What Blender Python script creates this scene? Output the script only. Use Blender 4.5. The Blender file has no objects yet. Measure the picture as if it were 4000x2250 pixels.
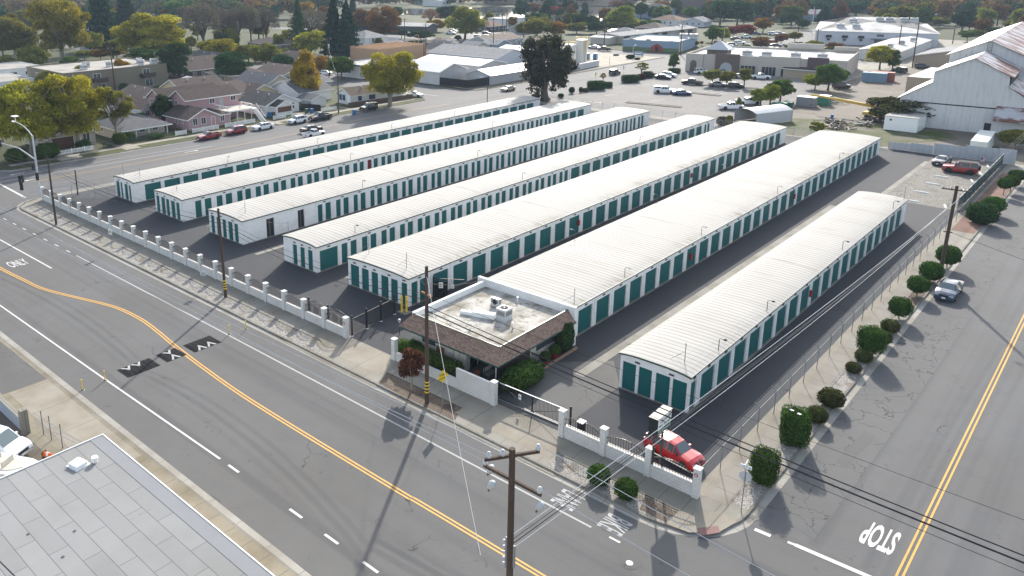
import bpy, math, random
from math import sin, cos, pi, radians
from mathutils import Vector, Matrix
import numpy as np
random.seed(7)
S = bpy.context.scene
# ---------------------------------------------------------------- camera, sky, sun, exposure
CH = 32.0                                   # drone height over the ground, metres
RT = Vector((0.7253215232, 0.6883722072, -0.0072382494)); UP = Vector((-0.1729335401, 0.1923731175, 0.9659640647)); FW = Vector((-0.6663352600, 0.6993827907, -0.2585750053))
FPX = 3106.942; PX, PY = 1616.4, 709.8         # focal length and optical centre in pixels of the 4000 px wide picture
cam_d = bpy.data.cameras.new('camera'); cam = bpy.data.objects.new('camera', cam_d); S.collection.objects.link(cam)
cam_d.sensor_width = 36; cam_d.lens = FPX / 4000 * 36; cam_d.clip_start = .5; cam_d.clip_end = 6000
cam_d.shift_x = (2000 - PX) / 4000; cam_d.shift_y = (PY - 1125) / 4000   # the picture is an off-centre crop
cam.matrix_world = Matrix(((RT.x, UP.x, -FW.x, 0), (RT.y, UP.y, -FW.y, 0), (RT.z, UP.z, -FW.z, CH), (0, 0, 0, 1)))
S.camera = cam
SUN_EL = radians(27); SUN_AZ = (-0.51, 0.86)      # the sun stands beyond the lot, ahead of the camera
W = bpy.data.worlds.new('World'); S.world = W; W.use_nodes = True
nt = W.node_tree; bg = nt.nodes['Background']
sky = nt.nodes.new('ShaderNodeTexSky'); sky.sky_type = 'NISHITA'; sky.sun_disc = False
sky.sun_elevation = SUN_EL; sky.sun_rotation = math.atan2(SUN_AZ[0], SUN_AZ[1]); sky.dust_density = 1.6; sky.air_density = 1.0; sky.ozone_density = 1.0
hsv = nt.nodes.new('ShaderNodeHueSaturation'); hsv.inputs['Saturation'].default_value = .62     # a thin veil of haze pales the blue
nt.links.new(sky.outputs[0], hsv.inputs['Color']); nt.links.new(hsv.outputs[0], bg.inputs[0]); bg.inputs[1].default_value = 0.15
sd = bpy.data.lights.new('sun', 'SUN'); so = bpy.data.objects.new('sun', sd); S.collection.objects.link(so)
sd.energy = 3.2; sd.angle = radians(.9); sd.color = (1, .94, .85)
sv = Vector((SUN_AZ[0] * cos(SUN_EL), SUN_AZ[1] * cos(SUN_EL), sin(SUN_EL))); so.rotation_euler = sv.to_track_quat('Z', 'Y').to_euler()
so.location = (0, 0, 200)
S.view_settings.view_transform = 'Standard'; S.view_settings.look = 'None'; S.view_settings.exposure = 1.28; S.view_settings.gamma = 1
S.render.engine = 'CYCLES'
S.cycles.max_bounces = 5; S.cycles.diffuse_bounces = 3; S.cycles.glossy_bounces = 2; S.cycles.transparent_max_bounces = 12; S.cycles.volume_bounces = 0
S.cycles.use_adaptive_sampling = True; S.cycles.adaptive_threshold = .008; S.cycles.caustics_reflective = False; S.cycles.caustics_refractive = False
S.cycles.use_denoising = True; S.cycles.denoising_prefilter = 'NONE'

# ---------------------------------------------------------------- from the photograph's pixels to ground points
RO = (0, 563, 1126, 1689)
def gp(u, v, z=0.):
    d = FW + RT * ((u - PX) / FPX) - UP * ((v - PY) / FPX)
    t = (z - CH) / d.z
    return (d.x * t, d.y * t)
def T(r, c, x, y, z=0.): return gp(c * 1000 + x / 2.574, RO[r] + y / 2.574, z)
def depth(x, y, z=0.): return Vector((x, y, z - CH)).dot(FW)
def vpix(x, y, z):
    d = Vector((x, y, z - CH)); return PY - FPX * d.dot(UP) / d.dot(FW)
def height_at(x, y, v):                     # height over (x, y) that the photograph shows at pixel row v
    a, b = 0., 60.
    for _ in range(30):
        m = (a + b) / 2
        if vpix(x, y, m) > v: a = m
        else: b = m
    return a

# ---------------------------------------------------------------- mesh building
class MB:
    def __init__(s): s.v = []; s.f = []; s.m = []
    def poly(s, pts, mi=0):
        n = len(s.v); s.v += [tuple(p) for p in pts]; s.f.append(tuple(range(n, n + len(pts)))); s.m.append(mi)
    def box(s, x0, x1, y0, y1, z0, z1, mi=0):
        n = len(s.v); s.v += [(x0, y0, z0), (x1, y0, z0), (x1, y1, z0), (x0, y1, z0), (x0, y0, z1), (x1, y0, z1), (x1, y1, z1), (x0, y1, z1)]
        s.f += [tuple(n + i for i in q) for q in ((0, 3, 2, 1), (4, 5, 6, 7), (0, 1, 5, 4), (1, 2, 6, 5), (2, 3, 7, 6), (3, 0, 4, 7))]; s.m += [mi] * 6
        return s
    def bar(s, p, q, w, h, mi=0):           # beam of w x h from p to q
        p = Vector(p); q = Vector(q); d = (q - p).normalized(); a = Vector((0, 0, 1)) if abs(d.z) < .9 else Vector((1, 0, 0))
        r = d.cross(a).normalized(); u = r.cross(d)
        n = len(s.v)
        for e in (p, q):
            for i, j in ((-1, -1), (1, -1), (1, 1), (-1, 1)): s.v.append(tuple(e + r * (i * w / 2) + u * (j * h / 2)))
        s.f += [tuple(n + i for i in t) for t in ((0, 1, 2, 3), (7, 6, 5, 4), (0, 4, 5, 1), (1, 5, 6, 2), (2, 6, 7, 3), (3, 7, 4, 0))]; s.m += [mi] * 6
    def tube(s, pts, r, n=6, mi=0, cap=True):
        pts = [Vector(p) for p in pts]; rs = r if isinstance(r, (list, tuple)) else [r] * len(pts); b = len(s.v)
        for i, p in enumerate(pts):
            d = (pts[min(i + 1, len(pts) - 1)] - pts[max(i - 1, 0)]).normalized()
            a = Vector((0, 0, 1)) if abs(d.z) < .8 else Vector((1, 0, 0)); x = d.cross(a).normalized(); y = d.cross(x)
            for k in range(n): s.v.append(tuple(p + (x * cos(2 * pi * k / n) + y * sin(2 * pi * k / n)) * rs[i]))
        for i in range(len(pts) - 1):
            for k in range(n): s.f.append((b + i * n + k, b + i * n + (k + 1) % n, b + (i + 1) * n + (k + 1) % n, b + (i + 1) * n + k)); s.m.append(mi)
        if cap: s.f += [tuple(b + k for k in range(n))[::-1], tuple(b + (len(pts) - 1) * n + k for k in range(n))]; s.m += [mi, mi]
    def prism(s, poly, z0, z1, mi=0, mt=None):
        n = len(poly); b = len(s.v); s.v += [(x, y, z0) for x, y in poly] + [(x, y, z1) for x, y in poly]
        s.f += [tuple(b + i for i in range(n))[::-1], tuple(b + n + i for i in range(n))]; s.m += [mi, mi if mt is None else mt]
        for i in range(n): s.f.append((b + i, b + (i + 1) % n, b + n + (i + 1) % n, b + n + i)); s.m.append(mi)
    def prism_y(s, poly, y0, y1, mi=0):     # polygon in x, z swept along y
        n = len(poly); b = len(s.v); s.v += [(x, y0, z) for x, z in poly] + [(x, y1, z) for x, z in poly]
        s.f += [tuple(b + i for i in range(n)), tuple(b + n + i for i in range(n))[::-1]]; s.m += [mi, mi]
        for i in range(n): s.f.append((b + (i + 1) % n, b + i, b + n + i, b + n + (i + 1) % n)); s.m.append(mi)
    def lathe(s, prof, n=16, mi=0, cx=0, cy=0):
        b = len(s.v)
        for r, z in prof:
            for k in range(n): s.v.append((cx + r * cos(2 * pi * k / n), cy + r * sin(2 * pi * k / n), z))
        for i in range(len(prof) - 1):
            for k in range(n): s.f.append((b + i * n + k, b + i * n + (k + 1) % n, b + (i + 1) * n + (k + 1) % n, b + (i + 1) * n + k)); s.m.append(mi)
        s.f.append(tuple(b + (len(prof) - 1) * n + k for k in range(n))); s.m.append(mi)
    def ball(s, c, rx, ry, rz, n=10, mi=0):
        pr = [(max(.001, sin(pi * i / 6)), -cos(pi * i / 6)) for i in range(7)]; b = len(s.v); s.lathe(pr, n, mi)
        for i in range(b, len(s.v)): x, y, z = s.v[i]; s.v[i] = (c[0] + x * rx, c[1] + y * ry, c[2] + z * rz)
    def rot(s, a, b=0, o=(0, 0)):           # turn everything added since vertex b about o by a
        for i in range(b, len(s.v)):
            x, y, z = s.v[i]; x -= o[0]; y -= o[1]; s.v[i] = (o[0] + x * cos(a) - y * sin(a), o[1] + x * sin(a) + y * cos(a), z)
    def mesh(s, name, mats, smooth=False):
        me = bpy.data.meshes.new(name); me.from_pydata(s.v, [], s.f)
        for m in (mats if isinstance(mats, (list, tuple)) else [mats]): me.materials.append(m)
        if any(s.m): me.polygons.foreach_set('material_index', s.m)
        if smooth: me.polygons.foreach_set('use_smooth', [True] * len(s.f))
        me.update(); return me
    def build(s, name, mats, parent=None, smooth=False, loc=None):
        return link(name, s.mesh(name, mats, smooth), parent, loc)

COL = S.collection
def link(name, data, parent=None, loc=None, rz=0, scale=None):
    o = bpy.data.objects.new(name, data); COL.objects.link(o)
    if parent is not None: o.parent = parent
    if loc is not None: o.location = loc
    if rz: o.rotation_euler = (0, 0, rz)
    if scale: o.scale = scale
    return o
def tag(o, label, cat, group=None):
    o['label'] = label; o['category'] = cat
    if group: o['group'] = group
    return o
def thing(name, label, cat, loc=(0, 0, 0), rz=0, group=None):
    return tag(link(name, None, None, loc, rz), label, cat, group)
def struct(name, mb, mats, kind='structure'):
    o = mb.build(name, mats); o['kind'] = kind; return o
def kids(o): return list(o.children)
def copy_tree(o, parent=None):
    c = o.copy(); COL.objects.link(c); c.parent = parent
    for ch in kids(o): copy_tree(ch, c)
    return c
def paint(o, m, slot=0):                    # this object's own material on shared mesh data
    o.material_slots[slot].link = 'OBJECT'; o.material_slots[slot].material = m

# ---------------------------------------------------------------- materials
class NG:
    def __init__(s, name):
        s.mat = bpy.data.materials.new(name); s.mat.use_nodes = True; s.t = s.mat.node_tree; s.p = s.t.nodes['Principled BSDF']
        s.tc = s.n('ShaderNodeTexCoord').outputs['Object']
    def n(s, ty, **kw):
        x = s.t.nodes.new(ty)
        for k, v in kw.items(): setattr(x, k, v)
        return x
    def l(s, a, b): s.t.links.new(a, b)
    def val(s, x, sock):
        if hasattr(x, 'links'): s.l(x, sock)
        else: sock.default_value = x
    def math(s, op, a, b=0., c=None, clamp=False):
        x = s.n('ShaderNodeMath', operation=op, use_clamp=clamp); s.val(a, x.inputs[0]); s.val(b, x.inputs[1])
        if c is not None: s.val(c, x.inputs[2])
        return x.outputs[0]
    def noise(s, scale, detail=3, rough=.55, vec=None, stretch=None, dist=0):
        x = s.n('ShaderNodeTexNoise'); x.inputs['Scale'].default_value = scale; x.inputs['Detail'].default_value = detail; x.inputs['Roughness'].default_value = rough; x.inputs['Distortion'].default_value = dist
        v = vec or s.tc
        if stretch: mp = s.n('ShaderNodeMapping'); s.l(v, mp.inputs[0]); mp.inputs['Scale'].default_value = stretch; v = mp.outputs[0]
        s.l(v, x.inputs['Vector']); return x.outputs['Fac']
    def ramp(s, f, lo, hi): 
        x = s.n('ShaderNodeMapRange'); s.val(f, x.inputs[0]); x.inputs[1].default_value = lo; x.inputs[2].default_value = hi; x.interpolation_type = 'SMOOTHSTEP'; return x.outputs[0]
    def mix(s, f, a, b, mode='MIX'):
        x = s.n('ShaderNodeMix', data_type='RGBA', blend_type=mode); s.val(f, x.inputs['Factor'])
        for v, k in ((a, 6), (b, 7)):
            if hasattr(v, 'links'): s.l(v, x.inputs[k])
            else: x.inputs[k].default_value = (*v, 1)
        return x.outputs[2]
    def sep(s, v=None):
        x = s.n('ShaderNodeSeparateXYZ'); s.l(v or s.tc, x.inputs[0]); return x.outputs
    def xyz(s, a, b, c):
        x = s.n('ShaderNodeCombineXYZ'); s.val(a, x.inputs[0]); s.val(b, x.inputs[1]); s.val(c, x.inputs[2]); return x.outputs[0]
    def bump(s, h, d=.02, st=.6):
        x = s.n('ShaderNodeBump'); x.inputs['Strength'].default_value = st; x.inputs['Distance'].default_value = d; s.l(h, x.inputs['Height']); s.l(x.outputs[0], s.p.inputs['Normal'])
    def line(s, c, period, width, off=0.):  # 1 on thin lines every period along coordinate c
        f = s.math('FRACT', s.math('DIVIDE', s.math('ADD', c, off), period)); return s.math('LESS_THAN', f, width / period)
    def done(s, col, rough=.8, spec=.5, metal=0.):
        if hasattr(col, 'links'): s.l(col, s.p.inputs['Base Color'])
        else: s.p.inputs['Base Color'].default_value = (*col, 1)
        s.val(rough, s.p.inputs['Roughness']); s.p.inputs['Specular IOR Level'].default_value = spec; s.p.inputs['Metallic'].default_value = metal
        return s.mat
def sc(c, k): return tuple(min(1, a * k) for a in c)
def plain(name, c, rough=.7, amt=.12, scale=2., spec=.4, metal=0., fine=0.):
    g = NG(name); col = g.mix(g.noise(scale, 4), sc(c, 1 - amt), sc(c, 1 + amt))
    if fine: col = g.mix(g.noise(scale * 25, 2), sc((1, 1, 1), 1 - fine), (1, 1, 1), 'MULTIPLY') if False else g.mix(fine, col, g.mix(g.noise(scale * 25, 2), sc(c, .5), sc(c, 1.5)))
    return g.done(col, rough, spec, metal)
def asphalt(name, c, crack=0., streak=None, patch=.18, csc=.35, warm=(1.02, 1., .97)):
    g = NG(name)
    f = g.mix(g.noise(9, 3, .7), sc(c, .88), sc(c, 1.12))
    f = g.mix(g.ramp(g.noise(.12, 4), .3, .7), f, g.mix(1., f, sc(warm, 1 - patch), 'MULTIPLY'))
    g2 = g.ramp(g.noise(.5, 5, .6), .45, .75); f = g.mix(g2, f, g.mix(1., f, (.93, .94, .97), 'MULTIPLY'))
    if streak:                              # worn wheel paths running along x or y
        st = (.012, 1, 1) if streak == 'x' else (1, .012, 1)
        f = g.mix(g.ramp(g.noise(.62, 2, .5, stretch=st), .5, .72), f, g.mix(1., f, (.8, .81, .84), 'MULTIPLY'))
    f = g.mix(g.ramp(g.noise(1.3, 2, .5, dist=1.), .68, .74), f, g.mix(1., f, (.82, .81, .8), 'MULTIPLY'))
    if crack:
        dv = g.n('ShaderNodeVectorMath', operation='ADD'); nz = g.n('ShaderNodeTexNoise'); nz.inputs['Scale'].default_value = 1.1; nz.inputs['Detail'].default_value = 5; g.l(g.tc, nz.inputs['Vector'])
        g.l(g.tc, dv.inputs[0]); sx = g.n('ShaderNodeVectorMath', operation='SCALE'); g.l(nz.outputs['Color'], sx.inputs[0]); sx.inputs['Scale'].default_value = 1.5; g.l(sx.outputs[0], dv.inputs[1])
        vo = g.n('ShaderNodeTexVoronoi', feature='DISTANCE_TO_EDGE'); vo.inputs['Scale'].default_value = csc; g.l(dv.outputs[0], vo.inputs['Vector'])
        ln = g.math('LESS_THAN', vo.outputs['Distance'], .007 * csc / .35 + .002); ms = g.ramp(g.noise(.22, 3), .62 - crack * .3, .7 - crack * .3)
        f = g.mix(g.math('MULTIPLY', g.math('MULTIPLY', ln, ms), .8), f, sc(c, .35))
    g.bump(g.noise(40, 2), .01, .3)
    return g.done(f, .9, .25)
def concrete(name, c, jx=0, jy=0, stain=.15, ox=0., oy=0.):
    g = NG(name); x, y, z = g.sep()
    f = g.mix(g.noise(6, 4, .7), sc(c, .9), sc(c, 1.1)); f = g.mix(g.ramp(g.noise(.35, 4), .35, .7), f, g.mix(1., f, (1 - stain, 1 - stain * 1.1, 1 - stain * 1.3), 'MULTIPLY'))
    if jx: f = g.mix(g.line(x, jx, .04, ox), f, sc(c, .45))
    if jy: f = g.mix(g.line(y, jy, .04, oy), f, sc(c, .45))
    return g.done(f, .9, .25)
def block(name, c, bw=.4, bh=.2, dark=.8, bump=.5):       # painted block or brick: courses on any upright face
    g = NG(name); x, y, z = g.sep(); v = g.xyz(g.math('ADD', x, y), z, 0.)
    b = g.n('ShaderNodeTexBrick'); g.l(v, b.inputs['Vector']); b.inputs['Scale'].default_value = 1; b.inputs['Brick Width'].default_value = bw; b.inputs['Row Height'].default_value = bh; b.inputs['Mortar Size'].default_value = .012
    b.inputs['Color1'].default_value = (*c, 1); b.inputs['Color2'].default_value = (*sc(c, .94), 1); b.inputs['Mortar'].default_value = (*sc(c, dark), 1)
    f = g.mix(g.ramp(g.noise(.8, 4), .4, .75), b.outputs['Color'], g.mix(1., b.outputs['Color'], (.9, .88, .85), 'MULTIPLY'))
    g.bump(g.math('SUBTRACT', 1., b.outputs['Fac']), .008, bump)
    return g.done(f, .75, .3)
def ribbed(name, c, axis, period, width, dark=.7, stain=None, rough=.45, amt=.06, metal=0., bd=.02, streak=None):
    g = NG(name); xyz = g.sep(); co = xyz['xyz'.index(axis)]
    f = g.mix(g.noise(.5, 4), sc(c, 1 - amt), sc(c, 1 + amt))
    if stain:                               # dirt or rust with its own streaky shape
        scol, lo, hi, st = stain; f = g.mix(g.ramp(g.noise(.6, 5, .62, stretch=st), lo, hi), f, scol)
    ln = g.line(co, period, width); f = g.mix(ln, f, g.mix(1., f, (dark,) * 3, 'MULTIPLY'))
    tri = g.math('PINGPONG', co, period / 2); g.bump(tri, bd, .5)
    return g.done(f, rough, .1 if rough > .8 else .25, metal)
def shingle(name, c, w=.5, h=.22, var=.25):
    g = NG(name); x, y, z = g.sep(); v = g.xyz(g.math('ADD', x, y), g.math('MULTIPLY', z, 1.8), 0.)
    b = g.n('ShaderNodeTexBrick'); g.l(v, b.inputs['Vector']); b.inputs['Scale'].default_value = 1; b.inputs['Brick Width'].default_value = w; b.inputs['Row Height'].default_value = h; b.inputs['Mortar Size'].default_value = .015
    b.inputs['Color1'].default_value = (*sc(c, 1 - var), 1); b.inputs['Color2'].default_value = (*sc(c, 1 + var), 1); b.inputs['Mortar'].default_value = (*sc(c, .55), 1)
    f = g.mix(g.noise(1.2, 5, .65), g.mix(1., b.outputs['Color'], (.82, .82, .82), 'MULTIPLY'), b.outputs['Color'])
    return g.done(f, .92, .2)
def leaf(name, c, c2=None, tr=.35):
    g = NG(name); at = g.n('ShaderNodeAttribute', attribute_name='tint'); oi = g.n('ShaderNodeObjectInfo')
    f = g.mix(g.sep(at.outputs['Vector'])[1], c, c2 or sc(c, 1.35)); f = g.mix(1., f, g.xyz(*[g.sep(at.outputs['Vector'])[0]] * 3), 'MULTIPLY')
    hs = g.n('ShaderNodeHueSaturation'); g.l(f, hs.inputs['Color']); g.val(g.math('ADD', g.math('MULTIPLY', oi.outputs['Random'], .03), .485), hs.inputs['Hue']); g.val(g.math('ADD', g.math('MULTIPLY', oi.outputs['Random'], .35), .82), hs.inputs['Value'])
    df = g.n('ShaderNodeBsdfDiffuse'); tl = g.n('ShaderNodeBsdfTranslucent'); mx = g.n('ShaderNodeMixShader'); g.l(hs.outputs[0], df.inputs[0]); g.l(hs.outputs[0], tl.inputs[0]); mx.inputs[0].default_value = tr
    g.l(df.outputs[0], mx.inputs[1]); g.l(tl.outputs[0], mx.inputs[2]); g.l(mx.outputs[0], g.t.nodes['Material Output'].inputs['Surface']); g.t.nodes.remove(g.p)
    return g.mat
def see_through(name, c, a):                # wire mesh too fine to show single wires
    g = NG(name); tp = g.n('ShaderNodeBsdfTransparent'); mx = g.n('ShaderNodeMixShader'); mx.inputs[0].default_value = a
    g.done(c, .5, .4, .3); g.l(tp.outputs[0], mx.inputs[1]); g.l(g.p.outputs[0], mx.inputs[2]); g.l(mx.outputs[0], g.t.nodes['Material Output'].inputs['Surface']); return g.mat
def gloss(name, c, rough=.25, coat=.6, metal=0.):
    g = NG(name); g.done(g.mix(g.noise(3, 2), sc(c, .95), sc(c, 1.05)), rough, .5, metal); g.p.inputs['Coat Weight'].default_value = coat; g.p.inputs['Coat Roughness'].default_value = .05; return g.mat

M = {}
M['road'] = asphalt('street_asphalt', (.114, .113, .111), .2, 'x', .12, .16)
M['road_y'] = asphalt('side_street_asphalt', (.118, .118, .118), .2, 'y', .1, .16)
M['lane_old'] = asphalt('old_cracked_asphalt', (.116, .115, .113), 1.0, None, .1, .42, (1, 1, 1))
M['lot'] = asphalt('sealed_lot_asphalt', (.048, .050, .055), .2, None, .1, .2, (1., 1, 1.))
M['lot_grey'] = asphalt('worn_lot_asphalt', (.108, .107, .104), .6, None, .2, .3)
M['parking'] = asphalt('parking_asphalt', (.14, .137, .133), .9, None, .15, .3)
M['dirt'] = asphalt('yard_dirt', (.15, .135, .115), .3, None, .3, .3, (1.1, 1, .85))
M['walk'] = concrete('sidewalk_concrete', (.25, .235, .2), 1.55, 0, .2)
M['walk_y'] = concrete('sidewalk_concrete_y', (.27, .25, .215), 0, 1.55, .2)
M['apron'] = concrete('driveway_concrete', (.27, .245, .2), 4.1, 0, .22)
M['kerb'] = concrete('kerb_concrete', (.2, .19, .165), 3., 3., .3)
M['gutter'] = concrete('gutter_concrete', (.31, .295, .265), 3., 3., .25)
M['tan_walk'] = concrete('exposed_aggregate_walk', (.225, .2, .15), 1.7, 0, .3)
M['drain'] = concrete('drain_concrete', (.24, .23, .2), 0, 3.05, .25)
M['brickpath'] = concrete('red_brick_path', (.2, .115, .09), 0, 0, .3)
M['white_line'] = plain('white_road_paint', (.5, .49, .46), .7, .25, 3, fine=.25)
M['yellow_line'] = plain('yellow_road_paint', (.52, .28, .045), .7, .2, 3, fine=.2)
M['wall'] = block('white_block', (.72, .72, .71), .4, .2, .86)
M['wall_smooth'] = plain('white_stucco', (.72, .72, .7), .8, .05, 1.5)
M['wall_fence'] = block('white_fence_block', (.62, .61, .58), .4, .2, .7, .8)
def roof_mat(name, width, dirt):            # white ribbed metal; dirt collects in streaks over the right-hand eave
    g = NG(name); x, y, z = g.sep(); f = g.mix(g.noise(.3, 4), (.355, .343, .318), (.40, .388, .362))
    f = g.mix(g.ramp(g.noise(.5, 5, .6, stretch=(.25, 2.2, 1)), .58, .85), f, (.27, .25, .21))
    pan = g.n('ShaderNodeTexWhiteNoise', noise_dimensions='1D'); g.l(g.math('FLOOR', g.math('DIVIDE', y, 3.05)), pan.inputs['W']); f = g.mix(g.math('MULTIPLY', pan.outputs['Value'], .35), f, g.mix(1., f, (.86, .85, .83), 'MULTIPLY'))
    ed = g.ramp(x, width - 1.9, width - .1); st = g.ramp(g.noise(1.1, 4, .6, stretch=(.5, 3.4, 1)), .5 - .12 * dirt, .72 - .1 * dirt); blo = g.ramp(g.noise(.09, 2, .5), .42, .6)
    f = g.mix(g.math('MULTIPLY', g.math('MULTIPLY', ed, st), g.math('MULTIPLY', blo, .35 + .55 * dirt)), f, (.16, .14, .1))
    f = g.mix(g.line(y, .61, .11), f, g.mix(1., f, (.64, .64, .64), 'MULTIPLY')); f = g.mix(g.line(y, 6.1, .05, 2.), f, g.mix(1., f, (.5, .5, .5), 'MULTIPLY'))
    g.bump(g.math('PINGPONG', y, .305), .05, .5); return g.done(f, .8, .12)
M['fascia'] = plain('green_fascia', (.02, .055, .045), .5, .1)
M['door'] = ribbed('teal_roll_door', (.006, .10, .10), 'z', .1, .022, .62, None, .5, .08, 0, .02)
M['door_red'] = ribbed('maroon_roll_door', (.14, .022, .025), 'z', .1, .022, .6, None, .5, .1, 0, .02)
M['vent'] = plain('dark_vent', (.09, .085, .08), .7, .2)
M['black'] = plain('black_metal', (.012, .012, .014), .45, .2)
M['black2'] = plain('black_matte', (.02, .02, .021), .9, .2)
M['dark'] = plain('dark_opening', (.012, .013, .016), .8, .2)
M['steel'] = plain('galvanised_steel', (.22, .225, .23), .6, .15, 3, .3, .2)
M['palewire'] = plain('pale_wire', (.5, .5, .5), .5, .1, 3, .4, .3)
M['faded_line'] = plain('faded_road_paint', (.34, .34, .33), .8, .3, 5, fine=.3)
M['lightgrey'] = plain('grey_metal', (.45, .46, .47), .5, .12, 2)
M['whitem'] = plain('white_paint', (.75, .75, .73), .5, .06, 2)
M['cream'] = plain('cream_board', (.5, .47, .4), .8, .08, 2)
M['wood'] = plain('pole_wood', (.065, .042, .03), .9, .35, 4)
M['yellow'] = plain('yellow_plastic', (.75, .5, .02), .5, .08)
M['orange'] = plain('orange_plastic', (.8, .14, .02), .5, .08)
M['red'] = plain('red_box', (.3, .015, .02), .5, .1)
M['blue'] = plain('blue_plastic', (.015, .12, .32), .5, .1)
M['rubber'] = plain('tyre_rubber', (.018, .018, .019), .85, .2)
M['rim'] = plain('alloy_rim', (.45, .46, .48), .35, .1, 3, .5, .6)
M['glass'] = gloss('dark_glass', (.02, .027, .032), .08, 0)
M['glass_w'] = gloss('window_glass', (.05, .06, .07), .1, 0)
M['glass_lit'] = gloss('windscreen_glass', (.12, .15, .16), .1, 0)
M['lamp_red'] = gloss('tail_lamp', (.35, .01, .01)); M['lamp_w'] = gloss('head_lamp', (.65, .66, .68), .15)
M['gravel'] = None
def gravel_mat(name, c, c2, scale=14):
    g = NG(name); vo = g.n('ShaderNodeTexVoronoi'); vo.inputs['Scale'].default_value = scale; g.l(g.tc, vo.inputs['Vector'])
    f = g.mix(g.sep(vo.outputs['Color'])[0], sc(c, .55), sc(c, 1.5)); f = g.mix(g.ramp(g.noise(.55, 5, .65), .5, .68), f, c2); g.bump(vo.outputs['Distance'], .05, .8); return g.done(f, .9, .25)
M['gravel'] = gravel_mat('pale_gravel', (.26, .245, .22), (.15, .12, .085)); M['mulch'] = gravel_mat('brown_mulch', (.13, .1, .075), (.07, .05, .035), 20)
M['scrub'] = gravel_mat('lot_gravel', (.17, .16, .14), (.12, .11, .09), 9)
def grass_mat(name, a, b, d, sc_=.25):
    g = NG(name); f = g.mix(g.ramp(g.noise(sc_, 5, .6), .35, .65), a, b); f = g.mix(g.ramp(g.noise(sc_ * 2.7, 4), .55, .72), f, d); f = g.mix(g.noise(11, 2), g.mix(1., f, (.7, .7, .7), 'MULTIPLY'), f); return g.done(f, .95, .15)
M['lawn'] = grass_mat('lawn', (.05, .075, .015), (.085, .085, .03), (.12, .1, .055)); M['earth'] = grass_mat('earth', (.045, .058, .022), (.07, .075, .034), (.085, .08, .052), .06)
M['weeds'] = grass_mat('weedy_dirt', (.07, .09, .02), (.15, .135, .1), (.17, .15, .12), .12)
# ================================================================ the ground, streets and kerbs
GZ = -.12                                   # street level; pavements, lots and yards are at 0
def rd(x, y): k = (CH - GZ) / CH; return (x * k, y * k)
def sheet(name, poly, z, mat, kind='structure'):
    m = MB(); m.poly([(x, y, z) for x, y in poly]); return struct(name, m, mat, kind)
def rect(x0, x1, y0, y1): return [(x0, y0), (x1, y0), (x1, y1), (x0, y1)]
g = MB(); g.poly([(-3500, -1500, -.25), (2500, -1500, -.25), (2500, 4000, -.25), (-3500, 4000, -.25)]); struct('ground', g, M['earth'])
sheet('front_street', rect(-700, 90, 17, 43.6), GZ, M['road'])
sheet('side_street', rect(-17, 6, 43.6, 700), GZ, M['road_y'])
sheet('back_street', rect(-140, -108, 43.6, 700), GZ, M['road_y'])
sheet('cross_street', rect(-600, -140, 147, 167), GZ, M['road'])
sheet('cross_street_beyond', rect(-600, -140, 276, 290), GZ, M['road'])
def arc(cx, cy, r, a0, a1, n=8): return [(cx + r * cos(radians(a0 + (a1 - a0) * i / n)), cy + r * sin(radians(a0 + (a1 - a0) * i / n))) for i in range(n + 1)]
lot_edge = [(-110.5, 420), (-110.5, 172), (-117.3, 160), (-117.3, 44)] + arc(-112.6, 43.9, 4.7, 180, 270) + [(-100, 39.25), (-60, 39.25)] + arc(-18.4, 43.75, 4.5, 270, 360) + [(-13.9, 60), (-13.9, 420)]
def slab(name, edge, mat, side=None):
    m = MB(); m.prism(edge, -.24, 0, 1, 0); return struct(name, m, [mat, side or M['kerb']])
slab('block_pavement', lot_edge, M['walk'])
def strip(name, path, o0, o1, z, mat):      # a band along a path, between two offsets to its left
    m = MB(); q = [Vector((x, y)) for x, y in path]; ls = []
    for i, p in enumerate(q):
        d = (q[min(i + 1, len(q) - 1)] - q[max(i - 1, 0)]).normalized(); nn = Vector((-d.y, d.x)); ls.append((p + nn * o0, p + nn * o1))
    for (a, b), (c, d) in zip(ls, ls[1:]): m.poly([(a.x, a.y, z), (c.x, c.y, z), (d.x, d.y, z), (b.x, b.y, z)])
    return struct(name, m, mat)
strip('kerb', lot_edge[1:], 0, .17, .004, M['kerb']); strip('gutter', lot_edge[1:], -.5, 0, GZ + .005, M['gutter'])
far_edge = [(60, 22), (-480, 22), (-480, -200), (60, -200)]
slab('pavement_across_the_street', far_edge, M['tan_walk']); strip('kerb', [(60, 22), (-480, 22)], 0, .17, .004, M['kerb']); strip('gutter', [(60, 22), (-480, 22)], -.5, 0, GZ + .005, M['gutter'])
hy = lambda y: -137.6 + (y - 45) * .0275     # the houses' kerb runs slightly askew
hb = [(-480, 43.5), (-141.5, 43.5)] + [(hy(48), 47), (hy(60), 60), (hy(147), 145)] + arc(-138.4, 145, 3.2, 0, 90, 5) + [(-480, 148.2)]
slab('houses_block', hb, M['earth']); strip('kerb', hb[1:5], .0, .17, .004, M['kerb']); strip('gutter', hb[1:5], -.5, 0, GZ + .005, M['gutter'])
b2 = [(-480, 166.5), (-140, 166.5)] + arc(-139, 170, 3.5, 270, 360, 5) + [(-135.5, 276), (-480, 276)]
slab('yard_block', b2, M['earth']); sheet('yard_ground', [(-136.5, 168), (-182, 168), (-182, 215), (-168, 276), (-136.2, 276)], .005, M['dirt']); sheet('side_car_park', [(-226, 296), (-240, 340), (-272, 322), (-252, 290)], .007, M['parking']); sheet('cottage_yard', [(-184, 216), (-196, 216), (-200, 262), (-176, 250)], .009, M['lot_grey']); strip('kerb', b2[1:-1], 0, .17, .004, M['kerb'])
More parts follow.
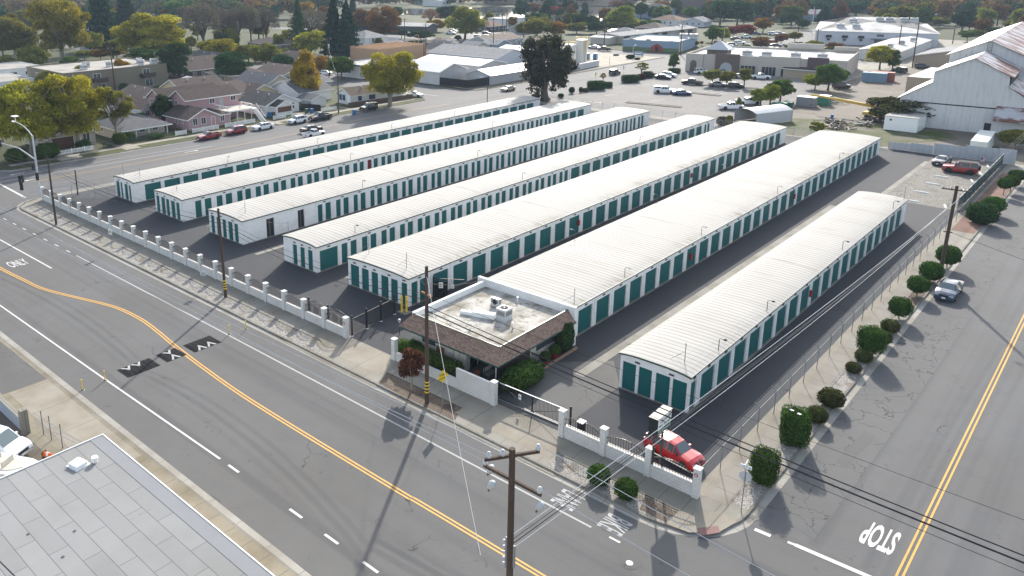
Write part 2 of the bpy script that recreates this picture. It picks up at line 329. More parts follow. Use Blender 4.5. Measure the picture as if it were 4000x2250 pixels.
b3 = [(-700, 289), (-135.5, 289), (-135.5, 420), (-700, 420)]; slab('far_block', b3, M['earth'])
sheet('parkway_grass', [(hy(60) - .3, 60), (hy(60) - 2.7, 60), (hy(145) - 2.7, 143), (hy(145) - .3, 143)], .006, M['lawn'])
sheet('house_sidewalk', [(hy(48) - 2.8, 48), (hy(48) - 4.4, 48), (hy(145) - 4.4, 145), (hy(145) - 2.8, 145)], .008, M['walk_y'])
for y0, y1 in ((55.5, 59.5), (67.5, 70.5), (86.3, 87.6), (101.8, 103.2), (111.8, 116.3), (124.4, 125.4)):
    m = MB(); m.poly([(hy(y0) + .3, y0, GZ + .02), (hy(y0) + .3, y1, GZ + .02), (hy(y0) - .8, y1, .014), (hy(y0) - .8, y0, .014)]); m.poly([(hy(y0) - .8, y0, .014), (hy(y0) - .8, y1, .014), (hy(y0) - 9, y1, .014), (hy(y0) - 9, y0, .014)]); struct('driveway', m, M['walk_y'])
sheet('front_lawn', rect(-146.5, -141.7, 74, 85.6), .005, M['lawn']); sheet('front_lawn', rect(-146.5, -141.6, 88.5, 101), .005, M['lawn']); sheet('front_lawn', rect(-147, -141.6, 104, 111), .005, M['lawn']); sheet('front_lawn', rect(-150, -141.5, 117, 145), .005, M['weeds'])
sheet('apartment_lawn', rect(-212, -188, 103, 116), .006, M['lawn'])
# the storage lot
sheet('lot_asphalt', [(-115.6, 43.5), (-17.05, 43.5), (-17.05, 160.6), (-115.6, 160.6)], .006, M['lot'])
sheet('lot_apron_asphalt', [(-33.4, 43.6), (-27.3, 43.6), (-27.3, 52.1), (-29.8, 55.5), (-33.2, 52), (-33.4, 50)], .010, M['lot_grey'])
sheet('gravel_parking', [(-27, 124.5), (-17.1, 124.5), (-17.1, 160.4), (-27, 160.4)], .010, M['scrub'])
for n, q in (('drain_strip', rect(-31.0, -30.2, 51.4, 116)), ('drain_strip', rect(-27.5, -26.8, 125, 154)), ('drain_strip', rect(-73.9, -73.3, 50.5, 153)), ('drain_strip', rect(-60.7, -60.1, 52.5, 153)), ('drain_strip', rect(-87.3, -86.8, 52.5, 152))): sheet(n, q, .014, M['drain'])
sheet('mow_strip', rect(-17.3, -16.5, 43.4, 124), .012, M['apron'])
sheet('side_sidewalk', rect(-16.5, -15.25, 43.6, 120), .006, M['walk_y'])
sheet('brick_path', [(-16.6, 114.5), (-14.1, 114.5), (-14.1, 153), (-16.6, 153)], .011, M['brickpath'])
for x0, x1 in ((-114.2, -92.6), (-87.8, -50.7)): sheet('gravel_bed', [(x0, 39.42), (x1 + 2, 39.42), (x1, 41.1), (x0 + .5, 41.0)], .006, M['gravel'])
sheet('gravel_bed', [(-41.6, 39.42), (-33.6, 39.42), (-34.4, 41.1), (-42.4, 41.1)], .006, M['mulch'])
sheet('gravel_bed', [(-25.6, 39.42), (-17.2, 39.42), (-17.2, 41.05), (-25.9, 41.1)], .006, M['gravel'])
sheet('bare_earth_bed', [(-18.9, 39.6), (-17.2, 39.6), (-17.1, 40.95), (-19.3, 41.0)], .010, M['mulch'])
sheet('gravel_bed', [(-15.2, 44.2), (-14.07, 43.9), (-14.07, 98), (-15.2, 98)], .006, M['gravel'])
sheet('planting_bed', rect(-15.1, -14.07, 84, 96), .010, M['mulch'])
for a, b, c, d in ((-114, -92.4, 41.08, 41.16), (-88, -50.7, 41.08, 41.16), (-42.4, -34.3, 41.08, 41.16), (-25.9, -17.1, 41.08, 41.16)): sheet('bed_edging', rect(a, b, c, d), .014, M['black2'])
def apron(x0, x1, y1):
    m = MB(); m.poly([(x0 + 1.3, 40.4, .014), (x0, 38.95, GZ + .03), (x1, 38.95, GZ + .03), (x1 - 1.3, 40.4, .014)][::-1]); m.poly([(x0 + 1.3, 40.4, .014), (x1 - 1.3, 40.4, .014), (x1 - 1.3, y1, .014), (x0 + 1.3, y1, .014)]); struct('driveway_apron', m, M['apron'])
apron(-53.3, -41.4, 43.3); apron(-35.6, -24.6, 43.3)
sheet('corner_ramp', [(-17.1, 41), (-15.3, 42.7), (-14.1, 42.6), (-14.5, 41), (-15.8, 39.7), (-17.1, 39.5)], .010, M['apron'])
sheet('tactile_pad', [(-15.6, 40.4), (-14.8, 41.4), (-14.45, 40.95), (-15.2, 39.85)], .016, plain('red_tactile_pad', (.19, .1, .09), .85, .15, 6))
sheet('old_parking_lane', [(-13.4, 45), (-10.3, 44.2), (-9.9, 58), (-9.7, 80), (-9.75, 140), (-13.4, 140)], GZ + .006, M['lane_old'])
sheet('asphalt_patch', [rd(*p) for p in [(-11.75, 52.9), (-11.0, 52.6), (-10.6, 58.0), (-11.4, 58.4)]], GZ + .012, M['lot_grey'])
sheet('parking_lot', [(-111.2, 163.5), (-67, 163.5), (-67, 243), (-111.8, 243)], .006, M['parking'])
sheet('work_yard', [(-66.6, 161.5), (-14, 161.5), (-14, 300), (-66.6, 300)], .006, M['dirt'])
sheet('weedy_ground', [(-66, 161.6), (-36, 161.6), (-27, 178), (-30, 186), (-52, 184), (-62, 178)], .010, M['weeds'])
sheet('far_car_park', [(-110, 300), (-75, 300), (-75, 380), (-110, 380)], .006, M['parking'])
sheet('plant_yard', [(-137.5, 236), (-164, 238), (-164, 275), (-136, 275)], .006, M['apron'])
sheet('yard_lot', [(-137.2, 146.5), (-148, 146.5), (-148, 131), (-141.4, 145.6)], .006, M['lot_grey'])
# the lake in the park and its grassy far bank
sheet('lake_water', [(-325, 330), (-265, 440), (-225, 520), (-275, 640), (-395, 600), (-465, 490), (-420, 300), (-362, 262)], -.20, gloss('lake', (.05, .06, .06), .06, 0))
sheet('lake_bank', [(-470, 490), (-395, 605), (-270, 648), (-300, 700), (-470, 670), (-560, 500)], -.19, M['lawn'])
# ---------------------------------------------------------------- road markings
def line_path(pts, w, mat, name='road_marking', z=GZ + .010):
    pts = [Vector(rd(*p)) for p in pts]; m = MB(); L = []
    for i, p in enumerate(pts):
        d = (pts[min(i + 1, len(pts) - 1)] - pts[max(i - 1, 0)]).normalized(); n = Vector((-d.y, d.x)) * (w / 2); L.append((p + n, p - n))
    for (a, b), (c, e) in zip(L, L[1:]): m.poly([(b.x, b.y, z), (e.x, e.y, z), (c.x, c.y, z), (a.x, a.y, z)])
    return struct(name, m, mat)
def smooth(pts, k=6):                       # Catmull-Rom through pts
    o = []
    for i in range(len(pts) - 1):
        p0, p1, p2, p3 = [Vector(pts[max(0, min(len(pts) - 1, i + j))]) for j in (-1, 0, 1, 2)]
        for t in range(k):
            u = t / k; o.append(tuple(.5 * (2 * p1 + (p2 - p0) * u + (2 * p0 - 5 * p1 + 4 * p2 - p3) * u * u + (3 * p1 - p0 - 3 * p2 + p3) * u ** 3)))
    return o + [tuple(pts[-1])]
cl = smooth([(-114, 28.3), (-100, 28.3), (-91.2, 28.5), (-85.2, 28.9), (-81.9, 29.2), (-78.8, 30), (-75.7, 30.95), (-72.6, 31.9), (-70.2, 32.35), (-66.6, 32.5), (-63, 32.2), (-59.6, 31.8), (-53.9, 31.3), (-46.2, 30.9), (-31, 30.85), (-22.8, 30.95), (40, 31)])
for o in (-.13, .13): line_path([(x, y + o) for x, y in cl], .13, M['yellow_line'])
line_path([(-114, 24.6), (-80.3, 24.6), (-59.3, 24.8), (-42.2, 25.05)], .15, M['white_line'])
for a, b in ((-41.2, -40), (-34.6, -33.4), (-31.3, -30.1), (-28, -26.8), (-24.6, -23.4), (-21, -19.8)): line_path([(a, 25.05), (b, 25.05)], .17, M['white_line'])
line_path([(-88.8, 36.1), (-60, 36.22), (-20.2, 36.2)], .15, M['faded_line']); line_path([(-19, 36.2), (-18.3, 36.2)], .15, M['white_line'])
for k in range(7): line_path([(-110.4 + 3.15 * k, 35.85 + .04 * k), (-109.3 + 3.15 * k, 35.85 + .04 * k)], .13, M['white_line'])
line_path([(-114, 32.0), (-86.8, 32.4)], .17, M['white_line'])
for a, b in ((-114.5, 30.5), (-113.2, 38.9)): pass
line_path([(-129.7, 42.3), (-118.6, 41.9)], .35, M['white_line']); line_path([(-113.6, 29), (-113.6, 36)], .3, M['white_line'])
line_path([(-127.15, 46), (-126.3, 68), (-125.6, 84), (-126.3, 100), (-127.7, 114), (-127.6, 134), (-126.8, 146)], .13, M['yellow_line'])
line_path([(-130.8, 42.5), (-128.6, 80)], .13, M['white_line']); line_path([(-133.2, 43.6), (-131.2, 79)], .1, M['white_line'])
for a in (0, 1): line_path([(-5.8 - .27 * a, 44), (-5.8 - .27 * a, 200)], .12, M['yellow_line'])
line_path([(-10.9, 42.85), (-6.2, 43.05)], .3, M['white_line']); line_path([(-13.1, 42.6), (-12.2, 42.65)], .28, M['white_line']); line_path([(-11.3, 42.8), (-10.9, 42.85)], .2, M['white_line'])
def text_mesh(body, size, ext=.0, bold=0.):
    cu = bpy.data.curves.new('t', 'FONT'); cu.body = body; cu.size = size; cu.extrude = ext; cu.align_x = 'CENTER'; cu.align_y = 'CENTER'; cu.resolution_u = 3; cu.offset = bold
    o = bpy.data.objects.new('t', cu); COL.objects.link(o); dg = bpy.context.evaluated_depsgraph_get(); me = bpy.data.meshes.new_from_object(o.evaluated_get(dg)); bpy.data.objects.remove(o); return me
def road_text(body, x, y, h, w, a):
    me = text_mesh(body, 1.0, 0., .028 if body == 'STOP' else .012); me.materials.clear(); me.materials.append(M['faded_line' if body in ('BIKE', 'LANE') else 'white_line'])
    xs = [v.co.x for v in me.vertices]; ys = [v.co.y for v in me.vertices]; kx = w / (max(xs) - min(xs)); ky = h / (max(ys) - min(ys)); cx = (max(xs) + min(xs)) / 2; cy = (max(ys) + min(ys)) / 2
    for v in me.vertices: v.co = ((v.co.x - cx) * kx, (v.co.y - cy) * ky, 0)
    X, Y = rd(x, y); o = link('road_lettering', me, None, (X, Y, GZ + .012), a); o['kind'] = 'structure'
    for dx in (-.018, .018): pass
road_text('ONLY', -91.35, 30.45, 2.3, 2.0, pi / 2); road_text('BIKE', -19.3, 37.35, 1.6, 1.5, -pi / 2); road_text('LANE', -22.6, 37.4, 1.6, 1.6, -pi / 2); road_text('STOP', -7.55, 46.8, 2.5, 1.75, pi)
def arrow(x, y, a, L=2.6, mat=None):
    m = MB(); m.poly([(-L / 2, -.1, 0), (L / 5, -.1, 0), (L / 5, .1, 0), (-L / 2, .1, 0)]); m.poly([(L / 5, -.4, 0), (L / 2, 0, 0), (L / 5, .4, 0)]); X, Y = rd(x, y); o = m.build('road_arrow', M['white_line'], None, False, (X, Y, GZ + .012)); o.rotation_euler = (0, 0, a); o['kind'] = 'structure'
X, Y = T(1, 0, 1930, 72); arrow(X, Y, pi / 2, 3); X, Y = T(1, 0, 320, 358); arrow(X, Y, -pi / 2, 2.6); X, Y = T(1, 0, 170, 300); arrow(X, Y, -pi / 2, 2.6)
m = MB(); m.lathe([(.52, 0)], 24); m2 = MB(); m2.lathe([(.2, 0)], 20)
x, y = rd(-17.1, 35.1); mo = thing('manhole', 'round grey manhole patch with a pale lid in the front street', 'manhole', (x, y, GZ + .011)); m.build('collar', M['lot_grey'], mo); m2.build('lid', plain('pale_lid', (.5, .49, .45), .6, .1), mo, False, (0, 0, .005))
m = MB(); m.box(-.45, .45, -.28, .28, 0, .012)
for k in range(7): m.box(-.4 + k * .12, -.35 + k * .12, -.22, .22, .012, .016, 1)
x, y = rd(-13.65, 43.4); o = tag(m.build('storm_drain_grate', [M['gutter'], M['black2']], None, False, (x, y, GZ + .006)), 'iron storm drain grate in the gutter at the corner', 'drain grate'); o.rotation_euler = (0, 0, 1.2)
# ---------------------------------------------------------------- speed cushions, delineator posts
def cushion(x0, x1, y0, y1, arrows, label):
    k = (CH - GZ) / CH; x0, x1, y0, y1 = x0 * k, x1 * k, y0 * k, y1 * k; w = x1 - x0; l = y1 - y0
    r = thing('speed_cushion', label, 'speed hump', ((x0 + x1) / 2, (y0 + y1) / 2, GZ), 0, 'rubber speed cushions across the street')
    m = MB(); a, b = w / 2, l / 2; s = .35
    m.poly([(-a + .55, -b + s, .075), (a - .55, -b + s, .075), (a - .55, b - s, .075), (-a + .55, b - s, .075)])
    lo = [(-a, -b, .012), (a, -b, .012), (a, b, .012), (-a, b, .012)]; hi = m.v[:4]
    for i in range(4): m.poly([lo[i], lo[(i + 1) % 4], hi[(i + 1) % 4], hi[i]])
    for i in range(4): m.poly([(lo[i][0], lo[i][1], 0), (lo[(i + 1) % 4][0], lo[(i + 1) % 4][1], 0), lo[(i + 1) % 4], lo[i]])
    m.build('rubber_body', RUB, r)
    for sx, cy in arrows:                   # chevrons on the ramps, pointing uphill
        p = MB()
        def pt(t, y): x = a - .03 - t * .85; return (sx * x, cy + y, .014 + .063 * min(1., (a - x) / .55) + .004)
        for sg in (-1, 1):
            for t0, t1 in ((0., .6), (.6, 1.)):
                q = [pt(t0, sg * .44 * (1 - t0)), pt(t0, sg * (.44 * (1 - t0) - .2)), pt(t1, sg * (.44 * (1 - t1) - .2)), pt(t1, sg * .44 * (1 - t1))] if t1 < 1 else [pt(t0, sg * .176), pt(t0, -sg * .024), pt(1., -sg * .05), pt(1., sg * .05)]
                p.poly(q if sg * sx < 0 else q[::-1])
        p.build('chevron', M['faded_line'], r)
RUB = asphalt('rubber_cushion', (.022, .022, .024), 0, 'y', .2)
RUB = NG('rubber_tiles'); RUB = RUB.done(RUB.mix(RUB.line(RUB.sep()[1], .46, .04), (.02, .02, .021), (.045, .045, .046)), 1., .04)
cushion(-59.15, -57.25, 26.2, 29.1, ((-1, -.75), (-1, .15)), 'black rubber speed cushion nearest the grey flat roof, chevrons on its left ramp')
cushion(-59.2, -57.3, 29.75, 31.6, ((-1, .0), (1, .0)), 'narrow middle speed cushion with two white chevrons point to point on the yellow line')
cushion(-59.1, -57.15, 32.3, 35.0, ((1, -.5), (1, .45)), 'black rubber speed cushion nearest the gravel bed, chevrons on its right ramp')
for (x, y), lb in (((-58.1, 22.8), 'yellow plastic delineator post closest to the cracked far kerb'), ((-58.2, 24.7), 'yellow delineator post on the white edge line by the near cushion'), ((-58.0, 36.4), 'thin yellow delineator post on the lot-side white line'), ((-57.7, 38.0), 'yellow delineator post in the bike lane by the gravel bed')):
    X, Y = rd(x, y); r = thing('delineator_post', lb, 'post', (X, Y, GZ), 0, 'yellow delineator posts beside the speed cushions')
    m = MB(); m.lathe([(.15, 0), (.15, .02), (.07, .045)], 14); m.build('base', M['black2'], r); m = MB(); m.lathe([(.042, .04), (.04, .82), (.055, .84), (.055, .9), (.02, .92)], 10); m.build('tube', M['yellow'], r)
    m = MB(); m.lathe([(.17, .0), (.172, .008)], 14); m.build('glue_ring', M['whitem'], r)
# ================================================================ the seven storage rows
EH = 3.03
def door_mesh(w, h):
    m = MB(); m.box(0, .05, -w / 2, w / 2, 0, h); return m.mesh('door', M['door'])
_dm = {}
def dmesh(w, h=2.3):
    k = (round(w, 2), h)
    if k not in _dm: _dm[k] = door_mesh(*k)
    return _dm[k]
m = MB(); m.box(0, .05, -.2, .2, 0, .14, 0); m.box(.05, .056, -.17, .17, .03, .06, 1); m.box(.05, .056, -.17, .17, .08, .11, 1); VENT = m.mesh('vent', [M['vent'], M['black2']])
m = MB(); m.box(0, .035, -.04, .04, 0, .16); LATCH = m.mesh('latch', M['steel'])
def lamp_part(root, x, y, z, tall=.8, out=.45, dark=False, sgn=1):      # goose-neck flood lamp at the eave
    m = MB(); m.tube([(0, 0, -.3), (0, 0, tall), (.1 * sgn, 0, tall + .12), (out * sgn, 0, tall + .15)], .028, 6); a = m.build('lamp_pole', M['black'] if dark else M['vent'], root, False, (x, y, z))
    m = MB(); m.lathe([(.05, .06), (.16, 0), (.13, -.05), (.02, -.07)], 10); m.build('lamp_head', M['lightgrey'] if not dark else M['black'], a, True, (out * sgn, 0, tall + .13))
def mast_part(root, x, y, z, h=1.3, guys=True):
    m = MB(); m.tube([(0, 0, -.1), (0, 0, h)], .03, 6); m.ball((0, 0, h), .05, .05, .07, 8); a = m.build('service_mast', M['steel'], root, False, (x, y, z))
    if guys:
        m = MB()
        for dx, dy in ((-.9, .6), (-1.0, -.3)): m.tube([(0, 0, h * .6), (dx, dy, .05)], .012, 4)
        m.build('guy_strut', M['steel'], a)
def storage(x0, x1, y0, y1, fronts, sides, label, rise=.2, boxes=(), lamps=(), masts=(), latch=False, walls=(), opens=(), hh=2.42, dirt=.15):
    W_ = x1 - x0; L = y1 - y0; ov = .1
    r = thing('storage_building', label, 'storage building', (x0, y0, 0), 0, 'long white storage buildings with teal doors')
    a0, a1 = ov, W_ - ov; b0, b1 = ov, L - ov; R_ = .16
    w = MB(); w.box(a0 + R_, a1 - R_, b0 + R_, b1 - R_, 0, EH - .02)
    w.box(a0, a1, b0, b0 + R_, hh, EH - .01); w.box(a1 - R_, a1, b0 + R_, b1, hh, EH - .01)          # header bands
    w.box(a0, a0 + R_, b0 + R_, b1, 0, EH - .01); w.box(a0 + R_, a1 - R_, b1 - R_, b1, 0, EH - .01)   # plain left and far walls
    def posts(spans, lo, hi):               # solid wall wherever no door opens
        c = lo; o = []
        for s, e in sorted(spans): o.append((c, s)); c = e
        o.append((c, hi)); return [(p, q) for p, q in o if q - p > .02]
    fs = [(s, s + d) for s, d in fronts]; ss = [(q[0], q[0] + q[1]) for q in sides]; oo = [(s, s + d) for s, d in opens]
    for p, q in posts(fs, a0, a1 - R_): w.box(p, q, b0, b0 + R_, .0, hh)
    for p, q in posts(ss + oo, b0, b1): w.box(a1 - R_, a1, max(p, b0 + .0), q, .0, hh)
    # bay pilasters stand a little proud
    for s, e in ss[1:]:
        if e - s > 1.8: w.box(a1 - .01, a1 + .035, s - .42, s - .24, .1, EH - .05)
    wo = w.build('wall', M['wall'], r)
    if any(True for _ in ss): 
        m = MB(); m.box(a1 - R_ + .002, a1 + .06, b0, b1, 0, .07); m.box(a0, a1, b0 - .06, b0 + R_ - .002, 0, .07); m.build('plinth', M['drain'], r)
    for s, d in fronts:
        o = link('door', dmesh(d), r, (s + d / 2, b0 + R_ - .03, .1), -pi / 2)
    for s, d, *c in [tuple(x) for x in sides]:
        o = link('door', dmesh(d), r, (a1 - R_ + .0, s + d / 2, .1))
        if c: paint(o, M['door_red']); o['label'] = 'maroon roll-up door among the teal ones'
        if latch: link('latch', LATCH, o, (.05, d / 2 - .12, 1.0))
    for s, d in opens:
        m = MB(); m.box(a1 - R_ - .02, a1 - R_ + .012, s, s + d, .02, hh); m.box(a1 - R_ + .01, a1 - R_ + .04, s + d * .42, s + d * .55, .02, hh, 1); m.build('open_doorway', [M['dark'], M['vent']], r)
    mid = [s + d / 2 for s, d in fronts]
    k = 0
    while k < len(fs): 
        j = k
        if k + 1 < len(fs) and fs[k + 1][0] - fs[k][1] < .36: j = k + 1
        link('vent', VENT, r, ((fs[k][0] + fs[j][1]) / 2, b0 + .0, 2.6), -pi / 2); k = j + 1
    k = 0; ss2 = sorted(ss)
    while k < len(ss2):
        j = k
        if ss2[k][1] - ss2[k][0] < 1.4 and k + 1 < len(ss2) and ss2[k + 1][0] - ss2[k][1] < .85 and ss2[k + 1][1] - ss2[k + 1][0] < 1.4: j = k + 1
        link('vent', VENT, r, (a1, (ss2[k][0] + ss2[j][1]) / 2, 2.6)); k = j + 1
    # roof: a shallow arch, ribs across
    N = 10; pr = [(W_ * i / N, EH + rise * (1 - abs(2 * i / N - 1) ** 3.2)) for i in range(N + 1)]
    rf = MB(); rf.prism_y(pr + [(x, z - .05) for x, z in pr[::-1]], 0, L); ro = rf.build('roof', roof_mat('white_metal_roof', W_, dirt), r)
    f = MB()
    for (xa, za), (xb, zb) in zip(pr, pr[1:]):
        for yy in (-.025, L + .005): f.v += [(xa, yy, za - .13), (xb, yy, zb - .13), (xb, yy, zb + .012), (xa, yy, za + .012), (xa, yy + .02, za - .13), (xb, yy + .02, zb - .13), (xb, yy + .02, zb + .012), (xa, yy + .02, za + .012)]; n = len(f.v) - 8; f.f += [tuple(n + i for i in q) for q in ((0, 1, 2, 3), (7, 6, 5, 4), (3, 2, 6, 7), (0, 4, 5, 1))]; f.m += [0] * 4
    f.box(W_ + .002, W_ + .03, 0, L, EH - .12, EH + .012); f.box(-.03, -.002, 0, L, EH - .12, EH + .012); f.build('eave_trim', M['fascia'], r)
    for y in boxes: m = MB(); m.box(a1 + .002, a1 + .2, y - .14, y + .14, 1.1, 1.75); m.build('extinguisher_box', M['red'], r)
    for y, dk in lamps: lamp_part(r, W_ - .35, y, EH + .15, dark=dk)
    for fx, y, h in masts: mast_part(r, W_ * fx, y, EH + rise * .9, h)
    return r
def pairs(y, n, w1=.9, g=.45, w2=.95, per=3.1): return [q for k in range(n) for q in ((y + k * per, w1), (y + k * per + w1 + g, w2))]
def singles(y, n, w=2.4, per=3.1): return [(y + k * per, w) for k in range(n)]
Y0 = 51.3
storage(-109.6, -103.7, Y0, 151.2, [(.5, .95), (1.75, .6), (2.95, .95), (4.2, .6)], singles(1.75, 31, 2.55), 'white storage row beside the back street, farthest left, wide teal doors low behind its neighbour', lamps=[(16, 0), (34, 0), (52, 0), (70, 0), (88, 0)], masts=((.7, 2, 1.3), (.2, 1, 1.6)))
storage(-98.1, -90.8, Y0, 152.1, [(.45, .85), (1.75, 1.0), (3.0, .85), (4.3, 1.0), (5.6, .85)], pairs(2.0, 2, .95, .5, 1.05, 3.3) + pairs(8.6, 8) + [(33.4, .9, 1), (34.75, .95)] + pairs(36.5, 16) + singles(86.1, 4), 'second storage row from the back street, one maroon door among small teal pairs', lamps=[(30, 0), (66, 0)], masts=((.5, 1.5, 1.0),))
storage(-84.7, -77.3, Y0, 152.6, [(.5, .8), (1.75, .95), (3.05, .8), (4.3, .95), (5.6, .8)], pairs(11.8, 27, .8, .5, .95, 3.14) + pairs(96.7, 1), 'third storage row with two open dark doorways in a blank block wall', lamps=[(20, 1), (45, 0)], masts=((.72, 2, 1.4),), opens=[(3.6, 1.2), (8.5, 1.05)])
storage(-69.6, -63.6, Y0 + .1, 153.3, [(1.75, .75), (3.05, .8), (4.4, .8)], singles(.55, 1, 2.6) + pairs(3.7, 15) + singles(50.3, 15) + pairs(97.3, 1), 'fourth storage row, white meter cabinet on its blank front corner', lamps=[(6, 1), (38, 0), (72, 0)], masts=((.05, .7, 1.3),))
storage(-58.9, -50.0, Y0 + .3, 153.5, [(.45, 1.3), (2.15, 1.05), (3.6, .95), (5.0, 1.05), (6.4, .95), (7.85, .8)], [(.55, .9), (1.75, 1.05)] + singles(3.7, 31, 2.3), 'fifth storage row in the middle, brown dirt streaks along its right eave', boxes=[30.5, 62], lamps=[], masts=((.12, 2.2, 1.7), (.8, 1.6, 1.6)), latch=True, dirt=1.)
r6 = storage(-44.5, -34.5, 56.0, 154.1, [], singles(1.5, 31, 2.35), 'sixth storage row joined behind the shingled office', boxes=[24, 56], lamps=[(10, 0), (27, 0), (50, 0), (76, 1)], masts=((.97, 1.0, 1.4),), latch=True, dirt=.9)
for y in (16, 35, 56, 76): lamp_part(r6, .25, y, EH + .1, 1.0, .5, False, -1)
storage(-27.35, -21.5, 51.75, 114.3, [(.32, 1.12), (1.68, 1.08), (3.08, 1.14), (4.44, 1.1)], [(.35, .95)] + singles(2.1, 19, 2.45), 'seventh storage row, shortest and nearest the side street, beside the chain link fence', boxes=[26.3], lamps=[(5.5, 1), (15.5, 1), (36.5, 1), (56.5, 1)], masts=((.78, 1.6, 1.5), (.95, 61.5, 1.6)), latch=True)
# ================================================================ the office
ox0, ox1, oy0, oy1 = -43.8, -34.5, 45.6, 55.5
of = thing('office_building', 'low office with a brown shingle skirt roof and a stained white flat top', 'office', (ox0, oy0, 0))
lx = ox1 - ox0; ly = oy1 - oy0; px0 = 6.1; py1 = 3.0      # local: porch recess at the right front corner
w = MB(); w.box(0, px0, 0, ly, 0, 2.75); w.box(px0, lx, py1, ly, 0, 2.75)
for i in range(15): w.box(.2 + i * .4, .225 + i * .4, -.015, 0, .05, 2.6)
w.build('wall', M['cream'], of)
w = MB(); w.box(lx - .12, lx, .4, py1, 0, 2.75); w.box(lx, lx + .03, py1 + .0, py1 + 1.4, 0, 2.7); w.build('brown_wall', plain('brown_wall', (.05, .028, .024), .8, .15), of)
m = MB(); m.box(px0, lx - .12, 0, py1, 0, .06); m.build('porch_floor', M['lot_grey'], of)
m = MB(); m.box(px0 + .02, px0 + .06, .5, 2.4, .1, 2.3); m.box(px0 + .06, px0 + .08, 1.4, 1.47, .1, 2.3, 1); m.build('glass_door', [M['glass'], M['whitem']], of)
m = MB(); m.box(px0 + .4, lx - .5, py1 - .04, py1 - .005, .1, 2.3); m.box(px0 + 1.5, px0 + 1.56, py1 - .06, py1 - .04, .1, 2.3, 1); m.build('glass_door', [M['glass'], M['whitem']], of)
for a, b, c, d in ((1.25, 2.75, 1.15, 2.1),):
    m = MB(); m.box(a, b, -.045, -.02, c, d); o = m.build('window', M['glass_w'], of); m = MB(); m.box(a - .06, b + .06, -.042, -.016, c - .06, c); m.box(a - .06, b + .06, -.042, -.016, d, d + .06); m.build('frame', M['whitem'], o)
m = MB(); m.box(lx + .002, lx + .03, 5.3, 8.2, 1.0, 2.15); m.build('window', M['glass_w'], of)
m = MB(); m.box(4.1, 4.8, -.08, -.02, .9, 1.75); m.box(4.9, 5.4, -.08, -.02, .8, 1.7)
m.rot(0); m.build('meter_panel', M['cream'], of)
for x in (4.3, 4.62):
    m = MB(); m.lathe([(.12, 0), (.12, .1), (.02, .12)], 12); o = m.build('electric_meter', M['lightgrey'], of, False, (x, -.08, 1.2)); o.rotation_euler = (pi / 2, 0, 0)
m = MB(); m.tube([(4.0, -.06, 1.8), (4.9, -.06, 1.8), (4.9, -.06, 2.0), (5.3, -.06, 2.0)], .04, 6); m.build('conduit', M['cream'], of)
m = MB(); m.box(2.9, 3.75, -.06, -.02, .75, 1.35); m.build('brown_sign_board', plain('brown_board', (.2, .09, .04), .8), of)
me = text_mesh('528', .36, .01); me.materials.clear(); me.materials.append(M['black']); o = link('house_number', me, of, (.62, -.03, 2.05)); o.rotation_euler = (pi / 2, 0, 0)
SH = shingle('brown_shingles', (.27, .185, .14), .3, .16, .3)
e = 1.0; ez, tz = 2.32, 3.28
rf = MB()
A = [(-.65, -e, ez), (lx + .85, -e, ez), (lx + .85, ly + .1, ez)]; Bt = [(.05, .15, tz), (lx + .05, .15, tz), (lx + .05, ly - .1, tz)]
rf.poly([A[0], A[1], Bt[1], Bt[0]]); rf.poly([A[1], A[2], Bt[2], Bt[1]]); rf.poly([A[0], Bt[0], (.05, 1.0, 2.6), (-.65, .3, ez)], 0)
rf.build('shingle_skirt_roof', SH, of)
so_ = MB(); so_.poly([(A[0][0], A[0][1], ez - .02), (A[0][0], .0, ez - .02), (A[1][0] - .85, 0, ez - .02), (A[1][0] - .85, ly, ez - .02), (A[2][0], ly + .1, ez - .02), (A[1][0], A[1][1], ez - .02)]); so_.build('soffit', M['cream'], of)
tr = MB()
for p, q in ((A[0], A[1]), (A[1], A[2])): tr.bar((p[0], p[1], ez - .06), (q[0], q[1], ez - .06), .05, .14)
for p, q in ((Bt[0], Bt[1]), (Bt[1], Bt[2])): tr.bar((p[0], p[1], tz + .02), (q[0], q[1], tz + .02), .12, .05)
tr.build('roof_trim', M['fascia'], of)
fr = NG('stained_flat_roof'); X_, Y_, Z_ = fr.sep(); f = fr.mix(fr.ramp(fr.noise(.55, 5, .65, stretch=(1, .5, 1)), .38, .66), (.44, .425, .385), (.22, .2, .16)); f = fr.mix(fr.ramp(fr.noise(1.6, 5, .7), .5, .7), f, (.14, .125, .1)); f = fr.mix(fr.line(Y_, 1.0, .035), f, (.26, .24, .2)); fr.done(f, .9, .1)
m = MB(); m.box(.0, lx + .02, .17, ly, 2.78, 2.86); m.build('flat_roof', fr.mat, of)
m = MB(); m.box(-.1, .18, .15, ly, 2.75, 3.42); m.build('parapet', M['wall_smooth'], of)
m = MB(); m.box(.2, lx + .02, .16, .22, 2.86, 3.26); m.box(lx - .06, lx + .0, .22, ly, 2.86, 3.26); m.build('parapet', M['wall_smooth'], of)
m = MB(); m.box(-.75, lx + .75, ly, ly + .32, 0, 3.62); m.build('end_wall', M['wall'], of)
m = MB(); m.tube([(px0 + 3, .1, 0), (px0 + 3, .1, 2.3)], .05, 6); m.build('porch_post', M['whitem'], of)
